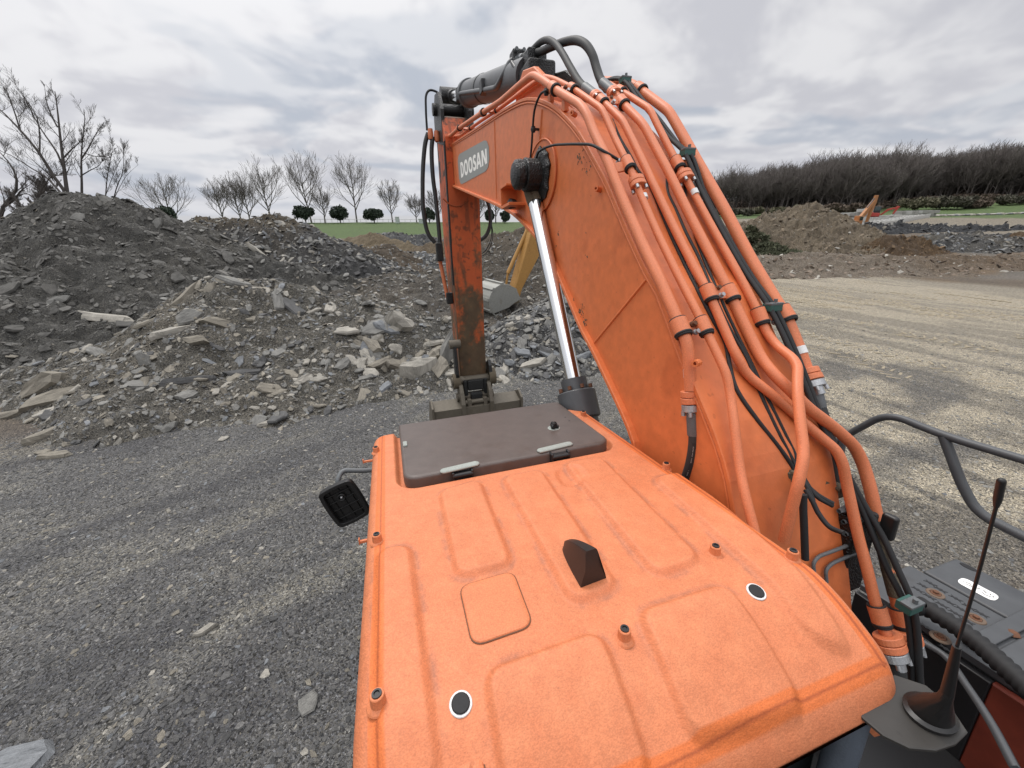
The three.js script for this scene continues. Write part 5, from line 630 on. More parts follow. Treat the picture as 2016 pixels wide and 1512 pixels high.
M.worn = std({ rgb: [1, 1, 1], roughness: 0.62, map: wornMap, bumpMap: gritBump, bumpScale: 0.0015 });
{
  const back = [[5.30, 1.55], [5.36, 0.9], [5.46, -0.2], [5.54, -1.05], [5.57, -1.58]], front = [[5.85, -1.62], [5.98, -0.9], [6.10, 0.2], [6.05, 1.1], [5.95, 1.84], [5.6, 1.86], [5.45, 1.8]];
  const st = mk('stick', exPlate([...back, ...front], 0.985, 1.385, 0.006), M.worn, ex, 'worn orange dipper stick caked with mud at its foot');
  for (const s of [1.0, 1.345]) mk('clevis_plate', exPlate([[5.45, 1.5], [5.42, 1.88], [5.55, 2.10], [5.8, 2.16], [6.0, 2.02], [6.05, 1.7]], s - 0.022, s + 0.022, 0.006), M.grease, st);
  mk('pin', lathe(L(0.93, 1.98, 5.75), L(1.46, 1.98, 5.75), [[0, 0], [0, 0.07], [0.53, 0.07], [0.53, 0]], 20), M.grease, st);
  mk('edge_strip', exPlate([[5.30, 1.5], [5.36, 0.9], [5.46, -0.2], [5.46 + 0.06, -0.2], [5.42, 0.9], [5.36, 1.5]], 0.968, 0.986, 0.003), M.grease, st, 'black greasy edge');
  mk('weld_seam', sweep(smoothPath(LL([[.914,.87,5.36],[.994,.805,5.36],[1.112,.787,5.36],[1.231,.849,5.36]]), 20), 0.01, 6), M.worn, st);
  // bucket cylinder hoses on its left
  mk('hose', sweep(smoothPath(LL([[.847,1.709,5.75],[.804,1.607,5.75],[.757,1.398,5.75],[.714,1.093,5.75],[.693,.746,5.75],[.73,.486,5.75],[.811,.371,5.75]]), 50), 0.028, 12), M.hose, st, 'black hose looping down left of the stick'); mk('hose', sweep(smoothPath(LL([[.895,1.656,5.7],[.868,1.509,5.7],[.854,1.209,5.7],[.866,.899,5.7],[.872,.578,5.7],[.87,.313,5.7]]), 40), 0.028, 12), M.hose, st); mk('cable', sweep(smoothPath(LL([[1.085,2.152,5.8],[.998,2.202,5.8],[.92,2.208,5.8],[.876,2.16,5.8],[.853,1.989,5.8],[.844,1.758,5.8]]), 40), 0.014, 8), M.rubber, st);
  mk('hose', sweep(smoothPath(LL([[1.615,.991,5.9],[1.66,.835,5.9],[1.657,.627,5.9],[1.578,.466,5.9],[1.449,.397,5.9],[1.356,.385,5.9]]), 40), 0.028, 12), M.hose, st, 'black hose looping out right of the stick'); for (const d of [0, 6]) mk('cable', sweep(smoothPath(LL([[[1.674,.662,5.9],[1.687,.45,5.9],[1.597,.25,5.9],[1.483,.181,5.9],[1.379,.27,5.9]], [[1.682,.662,5.9],[1.653,.408,5.9],[1.534,.238,5.9],[1.423,.226,5.9],[1.368,.328,5.9]]][d ? 1 : 0]), 30), 0.007, 6), M.rubber, st);
  mk('oil_line', sweep(LL([[.829,.327,5.7],[.852,.11,5.7],[.886,-.17,5.7],[.912,-.386,5.7]]), 0.026, 10), M.pipe, st); const v = [.844,.244,5.66]; mk('fitting', [exBox(v[0] - 0.04, v[0] + 0.05, v[1] - 0.12, v[1] + 0.12, v[2] - 0.05, v[2] + 0.05, 0.015)], M.grease, st); const v2 = [.928,-.385,5.66]; mk('fitting', exBox(v2[0] - 0.04, v2[0] + 0.05, v2[1] - 0.08, v2[1] + 0.08, v2[2] - 0.05, v2[2] + 0.05, 0.015), M.grease, st);
  for (const f of [5.75]) { const p = [[.872,1.695,5.7],[.95,1.676,5.7]]; for (const q of p) mk('hose_end', lathe(L(q[0], q[1] + 0.05, q[2]), L(q[0], q[1] - 1, q[2]), [[0, 0.03], [0.06, 0.036], [0.1, 0.036], [0.12, 0.03]], 14), M.pipe, st); }
  // linkage and bucket
  const lk = mk('bucket_linkage', [exPlate([[5.52, -1.0], [5.45, -1.06], [5.42, -1.5], [5.50, -1.72], [5.58, -1.66], [5.56, -1.05]], 0.90, 0.945, 0.006), exPlate([[5.52, -1.35], [5.45, -1.42], [5.42, -1.6], [5.50, -1.78], [5.62, -1.66], [5.62, -1.4]], 1.40, 1.45, 0.006)], M.grease, ex, 'greasy links between stick and bucket');
  for (const [s, u, f, w] of [[1.17, -1.62, 5.52, 0.66], [1.17, -1.86, 5.48, 0.56], [0.93, -1.06, 5.5, 0.16]]) mk('pin', lathe(L(s - w / 2, u, f), L(s + w / 2, u, f), [[0, 0], [0, 0.065], [w, 0.065], [w, 0]], 20), M.bucket, lk);
  mk('pin_collar', [lathe(L(0.86, -1.62, 5.52), L(0.97, -1.62, 5.52), [[0, 0], [0, 0.115], [0.10, 0.115], [0.10, 0]], 28), lathe(L(1.40, -1.60, 5.52), L(1.51, -1.60, 5.52), [[0, 0], [0, 0.125], [0.10, 0.125], [0.10, 0]], 28)], M.mud, lk);
  mk('link_block', [exBox(1.06, 1.30, -1.76, -1.60, 5.40, 5.56, 0.02), exBox(1.09, 1.27, -1.95, -1.80, 5.38, 5.5, 0.02), exBox(1.0, 1.06, -1.86, -1.6, 5.42, 5.6, 0.015), exBox(1.30, 1.36, -1.86, -1.6, 5.42, 5.6, 0.015)], M.grease, lk);
  const bk = mk('bucket', [exPlate([[5.30, -2.06], [5.52, -1.98], [5.52, -2.2], [5.30, -2.28]], 0.53, 1.84, 0.008)], M.bucket, ex, 'grey brown worn ditching bucket');
  for (const s of [0.515, 1.855]) mk('side_plate', exPlate([[5.26, -2.0], [5.40, -1.92], [5.58, -1.98], [5.9, -2.3], [6.1, -2.7], [5.9, -2.95], [5.45, -2.9], [5.26, -2.4]], s - 0.016, s + 0.016, 0.005), M.bucket, bk);
  const sh = []; for (let i = 0; i <= 12; i++) { const a = mix(0.2, 2.9, i / 12); sh.push([5.62 + Math.cos(a) * -0.32 + 0.02, -2.45 - Math.sin(a) * 0.42]); } mk('shell', exPlate(band(sh, 0.022), 0.53, 1.84, 0.003), M.bucket, bk);
  for (const s of [0.965, 1.39]) mk('ear', exPlate([[5.28, -2.3], [5.27, -2.0], [5.34, -1.84], [5.42, -1.74], [5.52, -1.72], [5.60, -1.80], [5.62, -2.0], [5.56, -2.2]], s - 0.03, s + 0.03, 0.008), M.bucket, bk);
  mk('cross_bar', [cyl(L(1.0, -1.99, 5.34), L(1.36, -1.99, 5.34), 0.035, 0.035, 14), exBox(1.03, 1.09, -2.06, -1.94, 5.30, 5.40, 0.012), exBox(1.27, 1.33, -2.06, -1.94, 5.30, 5.40, 0.012)], M.bucket, bk);
}
for (const o of ex.children) { if (o.name === 'stick') o.position.set(-0.09, 0.03, 0); if (o.name === 'bucket_linkage') o.position.set(-0.09, 0.06, 0); if (o.name === 'bucket') o.position.set(-0.10, 0.14, 0); }
// ---- deck, steps and rail on the right
{
  const D = -1.5;
  const deck = mk('step_deck', [exBox(1.98, 2.335, D - 0.03, D, 0.2, 0.93, 0.004)], M.darkSteel, ex, 'dark grey step plate with punched grip holes');
  mk('locker_lid', [exBox(2.345, 2.60, D - 0.028, D + 0.004, 0.46, 0.885, 0.012), exBox(2.57, 2.61, D - 0.32, D - 0.03, 0.2, 0.885, 0.01), exBox(2.0, 2.60, D - 0.32, D - 0.035, 0.87, 0.90, 0.01)], M.darkSteel, deck); mk('cross_strip', exBox(2.02, 2.60, D + 0.006, D + 0.016, 0.545, 0.60, 0.003), M.darkSteel, deck); mk('rear_lid', exBox(2.06, 2.60, D - 0.02, D + 0.008, 0.1, 0.535, 0.01), M.darkSteel, deck);
  for (const q of [[2.285,-1.5,.826],[2.235,-1.5,.825],[2.279,-1.5,.786],[2.184,-1.5,.821],[2.183,-1.5,.778],[2.134,-1.5,.775],[2.279,-1.5,.734],[2.225,-1.5,.733],[2.178,-1.5,.732],[2.125,-1.5,.732],[2.271,-1.5,.688],[2.226,-1.5,.69],[2.176,-1.5,.688],[2.127,-1.5,.69],[2.272,-1.5,.649],[2.17,-1.5,.648],[1.98,-1.5,.685],[1.93,-1.5,.602]]) { const c = L(q[0], D + 0.0012, q[2]), a = 0.021, w = 0.0105, n = 0.0035, g = new THREE.ExtrudeGeometry(poly([[-w, -a], [-n, -a * 0.35], [-w * 0.9, 0], [-n, a * 0.35], [-w, a], [0, a * 0.72], [w, a], [n, a * 0.35], [w * 0.9, 0], [n, -a * 0.35], [w, -a], [0, -a * 0.72]]), { depth: 0.0012, bevelEnabled: false }); g.rotateX(-Math.PI / 2); g.translate(c.x, c.y - 0.001, c.z); mk('grip_hole', g, M.black, deck); }
  for (const q of [[2.229,-1.5,.78],[2.218,-1.5,.644],[1.971,-1.5,.639]]) { const a = L(q[0], D, q[2]), b = L(q[0], D + 1, q[2]); mk('washer', lathe(a, b, [[0, 0.032], [0.003, 0.03], [0.004, 0.02], [0, 0.018]], 24), M.rustRing, deck, 'rust ringed washer'); mk('bolt', [lathe(a, b, [[0, 0.02], [0.004, 0.019], [0.006, 0.011], [0.014, 0.010], [0.015, 0]], 6)], M.rust, deck, 'rusty bolt'); }
  { const q = [2.249,-1.49,.553], a = L(q[0], D + 0.008, q[2]), b = L(q[0], D + 1, q[2]); mk('bolt', lathe(a, b, [[0, 0.024], [0.004, 0.02], [0.01, 0.012], [0.012, 0]], 6), M.rust, deck, 'rusty bolt'); }
  { const q = [2.571,-1.5,.825], a = L(q[0], D + 0.004, q[2]); const g = new THREE.CylinderGeometry(0.022, 0.022, 0.004, 20); g.scale(0.7, 1, 1.4); g.translate(a.x, a.y, a.z); mk('plug', g, M.rubber, deck); }
  { // white notice, its print worn to marks
    const q = [[2.388,-1.494,.779],[2.471,-1.494,.781],[2.491,-1.494,.697],[2.424,-1.494,.679],[2.384,-1.494,.684]], c = L([2.43,-1.494,.731]); const tex = canvasTex(512, 256, (x, w, h) => { x.fillStyle = '#f0efec'; x.fillRect(0, 0, w, h); x.strokeStyle = '#33302c'; x.lineWidth = 17; const R = rng(8); x.beginPath(); x.moveTo(300, 70); x.lineTo(372, 120); x.moveTo(330, 160); x.quadraticCurveTo(390, 205, 440, 150); x.moveTo(395, 75); x.lineTo(420, 108); x.moveTo(440, 100); x.lineTo(470, 130); x.moveTo(90, 120); x.lineTo(150, 90); x.moveTo(110, 165); x.lineTo(190, 150); x.moveTo(245, 120); x.lineTo(262, 60); x.stroke(); x.lineWidth = 7; for (let i = 0; i < 14; i++) { x.beginPath(); const px = 40 + R() * 180, py = 50 + R() * 150; x.moveTo(px, py); x.lineTo(px + R() * 40, py + R() * 14 - 7); x.stroke(); } });
    const s = new THREE.Shape(), w = 0.062, h = 0.034, r = 0.024; s.moveTo(-w + r, -h); s.lineTo(w - r, -h); s.quadraticCurveTo(w, -h, w, -h + r); s.quadraticCurveTo(w, h, w - r, h); s.lineTo(-w + r, h); s.quadraticCurveTo(-w, h, -w, h - r); s.quadraticCurveTo(-w, -h, -w + r, -h); const g = new THREE.ShapeGeometry(s, 8); const uv = g.attributes.uv; for (let i = 0; i < uv.count; i++) uv.setXY(i, (uv.getX(i) + w) / (2 * w), (uv.getY(i) + h) / (2 * h)); g.rotateX(-Math.PI / 2); g.rotateY(-Math.PI / 2); g.translate(c.x, L(0, D + 0.0055, 0).y, c.z); const m = mkRaw('notice', g, std({ roughness: 0.5, map: tex }), deck); m.userData.label = 'white worn notice sticker'; }
  const rail = mk('handrail', [sweep(fillet(LL([[2.5,-1.109,1.476],[2.5,-1.006,1.405],[2.5,-.82,1.252],[2.5,-.857,1.01],[2.5,-.861,.759],[2.5,-.863,.61]]), 0.09, 8), 0.019, 16), sweep(fillet([...LL([[2.5,-.86,1.016],[2.5,-1.063,.91],[2.5,-1.174,.831],[2.5,-1.195,.684],[2.5,-1.215,.529]])], 0.10, 8), 0.021, 16)], M.darkSteel, ex, 'dark grey tubular handrail');
  mk('tool_box', exBox(2.0, 2.6, -2.75, D - 0.035, -1.9, 0.865, 0.02), M.darkSteel, ex);
  { const e = L([2.5,-.863,.61]), e2 = L([2.5,-1.215,.529]); mk('rail_post', [cyl(e, L(2.5, D, 0.30), 0.019, 0.019, 14), cyl(e2, L(2.5, D, 0.36), 0.019, 0.019, 14)], M.darkSteel, rail); }
  mk('rail_post', cyl(L(2.5, -1.02, 1.43), L(2.5, -2.0, 1.40), 0.019, 0.019, 14), M.darkSteel, rail);
  // ribbed black conduit along the deck
  const hp = smoothPath(LL([[1.95,-1.42,.728],[1.982,-1.42,.714],[1.984,-1.42,.664],[1.982,-1.42,.61],[1.965,-1.42,.539],[1.935,-1.42,.474],[1.903,-1.42,.407],[1.862,-1.42,.344]]), 120); mk('ribbed_conduit', sweep(hp, t => 0.033 + 0.0034 * Math.sin(t * 2 * Math.PI * 17), 18), M.rubber, ex, 'black spiral ribbed conduit');
  for (const [x, y] of [[1786, 1455], [1846, 1468]]) { const a = [-.11,.092,.2], q0 = [.673,-.703,.22], k = x === 1786 ? 0 : 0.09; mk('ribbed_conduit', sweep(smoothPath([L(0.80 + k, -1.0, 0.24), L(0.83 + k, -1.15, 0.22), L(0.85 + k, -1.4, 0.2)], 60), t => 0.024 + 0.003 * Math.sin(t * 2 * Math.PI * 16), 14), M.rubber, ex); }
  mk('engine_side', [exBox(1.95, 1.98, -2.6, -1.535, 0.48, 0.93, 0.006), exBox(1.46, 2.3, -2.7, -2.6, 0.2, 1.6, 0.01), exBox(1.45, 1.95, -2.7, -2.1, -0.6, 0.45, 0.03), exBox(1.44, 1.975, -2.6, -1.95, 0.45, 0.95, 0.03), exBox(0.93, 1.45, -2.0, -1.95, -0.6, 0.5, 0.01)], M.black, ex); mk('red_panel', exPlate([[-0.3, -1.52], [0.475, -1.54], [0.475, -2.05], [-0.3, -2.05]], 1.955, 1.985, 0.004), M.redPanel, ex, 'dark red inner panel');
  mk('grey_strip', sweep(smoothPath(LL([[1.907,-1.52,.66],[1.914,-1.52,.594],[1.841,-1.52,.496],[1.758,-1.52,.403],[1.652,-1.52,.306]]), 30), 0.015, 4), M.darkSteel, ex);
  // antenna bracket and whip
  const bq = [[.787,-.86,.343],[.93,-.86,.342],[.963,-.86,.308],[.959,-.86,.271],[.93,-.86,.233],[.887,-.86,.229],[.842,-.86,.234],[.803,-.86,.251],[.783,-.86,.278],[.78,-.86,.31]]; const sh = poly(bq.map(p => [p[0] - 1.2, 0.6 - p[2]])); const g = new THREE.ExtrudeGeometry(sh, { depth: 0.005, bevelEnabled: true, bevelSize: 0.002, bevelThickness: 0.0015, bevelSegments: 1 }); g.rotateX(Math.PI / 2); g.translate(0, 3.6 - 0.858, 0);
  const br = mk('antenna_bracket', g, std({ rgb: [0.038, 0.035, 0.031], roughness: 0.55, map: grime }), ex, 'dark steel bracket plate'); mk('folded_edge', [exBox(bq[0][0] - 0.004, bq[1][0], -0.89, -0.859, bq[0][2] - 0.002, bq[0][2] + 0.004, 0.001)], M.black, br); { const b = L([.773,-.87,.321]); mk('bolt', cyl(b, b.clone().add(V(0, 0.012, 0)), 0.007, 0.007, 6), M.zinc, br); }
  const b0 = L([.901,-.855,.272]), t0 = L([.863,-.75,.25]), t1 = L([.835,-.63,.25]), t2 = L([.796,-.352,.25]), t3 = L([.785,-.308,.25]);
  // sloping base cone: oval foot drawn up to the neck
  const foot = [], pos = [], put = (...v) => v.forEach(p => pos.push(p.x, p.y, p.z)), rings = [[0, 0.043, 0.036, 0], [0.006, 0.044, 0.037, 0], [0.010, 0.036, 0.031, 0.02], [0.03, 0.030, 0.025, 0.25], [0.055, 0.020, 0.017, 0.62], [0.078, 0.0115, 0.0105, 0.95], [0.092, 0.0092, 0.0090, 1.0]];
  const neck = t0.clone(), H0 = neck.y - b0.y; const R2 = rings.map(([y, rx, rz, k]) => { const c = b0.clone().lerp(neck, k), yy = b0.y + Math.max(y, 0) * H0 / 0.092, ring = []; for (let i = 0; i < 28; i++) { const a = i / 28 * 6.283; ring.push(V(c.x + Math.cos(a) * rx, yy, c.z + Math.sin(a) * rz)); } return ring; });
  for (let j = 0; j < R2.length - 1; j++) for (let i = 0; i < 28; i++) { const n = (i + 1) % 28; put(R2[j][i], R2[j + 1][i], R2[j][n], R2[j][n], R2[j + 1][i], R2[j + 1][n]); }
  const wp = mk('whip_antenna', toCreasedNormals(flatGeo(pos), 0.7), M.plastic, ex, 'black whip antenna on a cone base');
  mk('mast', [sweep([t0, t0.clone().lerp(t1, 0.5), t1], t => mix(0.0092, 0.0055, t), 14), sweep(smoothPath([t1, t1.clone().lerp(t2, 0.5).add(V(0.003, 0, 0)), t2], 20), 0.0024, 8), sweep([t2, t2.clone().lerp(t3, 0.3), t3], t => t < 0.2 ? 0.003 : 0.0048, 10), new THREE.SphereGeometry(0.0048, 10, 8).translate(t3.x, t3.y, t3.z)], M.plastic, wp);
}
// ---- body and tracks under it
{
  mk('machine_body', [exBox(-0.16, 2.58, -2.95, -2.62, -1.9, 1.75, 0.04), exBox(0.0, 2.58, -2.62, -1.85, -2.2, -0.55, 0.06)], M.black, ex); mk('counterweight', exBox(-0.1, 2.5, -2.8, -1.75, -3.0, -2.15, 0.15), M.darkSteel, ex);
  for (const s of [0.12, 2.28]) { const tr = mk('track', exPlate([[2.3, -3.55], [2.5, -3.3], [2.3, -3.05], [-1.4, -3.0], [-1.65, -3.3], [-1.4, -3.6], [0, -3.68], [1.6, -3.68]], s - 0.28, s + 0.28, 0.02), M.darkSteel, ex); for (let i = 0; i < 22; i++) { const f = -1.35 + i * 0.165; mk('track_shoe', exBox(s - 0.30, s + 0.30, -3.06, -2.99, f, f + 0.13, 0.01), M.mud, tr); } }
  mk('undercarriage', [cyl(L(1.2, -3.4, 0.5), L(1.2, -2.9, 0.5), 0.6, 0.55, 32), exBox(0.3, 2.1, -3.4, -3.05, -0.4, 1.4, 0.04)], M.darkSteel, ex);
}

// ------------------------------------------------------------------ trees and woods
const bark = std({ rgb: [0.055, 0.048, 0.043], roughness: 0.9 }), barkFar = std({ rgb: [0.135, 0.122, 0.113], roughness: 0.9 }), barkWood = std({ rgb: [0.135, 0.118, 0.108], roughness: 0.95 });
function growTree(seed, o) { // -> list of [ax..bz, ra, rb, level]
  const R = rng(seed), segs = [], { lean = [0, 1, 0], height = 10, rad = 0.16, spread = 0.8, levels = 4, up = 0.25, kids = 6, first = 0.25, ratio = 0.62, limbs, wob = 0.22, thin = 0.62, minR = 0.006 } = o;
  function branch(p, d, len, r, lv, steps) {
    const n = steps || Math.max(3, 6 - lv), pts = [p.clone()], dir = d.clone(); let q = p.clone();
    for (let i = 0; i < n; i++) { dir.add(V((R() - 0.5) * wob, (R() - 0.5) * wob + up * 0.16, (R() - 0.5) * wob)).normalize(); const nx = q.clone().addScaledVector(dir, len / n), r0 = Math.max(r * (1 - i / n * 0.78), minR), r1 = Math.max(r * (1 - (i + 1) / n * 0.78), minR); segs.push([q.x, q.y, q.z, nx.x, nx.y, nx.z, r0, r1, lv]); q = nx; pts.push(q.clone()); }
    kidsOn(pts, len, r, lv);
  }
  function kidsOn(pts, len, r, lv, f0) {
    if (lv >= levels) return; const n = Math.round(kids * (lv === 0 ? 1.5 : 1) * (0.8 + R() * 0.4));
    for (let k = 0; k < n; k++) { const t = mix(f0 ?? (lv === 0 ? first : 0.22), 1, (k + R() * 0.8) / n), x = t * (pts.length - 1), i = Math.min(Math.floor(x), pts.length - 2), p = pts[i].clone().lerp(pts[i + 1], x - i), ax = pts[i + 1].clone().sub(pts[i]).normalize(); const s = V(R() - 0.5, R() - 0.5, R() - 0.5).cross(ax).normalize(), a = spread * (0.65 + R() * 0.6) * (1 - 0.35 * t); const d = ax.clone().multiplyScalar(Math.cos(a)).addScaledVector(s, Math.sin(a)); d.y += up * 0.5; d.normalize(); branch(p, d, len * ratio * (0.55 + 0.5 * R()) * (1 - 0.45 * t * (lv === 0 ? 1 : 0.6)), Math.max(r * thin * (1 - 0.6 * t), minR), lv + 1); }
  }
  if (limbs) for (const [pts, r] of limbs) { const P2 = pts.map(p => V(p)); const path = smoothPath(P2, 10); let len = 0; for (let i = 0; i < 10; i++) { len += path[i].distanceTo(path[i + 1]); segs.push([...path[i].toArray(), ...path[i + 1].toArray(), Math.max(r * (1 - i / 10 * 0.8), minR), Math.max(r * (1 - (i + 1) / 10 * 0.8), minR), 0]); } kidsOn(path, len * 0.75, r * 0.75, 0, 0.2); }
  else branch(V(0, 0, 0), V(lean).normalize(), height, rad, 0, 9);
  return segs;
}
// a tree that forks low into rising limbs filling an egg-shaped crown of height h and width w
function crownTree(seed, o) {
  const R = rng(seed), { h, w, rad, fork = 0.22, limbs = 8, kids = 8, levels = 3, minR = 0.016, lead = 1 } = o, all = [], ends = [];
  const put = (pts, r, lv) => { const path = new THREE.CatmullRomCurve3(pts).getPoints(lv < 2 ? 6 : 3); for (let i = 0; i < path.length - 1; i++) { const n = path.length - 1; all.push([...path[i].toArray(), ...path[i + 1].toArray(), Math.max(r * (1 - 0.8 * i / n), minR), Math.max(r * (1 - 0.8 * (i + 1) / n), minR), lv]); } return path; };
  const sub = (path, r, lv, len) => { if (lv > levels) return; const n = Math.max(3, Math.round(kids * (lv === 2 ? 1 : 0.75) * (0.8 + R() * 0.4))); for (let k = 0; k < n; k++) { const t = mix(0.18, 0.98, (k + R()) / n), x = t * (path.length - 1), i = Math.min(x | 0, path.length - 2), p = path[i].clone().lerp(path[i + 1], x - i), ax = path[i + 1].clone().sub(path[i]).normalize(), s = V(R() - 0.5, R() - 0.5, R() - 0.5).cross(ax).normalize(), d = ax.clone().multiplyScalar(0.75).addScaledVector(s, 0.45 + R() * 0.35); d.y += 0.28; d.normalize(); const l = len * (0.34 + 0.3 * R()) * (1 - 0.4 * t), m = p.clone().addScaledVector(d, l * 0.5).add(V((R() - 0.5) * l * 0.12, 0, (R() - 0.5) * l * 0.12)), e = m.clone().addScaledVector(d, l * 0.5); e.y += l * 0.12; sub(put([p, m, e], Math.max(r * 0.42 * (1 - 0.5 * t), minR), lv), r * 0.42, lv + 1, l * 1.25); } };
  if (o.limbs && Array.isArray(o.limbs)) { for (const [pts, r] of o.limbs) { const P2 = pts.map(p => V(p)), path = new THREE.CatmullRomCurve3(P2, false, 'centripetal').getSpacedPoints(9); let len = 0; for (let i = 0; i < 9; i++) { len += path[i].distanceTo(path[i + 1]); all.push([...path[i].toArray(), ...path[i + 1].toArray(), Math.max(r * (1 - i / 9 * 0.82), minR), Math.max(r * (1 - (i + 1) / 9 * 0.82), minR), 0]); } sub(path, r * 0.8, 2, len * 0.48); } return all; }
  const bend = V((R() - 0.5) * 0.06 * h, 0, (R() - 0.5) * 0.06 * h), trunk = put([V(0, -0.3, 0), V(bend.x * 0.4, h * 0.2, bend.z * 0.4), V(bend.x, h * 0.55, bend.z), V(bend.x * 1.4, h * 0.96, bend.z * 1.4)], rad, 0); sub(trunk.slice(3), rad * 0.6, 2, h * 0.4);
  for (let i = 0; i < limbs; i++) { const a = i * 2.4 + R() * 0.8, t = fork + (0.62 - fork) * (i / limbs), p = V(0, h * t, 0).lerp(V(bend.x * 1.2, h * t, bend.z * 1.2), 0.7), out = w * 0.5 * (0.75 + R() * 0.35) * (1 - 0.35 * (i / limbs)), top = h * mix(0.62, 0.97, R() * 0.5 + 0.5 * i / limbs); const e = V(Math.cos(a) * out, Math.max(top, p.y + h * 0.15), Math.sin(a) * out), m = p.clone().lerp(e, 0.5).add(V(Math.cos(a) * out * 0.16, -h * 0.03, Math.sin(a) * out * 0.16)); const path = put([p, m, e], rad * 0.55 * (1 - 0.4 * i / limbs), 1); sub(path, rad * 0.42, 2, p.distanceTo(e)); }
  return all;
}
function segGeo(segs) { const pos = [], nor = [], idx = []; const a = V(), d = V(), n = V(), b = V();
  for (const s of segs) { const k = s[8] === 0 ? 7 : s[8] === 1 ? 5 : 3; d.set(s[3] - s[0], s[4] - s[1], s[5] - s[2]).normalize(); n.set(0.3, 0.1, 0.9).cross(d).normalize(); b.copy(d).cross(n); const o = pos.length / 3; for (let i = 0; i < k; i++) { const t = i / k * 6.283, x = n.x * Math.cos(t) + b.x * Math.sin(t), y = n.y * Math.cos(t) + b.y * Math.sin(t), z = n.z * Math.cos(t) + b.z * Math.sin(t); pos.push(s[0] + x * s[6], s[1] + y * s[6], s[2] + z * s[6], s[3] + x * s[7], s[4] + y * s[7], s[5] + z * s[7]); nor.push(x, y, z, x, y, z); } for (let i = 0; i < k; i++) { const p = o + 2 * i, q = o + 2 * ((i + 1) % k); idx.push(p, q, p + 1, q, q + 1, p + 1); } }
  const g = new THREE.BufferGeometry(); g.setAttribute('position', new THREE.Float32BufferAttribute(pos, 3)); g.setAttribute('normal', new THREE.Float32BufferAttribute(nor, 3)); g.setIndex(idx); return g; }
function bareTree(name, label, pos, seed, o, mat, group) { const segs = o.form === 'crown' || o.limbs ? crownTree(seed, o) : growTree(seed, o), t = thing(name, label, 'tree', pos, 0, group); mkRaw('trunk', segGeo(segs.filter(s => s[8] === 0)), mat, t); mkRaw('crown', segGeo(segs.filter(s => s[8] > 0)), mat, t); return t; }
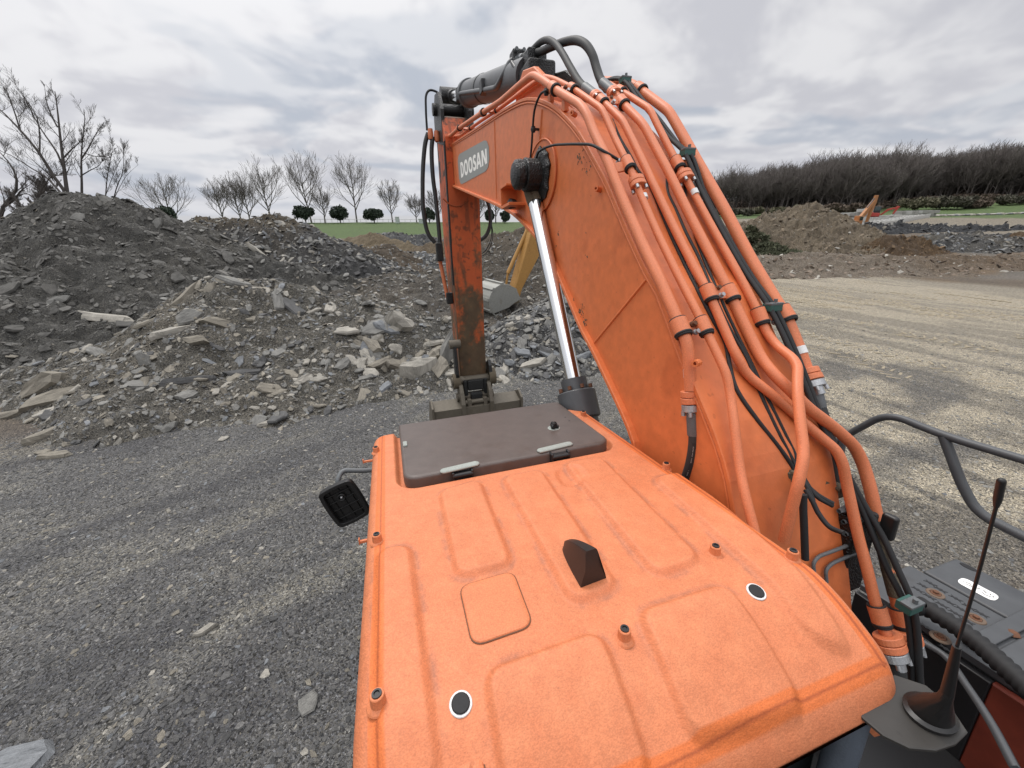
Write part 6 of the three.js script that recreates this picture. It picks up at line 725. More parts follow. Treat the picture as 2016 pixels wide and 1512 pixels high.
// the clump of bare trees behind the tall heap, drawn limb by limb
{
  const at = l => l; const base = [-31.102,4.502,-29.797]; const rel = l => l.map(p => [p[0] - base[0], p[1] - base[1], p[2] - base[2]]);
  bareTree('bare_tree', 'tallest bare tree fanning out leftwards behind the summit of the dark slate heap', base, 401, { levels: 4, kids: 8, spread: 0.75, up: 0.5, ratio: 0.42, thin: 0.42, minR: 0.0055, wob: 0.3, limbs: [
    [rel([[-31.102,4.502,-29.797],[-31.28,5.482,-30.226],[-31.458,6.855,-30.826],[-31.637,8.162,-31.397],[-31.779,9.306,-31.897],[-31.922,10.613,-32.469],[-32.1,11.757,-32.969]]), 0.13], [rel([[-31.102,4.502,-29.797],[-31.225,5.372,-29.959],[-31.646,6.316,-30.045],[-32.118,7.555,-30.259],[-33.075,8.879,-30.62],[-34.014,9.995,-30.889],[-35.377,11.088,-31.367]]), 0.12], [rel([[-31.387,6.528,-30.683],[-31.958,7.835,-31.254],[-32.742,8.881,-31.712],[-33.384,9.796,-32.112],[-33.812,10.613,-32.469],[-34.454,11.757,-32.969]]), 0.07], [rel([[-31.458,7.508,-31.112],[-30.959,7.998,-31.326],[-30.317,8.554,-31.569],[-29.96,9.306,-31.897]]), 0.05], [rel([[-31.672,5.221,-30.111],[-33.276,6.246,-31.105],[-35.065,6.97,-31.967],[-36.544,7.817,-32.338],[-38.024,8.325,-32.56]]), 0.07], [rel([[-31.922,9.469,-31.969],[-32.386,10.286,-32.326],[-32.671,11.103,-32.683],[-32.814,12.018,-33.083]]), 0.05], [rel([[-33.17,7.835,-31.254],[-33.17,9.077,-31.797],[-33.456,10.286,-32.326],[-34.882,12.083,-33.112]]), 0.05], [rel([[-34.526,9.208,-31.855],[-34.882,10.286,-32.326],[-35.596,11.92,-33.041],[-36.309,12.737,-33.398]]), 0.05]] }, bark);
  const b2 = [-31.329,4.529,-30.9], r2 = l => l.map(p => [p[0] - b2[0], p[1] - b2[1], p[2] - b2[2]]);
  bareTree('bare_tree', 'slim upright bare tree just right of the tallest one on the dark heap', b2, 402, { levels: 4, kids: 8, spread: 0.8, up: 0.5, ratio: 0.45, thin: 0.45, minR: 0.0055, limbs: [[r2([[-31.329,4.529,-30.9],[-31.329,5.783,-31.449],[-31.366,7.308,-32.116],[-31.292,8.664,-32.708],[-31.107,10.02,-33.301],[-31.181,10.867,-33.672]]), 0.085], [r2([[-31.329,6.461,-31.745],[-30.7,6.8,-31.893],[-30.034,7.139,-32.042],[-29.701,7.817,-32.338]]), 0.04], [r2([[-31.329,7.58,-32.234],[-30.811,8.325,-32.56],[-30.33,9.172,-32.931],[-29.701,10.02,-33.301]]), 0.05], [r2([[-31.329,7.986,-32.412],[-30.256,7.715,-32.293],[-29.332,7.783,-32.323],[-28.777,8.325,-32.56]]), 0.035]] }, bark);
  for (const [px, l, s, lab] of [[0, [[-29.664,4.258,-30.782],[-29.59,5.106,-31.152],[-29.48,6.292,-31.671],[-29.295,7.308,-32.116],[-29.073,8.325,-32.56],[-29.221,9.003,-32.857]], 403, 'thin crooked bare tree on the dark heap, second from the right end'], [1, [[-29.629,4.095,-31.256],[-29.517,4.888,-31.603],[-29.253,5.82,-32.01],[-28.914,6.51,-32.312],[-28.801,7.372,-32.689],[-28.839,8.407,-33.142]], 404, 'thin crooked bare tree at the right end of the clump on the dark heap'], [2, [[-33.598,4.077,-29.611],[-33.242,5.057,-30.04],[-32.814,5.809,-30.368],[-32.279,6.299,-30.583],[-31.316,6.364,-30.611]], 405, 'low bare tree arching right at the left shoulder of the dark heap']]) { const b = l[0], rl = l.map(p => [p[0] - b[0], p[1] - b[1], p[2] - b[2]]); bareTree('bare_tree', lab, b, s, { levels: 4, kids: 8, spread: 0.9, up: 0.45, ratio: 0.5, thin: 0.5, minR: 0.0055, limbs: [[rl, 0.045], [[rl[1], [rl[2][0] + 0.9, rl[2][1] + 0.6, rl[2][2]], [rl[3][0] + 1.5, rl[3][1] + 0.7, rl[3][2]]], 0.022]] }, bark); }
  const b5 = [-32.148,3.314,-26.003], r5 = l => l.map(p => [p[0] - b5[0], p[1] - b5[1], p[2] - b5[2]]);
  bareTree('bare_tree', 'dark bare tree with thick low limbs cut by the left edge of the view', b5, 406, { levels: 4, kids: 8, spread: 0.9, up: 0.35, ratio: 0.45, thin: 0.42, minR: 0.006, limbs: [[r5([[-32.148,2.443,-25.622],[-31.958,3.605,-26.13],[-31.641,4.476,-26.512],[-31.007,5.057,-26.766],[-30.911,5.783,-27.083],[-31.165,6.51,-27.401],[-31.958,7.381,-27.782]]), 0.13], [r5([[-31.799,4.244,-26.41],[-31.165,4.621,-26.575],[-30.531,5.29,-26.867],[-30.119,5.493,-26.956]]), 0.08], [r5([[-31.894,4.04,-26.321],[-31.007,4.825,-26.664],[-30.214,4.999,-26.74],[-29.738,4.621,-26.575]]), 0.05], [r5([[-32.148,3.314,-26.003],[-32.909,4.476,-26.512],[-33.543,5.929,-27.147]]), 0.1]] }, bark);
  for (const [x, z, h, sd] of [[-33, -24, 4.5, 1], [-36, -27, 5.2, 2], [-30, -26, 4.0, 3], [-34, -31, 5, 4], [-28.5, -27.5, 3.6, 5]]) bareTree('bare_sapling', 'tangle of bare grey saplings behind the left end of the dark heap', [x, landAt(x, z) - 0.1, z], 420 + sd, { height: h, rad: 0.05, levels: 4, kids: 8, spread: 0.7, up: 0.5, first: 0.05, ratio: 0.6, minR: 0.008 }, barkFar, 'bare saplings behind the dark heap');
}
// row of trees and clipped evergreens along the skyline of the field
function placeFar(px, dist) { const az = Math.atan2((px[0]), 1); return az; }
for (const [p, h, w, sd, lab, extra] of [
  [[-87.979,.482,-107.713], 11.0, 1.15, 501, 'broad round bare tree alone on the skyline, left of the others', { first: 0.08, spread: 0.85, rad: 0.22 }],
  [[-83.001,-.317,-120.46], 11.5, 0.75, 502, 'leftmost of three slender bare trees behind the brown heap', {}], [[-77.971,-.317,-120.46], 12.2, 0.7, 503, 'middle one of three slender bare trees behind the brown heap', {}], [[-75.604,-.317,-120.46], 12.2, 0.7, 504, 'right hand one of three slender bare trees behind the brown heap', {}],
  [[-66.911,.743,-116.558], 14.5, 0.85, 505, 'large bare tree above the crest of the brown heap', {}], [[-53.717,-.026,-111.856], 15.0, 0.85, 506, 'large bare tree rising behind a dark evergreen', {}], [[-47.382,.785,-105.662], 7.8, 0.8, 507, 'small bare tree in front of a large one, left of the clipped evergreens', {}],
  [[-42.568,1.056,-114.512], 14.6, 0.75, 508, 'tall pointed bare tree between two clipped evergreens', { rad: 0.24 }], [[-32.148,1.358,-112.462], 9.6, 0.7, 509, 'small upright bare tree right of the second clipped evergreen', {}], [[-25.691,1.736,-112.627], 6.6, 0.9, 510, 'small bare tree with a forked crown near the white box', {}],
  [[-20.058,1.862,-112.682], 7.5, 0.8, 511, 'small bare tree behind the hoses left of the arm', {}], [[-8.793,1.862,-112.682], 6.6, 0.8, 512, 'bare tree seen under the boom, close right of the arm', {}], [[-4.396,1.862,-112.682], 7.6, 0.8, 513, 'bare tree seen under the boom, by the hanging hose', {}],
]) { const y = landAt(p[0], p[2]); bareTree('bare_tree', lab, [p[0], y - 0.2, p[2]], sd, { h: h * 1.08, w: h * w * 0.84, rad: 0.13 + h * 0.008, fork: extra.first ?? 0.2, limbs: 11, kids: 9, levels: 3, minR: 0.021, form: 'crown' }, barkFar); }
function leafBlob(seed, lumps, n, size, long = 1.6) { const R = rng(seed), pos = [], a = V(), b = V(), c = V(); for (let i = 0; i < n; i++) { const l = lumps[R() * lumps.length | 0], d = V(R() - 0.5, R() - 0.5, R() - 0.5).normalize().multiplyScalar(Math.pow(R(), 0.35)); const p = V(l[0] + d.x * l[3], Math.max(0.02, l[1] + d.y * l[4]), l[2] + d.z * l[3]); const u = V(R() - 0.5, R() - 0.2, R() - 0.5).normalize(), v = V(R() - 0.5, R() - 0.5, R() - 0.5).cross(u).normalize(), s = size * (0.6 + R() * 0.8); a.copy(p).addScaledVector(u, s * long * 0.5); b.copy(p).addScaledVector(v, s * 0.5); c.copy(p).addScaledVector(v, -s * 0.5); const e = p.clone().addScaledVector(u, -s * long * 0.5); pos.push(a.x, a.y, a.z, b.x, b.y, b.z, c.x, c.y, c.z, b.x, b.y, b.z, e.x, e.y, e.z, c.x, c.y, c.z); } return flatGeo(pos); }
const evergreen = std({ rgb: [0.030, 0.044, 0.028], roughness: 0.9 }), olive = std({ rgb: [0.135, 0.125, 0.08], roughness: 0.9 }), darkBush = std({ rgb: [0.085, 0.080, 0.058], roughness: 0.9 }), redBush = std({ rgb: [0.125, 0.095, 0.072], roughness: 0.9 }), cedar = std({ rgb: [0.085, 0.092, 0.052], roughness: 0.9 });
for (const [p, w, h, lab] of [
  [[-82.399,.743,-99.096], 5.5, 4.5, 'spreading dark evergreen at the foot of the round bare tree'], [[-51.234,1.31,-103.709], 5.4, 4.6, 'dark evergreen half hidden by the brown heap crest'], [[-44.386,1.087,-107.977], 5.0, 4.6, 'left hand one of two clipped evergreens standing on the green field'], [[-35.667,1.45,-108.136], 5.2, 4.0, 'right hand one of two clipped evergreens standing on the green field'], [[-21.828,1.775,-110.461], 3.2, 4.0, 'narrow evergreen beside the hanging hoses left of the arm'], [[-5.929,1.898,-110.515], 2.6, 3.6, 'round evergreen seen under the boom nearest the arm'], [[-1.886,2.022,-110.569], 3.0, 3.3, 'round evergreen seen under the boom nearest the chrome rod'],
]) { const y = landAt(p[0], p[2]), t = thing('evergreen_shrub', lab, 'shrub', [p[0], y, p[2]]); const R = rng(h * 1000 + w * 77 | 0), lumps = []; for (let i = 0; i < 26; i++) { const k = 0.10 + R() * 0.13; const a = R() * 6.28, q = Math.sqrt(R()), e = Math.sqrt(1 - q * q * 0.9) * (R() * 1.5 - 0.62); lumps.push([Math.cos(a) * q * w * 0.36, h * (0.50 + e * 0.36), Math.sin(a) * q * w * 0.36, w * k, h * k]); } mkRaw('foliage', leafBlob(w * 900 | 0, lumps, 2600, 0.36), evergreen, t); mkRaw('stem', segGeo([[0, -0.2, 0, 0, h * 0.4, 0, 0.16, 0.1, 0], [0, 0.3, 0, 0.5, h * 0.4, 0.1, 0.1, 0.06, 1], [0, 0.3, 0, -0.5, h * 0.4, -0.1, 0.1, 0.06, 1]]), barkFar, t); }
// white rail and small boxes on the skyline
{
  const t = thing('rail_fence', 'thin white rail fence along the crest of the green field', 'fence'); const a = [-53.897,.119,-107.554], b = [-20.058,1.862,-112.682]; for (let i = 0; i < 24; i++) { const k = i / 24, k2 = (i + 1) / 24, p = [0, 1, 2].map(j => mix(a[j], b[j], k)), q = [0, 1, 2].map(j => mix(a[j], b[j], k2)); p[1] = landAt(p[0], p[2]); q[1] = landAt(q[0], q[2]); mk('rail', cyl(V(p[0], p[1] + 0.85, p[2]), V(q[0], q[1] + 0.85, q[2]), 0.05, 0.05, 5), M.white, t); mk('post', cyl(V(p[0], p[1] - 0.2, p[2]), V(p[0], p[1] + 0.95, p[2]), 0.05, 0.05, 5), M.white, t); }
  for (const [p, w, h, lab] of [[[-29.723,1.813,-108.295], 0.9, 1.5, 'small pale utility box on the crest of the field, right of the pointed trees'], [[-23.646,1.934,-108.348], 1.0, 1.1, 'small pale utility box on the crest of the field, nearest the hoses']]) { const y = landAt(p[0], p[2]), u = thing('utility_box', lab, 'utility box', [p[0], y, p[2]]); mk('housing', new RoundedBoxGeometry(w, h, 0.7, 2, 0.05).translate(0, h / 2, 0), std({ rgb: [0.42, 0.46, 0.44], roughness: 0.7 }), u); mk('lid', new RoundedBoxGeometry(w + 0.1, 0.1, 0.8, 1, 0.03).translate(0, h + 0.05, 0), M.white, u); }
}
// the wood on the hill to the right
{
  const R = rng(900), variants = []; for (let i = 0; i < 7; i++) variants.push(segGeo(crownTree(910 + i, { h: 13.5 + (i % 4) * 1.5, w: 8 + (i % 3) * 1.6, rad: 0.19, fork: i < 5 ? 0.32 : 0.12, limbs: 7, kids: 8, levels: 3, minR: 0.032 })));
  const lists = variants.map(() => []);
  const inWood = (x, z) => { const r = Math.hypot(x, z), az = Math.atan2(x, -z); return az > 0.36 && r > (205 + 52 * sstep(0.66, 0.8, az)) + (fbm(x * 0.05, z * 0.05, 3) - 0.5) * 16; };
  let n = 0, tries = 0; while (n < 3600 && tries++ < 60000) { const az = 0.36 + R() * 0.75, r = 200 + Math.pow(R(), 1.6) * 190, x = Math.sin(az) * r, z = -Math.cos(az) * r; if (!inWood(x, z) || (az < 0.6 && R() < (az < 0.5 ? 0.8 : 0.5))) continue; if (r > 245 && az < 0.52 && R() < 0.8) continue; lists[R() * 7 | 0].push([x, landAt(x, z) - 0.3, z, (0.68 + R() * 0.36) * (0.78 + 0.5 * fbm(x * 0.03, z * 0.03, 2)) , R() * 6.28]); n++; }
  const w = new THREE.Group(); w.name = 'wood'; w.userData = { kind: 'stuff', label: 'dark leafless wood covering the hill on the right', category: 'wood' }; scene.add(w); const ax = V(0, 1, 0);
  lists.forEach((l, k) => { const im = new THREE.InstancedMesh(variants[k], barkWood, l.length); l.forEach((e, i) => im.setMatrixAt(i, m4.compose(V(e[0], e[1], e[2]), quat.setFromAxisAngle(ax, e[4]), V(e[3], e[3], e[3])))); im.castShadow = im.receiveShadow = true; im.name = 'bare_trees'; im.userData.kind = 'stuff'; w.add(im); });
  // undergrowth along its edge
  const und = leafBlob(77, [[0, 0.9, 0, 2.2, 1.1], [1.6, 0.7, 0.4, 1.6, 0.9], [-1.7, 0.8, -0.3, 1.7, 1.0]], 420, 0.42); const ul = []; for (let i = 0; i < 520; i++) { const az = 0.36 + R() * 0.8, r0 = 205 + 52 * sstep(0.66, 0.8, az), r = r0 - 4 + Math.pow(R(), 2) * 110, x = Math.sin(az) * r, z = -Math.cos(az) * r; ul.push([x, landAt(x, z), z, 0.6 + R() * 0.9, R() * 6.28]); } const um = new THREE.InstancedMesh(und, redBush, ul.length); ul.forEach((e, i) => um.setMatrixAt(i, m4.compose(V(e[0], e[1], e[2]), quat.setFromAxisAngle(ax, e[4]), V(e[3], e[3] * 0.9, e[3])))); um.name = 'undergrowth'; um.userData.kind = 'stuff'; w.add(um);
  { const p = [193.593,9.741,-166.332]; bareTree('bare_tree', 'spreading bare tree standing alone on the meadow at far right, before the wood', [p[0], landAt(p[0], p[2]) - 0.2, p[2]], 960, { height: 7.5, rad: 0.45, levels: 4, kids: 6, spread: 1.0, up: 0.25, first: 0.12, ratio: 0.7, minR: 0.03 }, bark); }
  for (const [p, wd, h, mat, lab] of [
    [[107.635,8.325,-154.799], 9, 4.5, olive, 'olive green bush at the edge of the wood above the large brown mound'], [[120.581,7.647,-154.502], 10, 4.5, redBush, 'reddish brown bush behind the concrete blocks'], [[143.025,7.018,-148.77], 9, 5.5, olive, 'rounded olive bush at the left end of the meadow hedge'], [[150.159,7.018,-148.77], 8, 5.5, darkBush, 'tall dark bush in the middle of the meadow hedge'], [[152.925,6.466,-145.255], 9, 5.5, darkBush, 'darkest bush of the meadow hedge, right of the tall one'], [[159.9,5.827,-144.975], 7, 3.5, redBush, 'low brownish bush at the right end of the meadow hedge'], [[175.125,6.528,-148.556], 8, 4.5, darkBush, 'dark bush below the lone tree'], [[182.259,6.528,-148.556], 8, 5, redBush, 'brown bush cut by the right edge of the view'], [[79.894,6.631,-154.058], 12, 3.5, darkBush, 'low dark hedge left of the large brown mound'], [[92.84,6.97,-154.206], 10, 3.5, olive, 'low olive hedge behind the left slope of the large brown mound']]) { const y = landAt(p[0], p[2]), t = thing('bush', lab, 'bush', [p[0], y, p[2]]); const R3 = rng(wd * 131 + p[0] | 0), lumps = []; for (let i = 0; i < 12; i++) lumps.push([(R3() - 0.5) * wd, h * (0.30 + R3() * 0.22), (R3() - 0.5) * wd * 0.5, wd * 0.17, h * 0.26]); mkRaw('foliage', leafBlob(p[0] | 0, lumps, 3200, 0.5, 2), mat, t); mkRaw('stems', segGeo(growTree(p[0] | 0, { height: h * 0.7, rad: 0.09, levels: 2, kids: 6, spread: 0.9, first: 0.05, minR: 0.03 })), barkFar, t); }
}
// cut cedar brush at the foot of the big brown mound
for (const [p, w, h, lab] of [[[22.304,-.507,-34.701], 4.4, 3.2, 'heap of dark green cut cedar brush at the left foot of the large brown mound'], [[23.699,-.459,-33.631], 3.0, 1.3, 'lower pile of dark green cut brush, right of the taller brush heap']]) { const y = landAt(p[0], p[2]), t = thing('cut_brush', lab, 'brush', [p[0], y, p[2] - 1]); const R = rng(w * 313 | 0), lumps = []; for (let i = 0; i < 90; i++) { const k = R(), x = (R() - 0.5) * w * 1.7; lumps.push([x, 0.12 + k * h * 0.8 * Math.max(0.12, 1 - Math.abs(x + w * 0.25) / (w * 0.95)), -k * 1.6 + (R() - 0.3) * 1.2, 0.22 + R() * 0.35, 0.14 + R() * 0.16]); } mkRaw('foliage', leafBlob(w * 99 | 0, lumps, 9000, 0.15, 3.4), cedar, t); const st = []; for (let i = 0; i < 40; i++) { const l = lumps[R() * 90 | 0]; st.push([l[0] - 0.6, l[1] - 0.2, l[2], l[0] + R(), l[1] + R() * 0.4, l[2] + R() - 0.5, 0.03, 0.012, 2]); } mkRaw('stems', segGeo(st), bark, t); }
// ------------------------------------------------------------------ other machines
const yellow = std({ rgb: [0.42, 0.22, 0.055], roughness: 0.6, map: grime }), orangeFar = std({ rgb: [0.40, 0.17, 0.055], roughness: 0.6, map: grime }), redFar = std({ rgb: [0.42, 0.05, 0.035], roughness: 0.5, map: grit }), bucketGrey = std({ rgb: [0.30, 0.30, 0.275], roughness: 0.6, metalness: 0.2, map: grime });
function slabXY(pts, w, bevel = 0.01) { const g = new THREE.ExtrudeGeometry(poly(pts), { depth: w - 2 * bevel, bevelEnabled: true, bevelSize: bevel, bevelThickness: bevel, bevelSegments: 1 }); g.translate(0, 0, -w / 2 + bevel); return g; }
function tracks(t, len, w, gap, h, mat) { for (const s of [-1, 1]) { const pts = []; for (let i = 0; i <= 8; i++) { const a = -Math.PI / 2 + i / 8 * Math.PI; pts.push([len / 2 - h / 2 + Math.cos(a) * h / 2, h / 2 + Math.sin(a) * h / 2]); } for (let i = 0; i <= 8; i++) { const a = Math.PI / 2 + i / 8 * Math.PI; pts.push([-len / 2 + h / 2 + Math.cos(a) * h / 2, h / 2 + Math.sin(a) * h / 2]); } const g = slabXY(pts, w, 0.02); g.translate(0, 0, s * gap); mk('track', g, mat, t); } }
{ // yellow machine, mostly behind the boom: local x along its own reach, towards the bucket
  const tip = [.077,1.046,-14.752], top = [.818,3.494,-15.255], t = thing('excavator', 'yellow excavator behind the boom, only its arm and grey toothed bucket showing', 'excavator', [tip[0] + 5.2, landAt(tip[0] + 5.2, tip[2] - 3.5), tip[2] - 3.5]); const o = t.position; const dx = tip[0] - o.x, dz = tip[2] - o.z, ang = Math.atan2(-dz, dx); t.rotation.y = ang; const reach = Math.hypot(dx, dz);
  const toL = p => { const v = V(p).sub(o); v.applyAxisAngle(V(0, 1, 0), -ang); return v; }; const A = toL(tip), B = toL(top);
  const x = A.x, yt = B.y, yb = A.y; 
  mk('dipper_stick', slabXY([[B.x - 0.62, yt + 0.2], [B.x - 0.02, yt + 0.95], [B.x + 0.20, yt + 0.6], [B.x + 0.28, yt - 0.3], [A.x + 0.20, yb - 0.10], [A.x - 0.10, yb - 0.12], [A.x - 0.22, yb + 0.2], [B.x - 0.5, yt - 0.5]], 0.42, 0.02), yellow, t, 'yellow dipper stick');
  mk('ram', [cyl(V(B.x + 0.22, yt - 0.2, 0.12), V(A.x + 0.20, yb + 0.75, 0.12), 0.07, 0.07, 14), cyl(V(A.x + 0.20, yb + 0.75, 0.12), V(A.x + 0.30, yb + 0.22, 0.12), 0.04, 0.04, 12)], yellow, t); for (const d of [0, 0.06]) mk('hose', sweep(smoothPath([V(B.x + 0.2, yt - 0.1, 0.22), V(B.x - 0.1, yt - 0.55 - d * 2, 0.27), V(B.x - 0.35, yt - 0.4, 0.24)], 20), 0.022, 8), M.rubber, t);
  mk('linkage', [slabXY([[A.x + 0.30, yb + 0.35], [A.x + 0.42, yb + 0.3], [A.x + 0.52, yb - 0.22], [A.x + 0.36, yb - 0.26]], 0.5, 0.02), slabXY([[A.x - 0.15, yb + 0.1], [A.x + 0.1, yb + 0.1], [A.x + 0.25, yb - 0.35], [A.x - 0.1, yb - 0.32]], 0.40, 0.02)], M.mud, t);
  const prof = []; for (let i = 0; i <= 14; i++) { const a = mix(1.95, -1.15, i / 14); prof.push([A.x + 0.85 + Math.cos(a) * 0.60, yb - 0.10 + Math.sin(a) * 0.60]); }
  const bk = mk('bucket', slabXY(band(prof, 0.035), 1.15, 0.006), bucketGrey, t, 'grey worn bucket'); for (const s of [-0.56, 0.56]) { const g = slabXY([[A.x + 0.1, yb - 0.1], [A.x + 0.3, yb + 0.3], ...prof.slice(0, 13), [A.x + 0.62, yb - 0.35], [A.x + 0.40, yb - 0.22]], 0.04, 0.004); g.translate(0, 0, s); mk('side_plate', g, bucketGrey, bk); } const e = prof[14]; for (let i = 0; i < 6; i++) { const z = -0.5 + i * 0.2, g = slabXY([[e[0] + 0.04, e[1] + 0.08], [e[0] - 0.04, e[1] + 0.1], [e[0] - 0.10, e[1] - 0.34]], 0.10, 0.006); g.translate(0, 0, z); mk('tooth', g, bucketGrey, bk); } for (const i of [2, 5, 8, 11]) { const p = prof[i]; mk('wear_strip', new THREE.BoxGeometry(0.12, 0.11, 1.18).rotateZ(mix(1.95, -1.15, i / 14)).translate(p[0], p[1], 0), bucketGrey, bk); }
  mk('boom', slabXY([[B.x - 0.4, yt + 0.75], [B.x - 1.6, yt + 0.95], [B.x - 3.2, yt - 0.1], [0.3, 1.5], [0.0, 1.2], [0.4, 1.0], [B.x - 2.9, yt - 0.7], [B.x - 1.5, yt + 0.25], [B.x - 0.4, yt + 0.35]], 0.44, 0.02), yellow, t); mk('body', [new RoundedBoxGeometry(3.6, 1.1, 2.5, 2, 0.1).translate(-1.2, 1.65, 0)], yellow, t); const cb = mk('cab', new RoundedBoxGeometry(1.5, 1.5, 0.95, 2, 0.1).translate(0.2, 2.2, 0.75), yellow, t); mk('window', new RoundedBoxGeometry(1.2, 0.9, 0.98, 2, 0.05).translate(0.25, 2.35, 0.755), M.glass, cb); tracks(t, 4, 0.6, 1.0, 0.85, M.mud);
}
{ // orange machine far off behind the brown mound
  const foot = [54.711,1.724,-66.782], t = thing('excavator', 'far orange excavator half hidden by the large brown mound, arm folded up', 'excavator', [foot[0], landAt(foot[0], foot[2]), foot[2]], 0.42); t.scale.setScalar(0.78); 
  mk('boom', slabXY([[0.2, 1.6], [2.6, 4.1], [4.7, 6.3], [5.1, 6.2], [4.9, 5.7], [3.1, 3.3], [0.8, 1.3]], 0.5, 0.02), orangeFar, t); mk('dipper_stick', slabXY([[4.6, 6.9], [5.35, 6.95], [5.45, 5.6], [4.75, 1.9], [4.45, 1.9], [4.4, 4]], 0.42, 0.02), orangeFar, t); mk('ram', cyl(V(3.0, 4.6, 0), V(4.8, 6.6, 0), 0.1, 0.1, 10), M.darkSteel, t);
  const b = mk('bucket', slabXY(band([[4.4, 1.9], [4.95, 2.0], [5.2, 1.6], [5.0, 1.1], [4.4, 0.9]], 0.05), 1.0, 0.01), M.mud, t); mk('body', new RoundedBoxGeometry(4.0, 1.2, 2.5, 2, 0.1).translate(-1.4, 1.7, 0), orangeFar, t); const cb = mk('cab', new RoundedBoxGeometry(1.5, 1.6, 0.95, 2, 0.1).translate(-0.2, 2.3, 0.75), orangeFar, t); mk('window', new RoundedBoxGeometry(1.2, 0.9, 0.98, 2, 0.05).translate(-0.15, 2.5, 0.755), M.glass, cb); tracks(t, 4, 0.6, 1.0, 0.9, M.mud);
}
{ // small red machine among the blocks
  const p = [83.001,3.43,-95.905], t = thing('mini_excavator', 'small red excavator with a black cab among the concrete blocks', 'excavator', [p[0], landAt(p[0], p[2]), p[2]], -0.75); tracks(t, 2.4, 0.45, 0.75, 0.6, M.rubber);
  mk('body', [new RoundedBoxGeometry(2.0, 0.8, 1.6, 2, 0.12).translate(-0.3, 1.1, 0), new RoundedBoxGeometry(1.0, 0.5, 1.7, 2, 0.1).translate(-0.9, 1.4, 0)], redFar, t); const cab = mk('cab', new RoundedBoxGeometry(1.2, 1.5, 1.2, 2, 0.1).translate(0.0, 2.1, 0.1), M.black, t); mk('window', new RoundedBoxGeometry(1.0, 0.8, 1.22, 2, 0.05).translate(0.05, 2.35, 0.1), std({ rgb: [0.05, 0.07, 0.07], roughness: 0.1 }), cab);
  mk('boom', slabXY([[0.7, 1.1], [1.7, 2.3], [3.3, 2.75], [3.4, 2.5], [1.95, 2.0], [1.0, 1.0]], 0.3, 0.02), redFar, t); mk('dipper_stick', slabXY([[3.1, 2.9], [3.6, 2.8], [3.0, 1.2], [2.75, 1.25]], 0.25, 0.02), redFar, t); mk('bucket', slabXY(band([[2.7, 1.3], [3.2, 1.2], [3.1, 0.8], [2.6, 0.8]], 0.04), 0.6, 0.01), M.darkSteel, t);
}
// ------------------------------------------------------------------ concrete blocks
{
  const conc = std({ rgb: [0.34, 0.335, 0.31], roughness: 0.9, map: grit, bumpMap: gritBump, bumpScale: 0.004 }), concPale = std({ rgb: [0.50, 0.495, 0.47], roughness: 0.9, map: grit }); const R = rng(55);
  const bg = boxUV(prep(new RoundedBoxGeometry(1.55, 0.72, 0.72, 2, 0.05)));
  const put = (x, y, z, a, mat, label, group) => { const m = new THREE.Mesh(bg, mat); m.castShadow = m.receiveShadow = true; m.name = numbered('concrete_block'); m.position.set(x, y, z); m.rotation.set((R() - 0.5) * 0.03, a, (R() - 0.5) * 0.04); scene.add(m); tag(m, label, 'concrete block', group); };
  const a = [77.643,3.412,-101.354], b = [104.877,3.401,-104.624]; for (let i = 0; i < 26; i++) for (let lv = 0; lv < 3; lv++) { const k = i / 25 + (R() - 0.5) * 0.01; if ((k > 0.42 && k < 0.60) || (lv === 2 && (k < 0.1 || k > 0.45 || R() < 0.35)) || (lv === 1 && k > 0.85 && R() < 0.6)) continue; const x = mix(a[0], b[0], k), z = mix(a[2], b[2], k) + (R() - 0.5) * 0.8, y = landAt(x, z); put(x, y + 0.36 + lv * 0.73, z, -0.6 + (R() - 0.5) * 0.5, R() < 0.3 ? concPale : conc, `${['grey concrete block in the bottom', 'grey concrete block in the middle', 'grey concrete block in the top'][lv]} course of the stacked wall, ${k < 0.5 ? 'left' : 'right'} of the red machine`, `concrete blocks of the stacked wall, ${['bottom', 'middle', 'top'][lv]} course ${k < 0.5 ? 'left' : 'right'}`); }
  for (let row = 0; row < 6; row++) for (let i = 0; i < 15; i++) { const q = [[70.129,2.835,-91.279], [65.099,1.971,-75.621]], p0 = q[0], p1 = q[1]; const s0 = [96.539,3.314,-98.037]; const u = row / 5, k = i / 14; const ax = mix(p0[0], p1[0], u), az = mix(p0[2], p1[2], u); const x = mix(ax, s0[0] - (1 - u) * 2, k * (row === 5 ? 1 : 0.86)), z = mix(az, s0[2] - (1 - u) * 4, k * (row === 5 ? 1 : 0.86)); put(x, landAt(x, z) + 0.33, z, -0.35 + (R() - 0.5) * 0.08, row > 3 ? concPale : conc, `pale concrete block in the ${['farthest', 'second farthest', 'third farthest', 'third nearest', 'second nearest', 'nearest'][row]} of six rows laid out on the ground`, `concrete blocks in row ${row + 1}`); }
  // pale kerb stones along the far edge of the yard
  const e0 = [106.415,3.394,-106.803], e1 = [144.528,3.121,-113.232]; for (let i = 0; i < 34; i++) { const k = i / 33, x = mix(e0[0], e1[0], k), z = mix(e0[2], e1[2], k); const m = new THREE.Mesh(slabGeos[i % 12], slabMats[i % 3 ? 'pale' : 'blue']); m.castShadow = m.receiveShadow = true; m.name = numbered('edge_stone'); m.position.set(x, landAt(x, z) + 0.2, z); m.rotation.y = R() * 6; m.scale.set(2.2, 1.1, 1.6); scene.add(m); tag(m, 'pale stone in the line edging the far side of the yard, before the meadow', 'stone', 'pale stones edging the meadow'); }
}
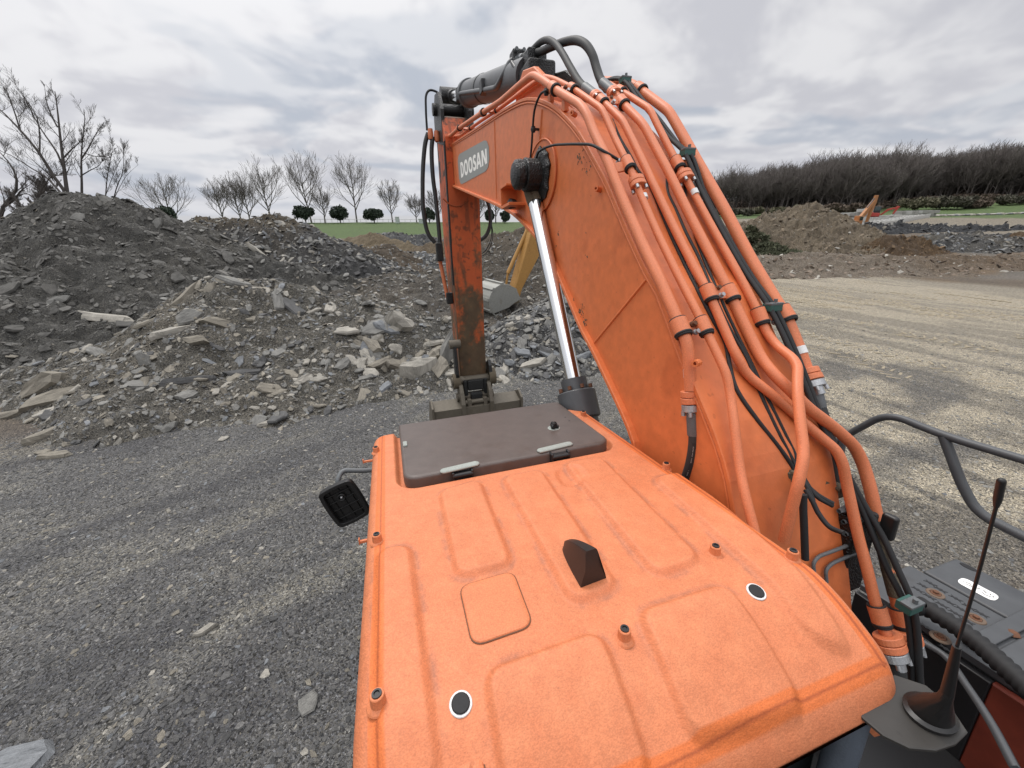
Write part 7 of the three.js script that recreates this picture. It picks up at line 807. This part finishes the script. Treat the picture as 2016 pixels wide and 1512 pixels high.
// pressed tyre marks: rows of little raised cleat prints across the yard
{
  const bar = new RoundedBoxGeometry(0.26, 0.026, 0.06, 1, 0.011), R = rng(66), l = []; const print = (x0, z0, x1, z1, w) => { const n = Math.hypot(x1 - x0, z1 - z0) / 0.26 | 0, a = Math.atan2(x1 - x0, z1 - z0); for (let i = 0; i < n; i++) { const k = i / n, b = 0.35 * Math.sin(k * 3), x = mix(x0, x1, k) + Math.cos(a) * b, z = mix(z0, z1, k) - Math.sin(a) * b; if (fbm(x * 0.5, z * 0.5, 2) < 0.46 || Math.hypot(x, z) > 36 || x < 2) continue; for (const s of [-1, 1]) { const X = x + Math.cos(a) * s * w, Z = z - Math.sin(a) * s * w; l.push([X, landAt(X, Z) + (R() - 0.6) * 0.012, Z, a + s * 0.55 + (R() - 0.5) * 0.3, 0.8 + R() * 0.4]); } } };
  const rows = []; for (let i = 0; i < 46; i++) { const cx = 6 + R() * 24, cz = -26 + R() * 12, a = 0.53 + (R() - 0.5) * 0.25, l = 4 + R() * 9; rows.push([cx - Math.sin(a) * l, cz - Math.cos(a) * l, cx + Math.sin(a) * l, cz + Math.cos(a) * l]); } for (const q of rows) print(q[0], q[1], q[2], q[3], 0.16 + R() * 0.06);
  const t1 = [[13.32,0,-18.854],[15.613,0,-14.855]], t2 = [[12.324,0,-17.146],[13.794,0,-12.75]], t3 = [[11.586,0,-15.701],[13.739,0,-13.257]], t4 = [[17.12,0,-17.683],[19.074,0,-14.088]], t5 = [[15.316,0,-13.389],[15.568,0,-11.121]], t6 = [[9.502,0,-11.621],[9.676,0,-8.454]], t7 = [[20.886,0,-18.854],[24.83,0,-17.146]]; for (const [q, w] of [[t1, 0.2], [t2, 0.2], [t3, 0.2], [t4, 0.2], [t5, 0.2], [t6, 0.2], [t7, 0.2]]) print(q[0][0], q[0][2], q[1][0], q[1][2], w);
  const im = new THREE.InstancedMesh(bar, std({ rgb: [0.46, 0.40, 0.29], roughness: 0.95, map: slateMap }), l.length); l.forEach((e, i) => im.setMatrixAt(i, m4.compose(V(e[0], e[1], e[2]), quat.setFromAxisAngle(UP, e[3]), V(e[4], 1, 1)))); im.receiveShadow = true; im.name = 'tyre_track'; im.userData = { kind: 'stuff', label: 'rows of pressed tyre cleat marks in the tan yard', category: 'tyre tracks' }; scene.add(im);
}

renderer.render(scene, camera);
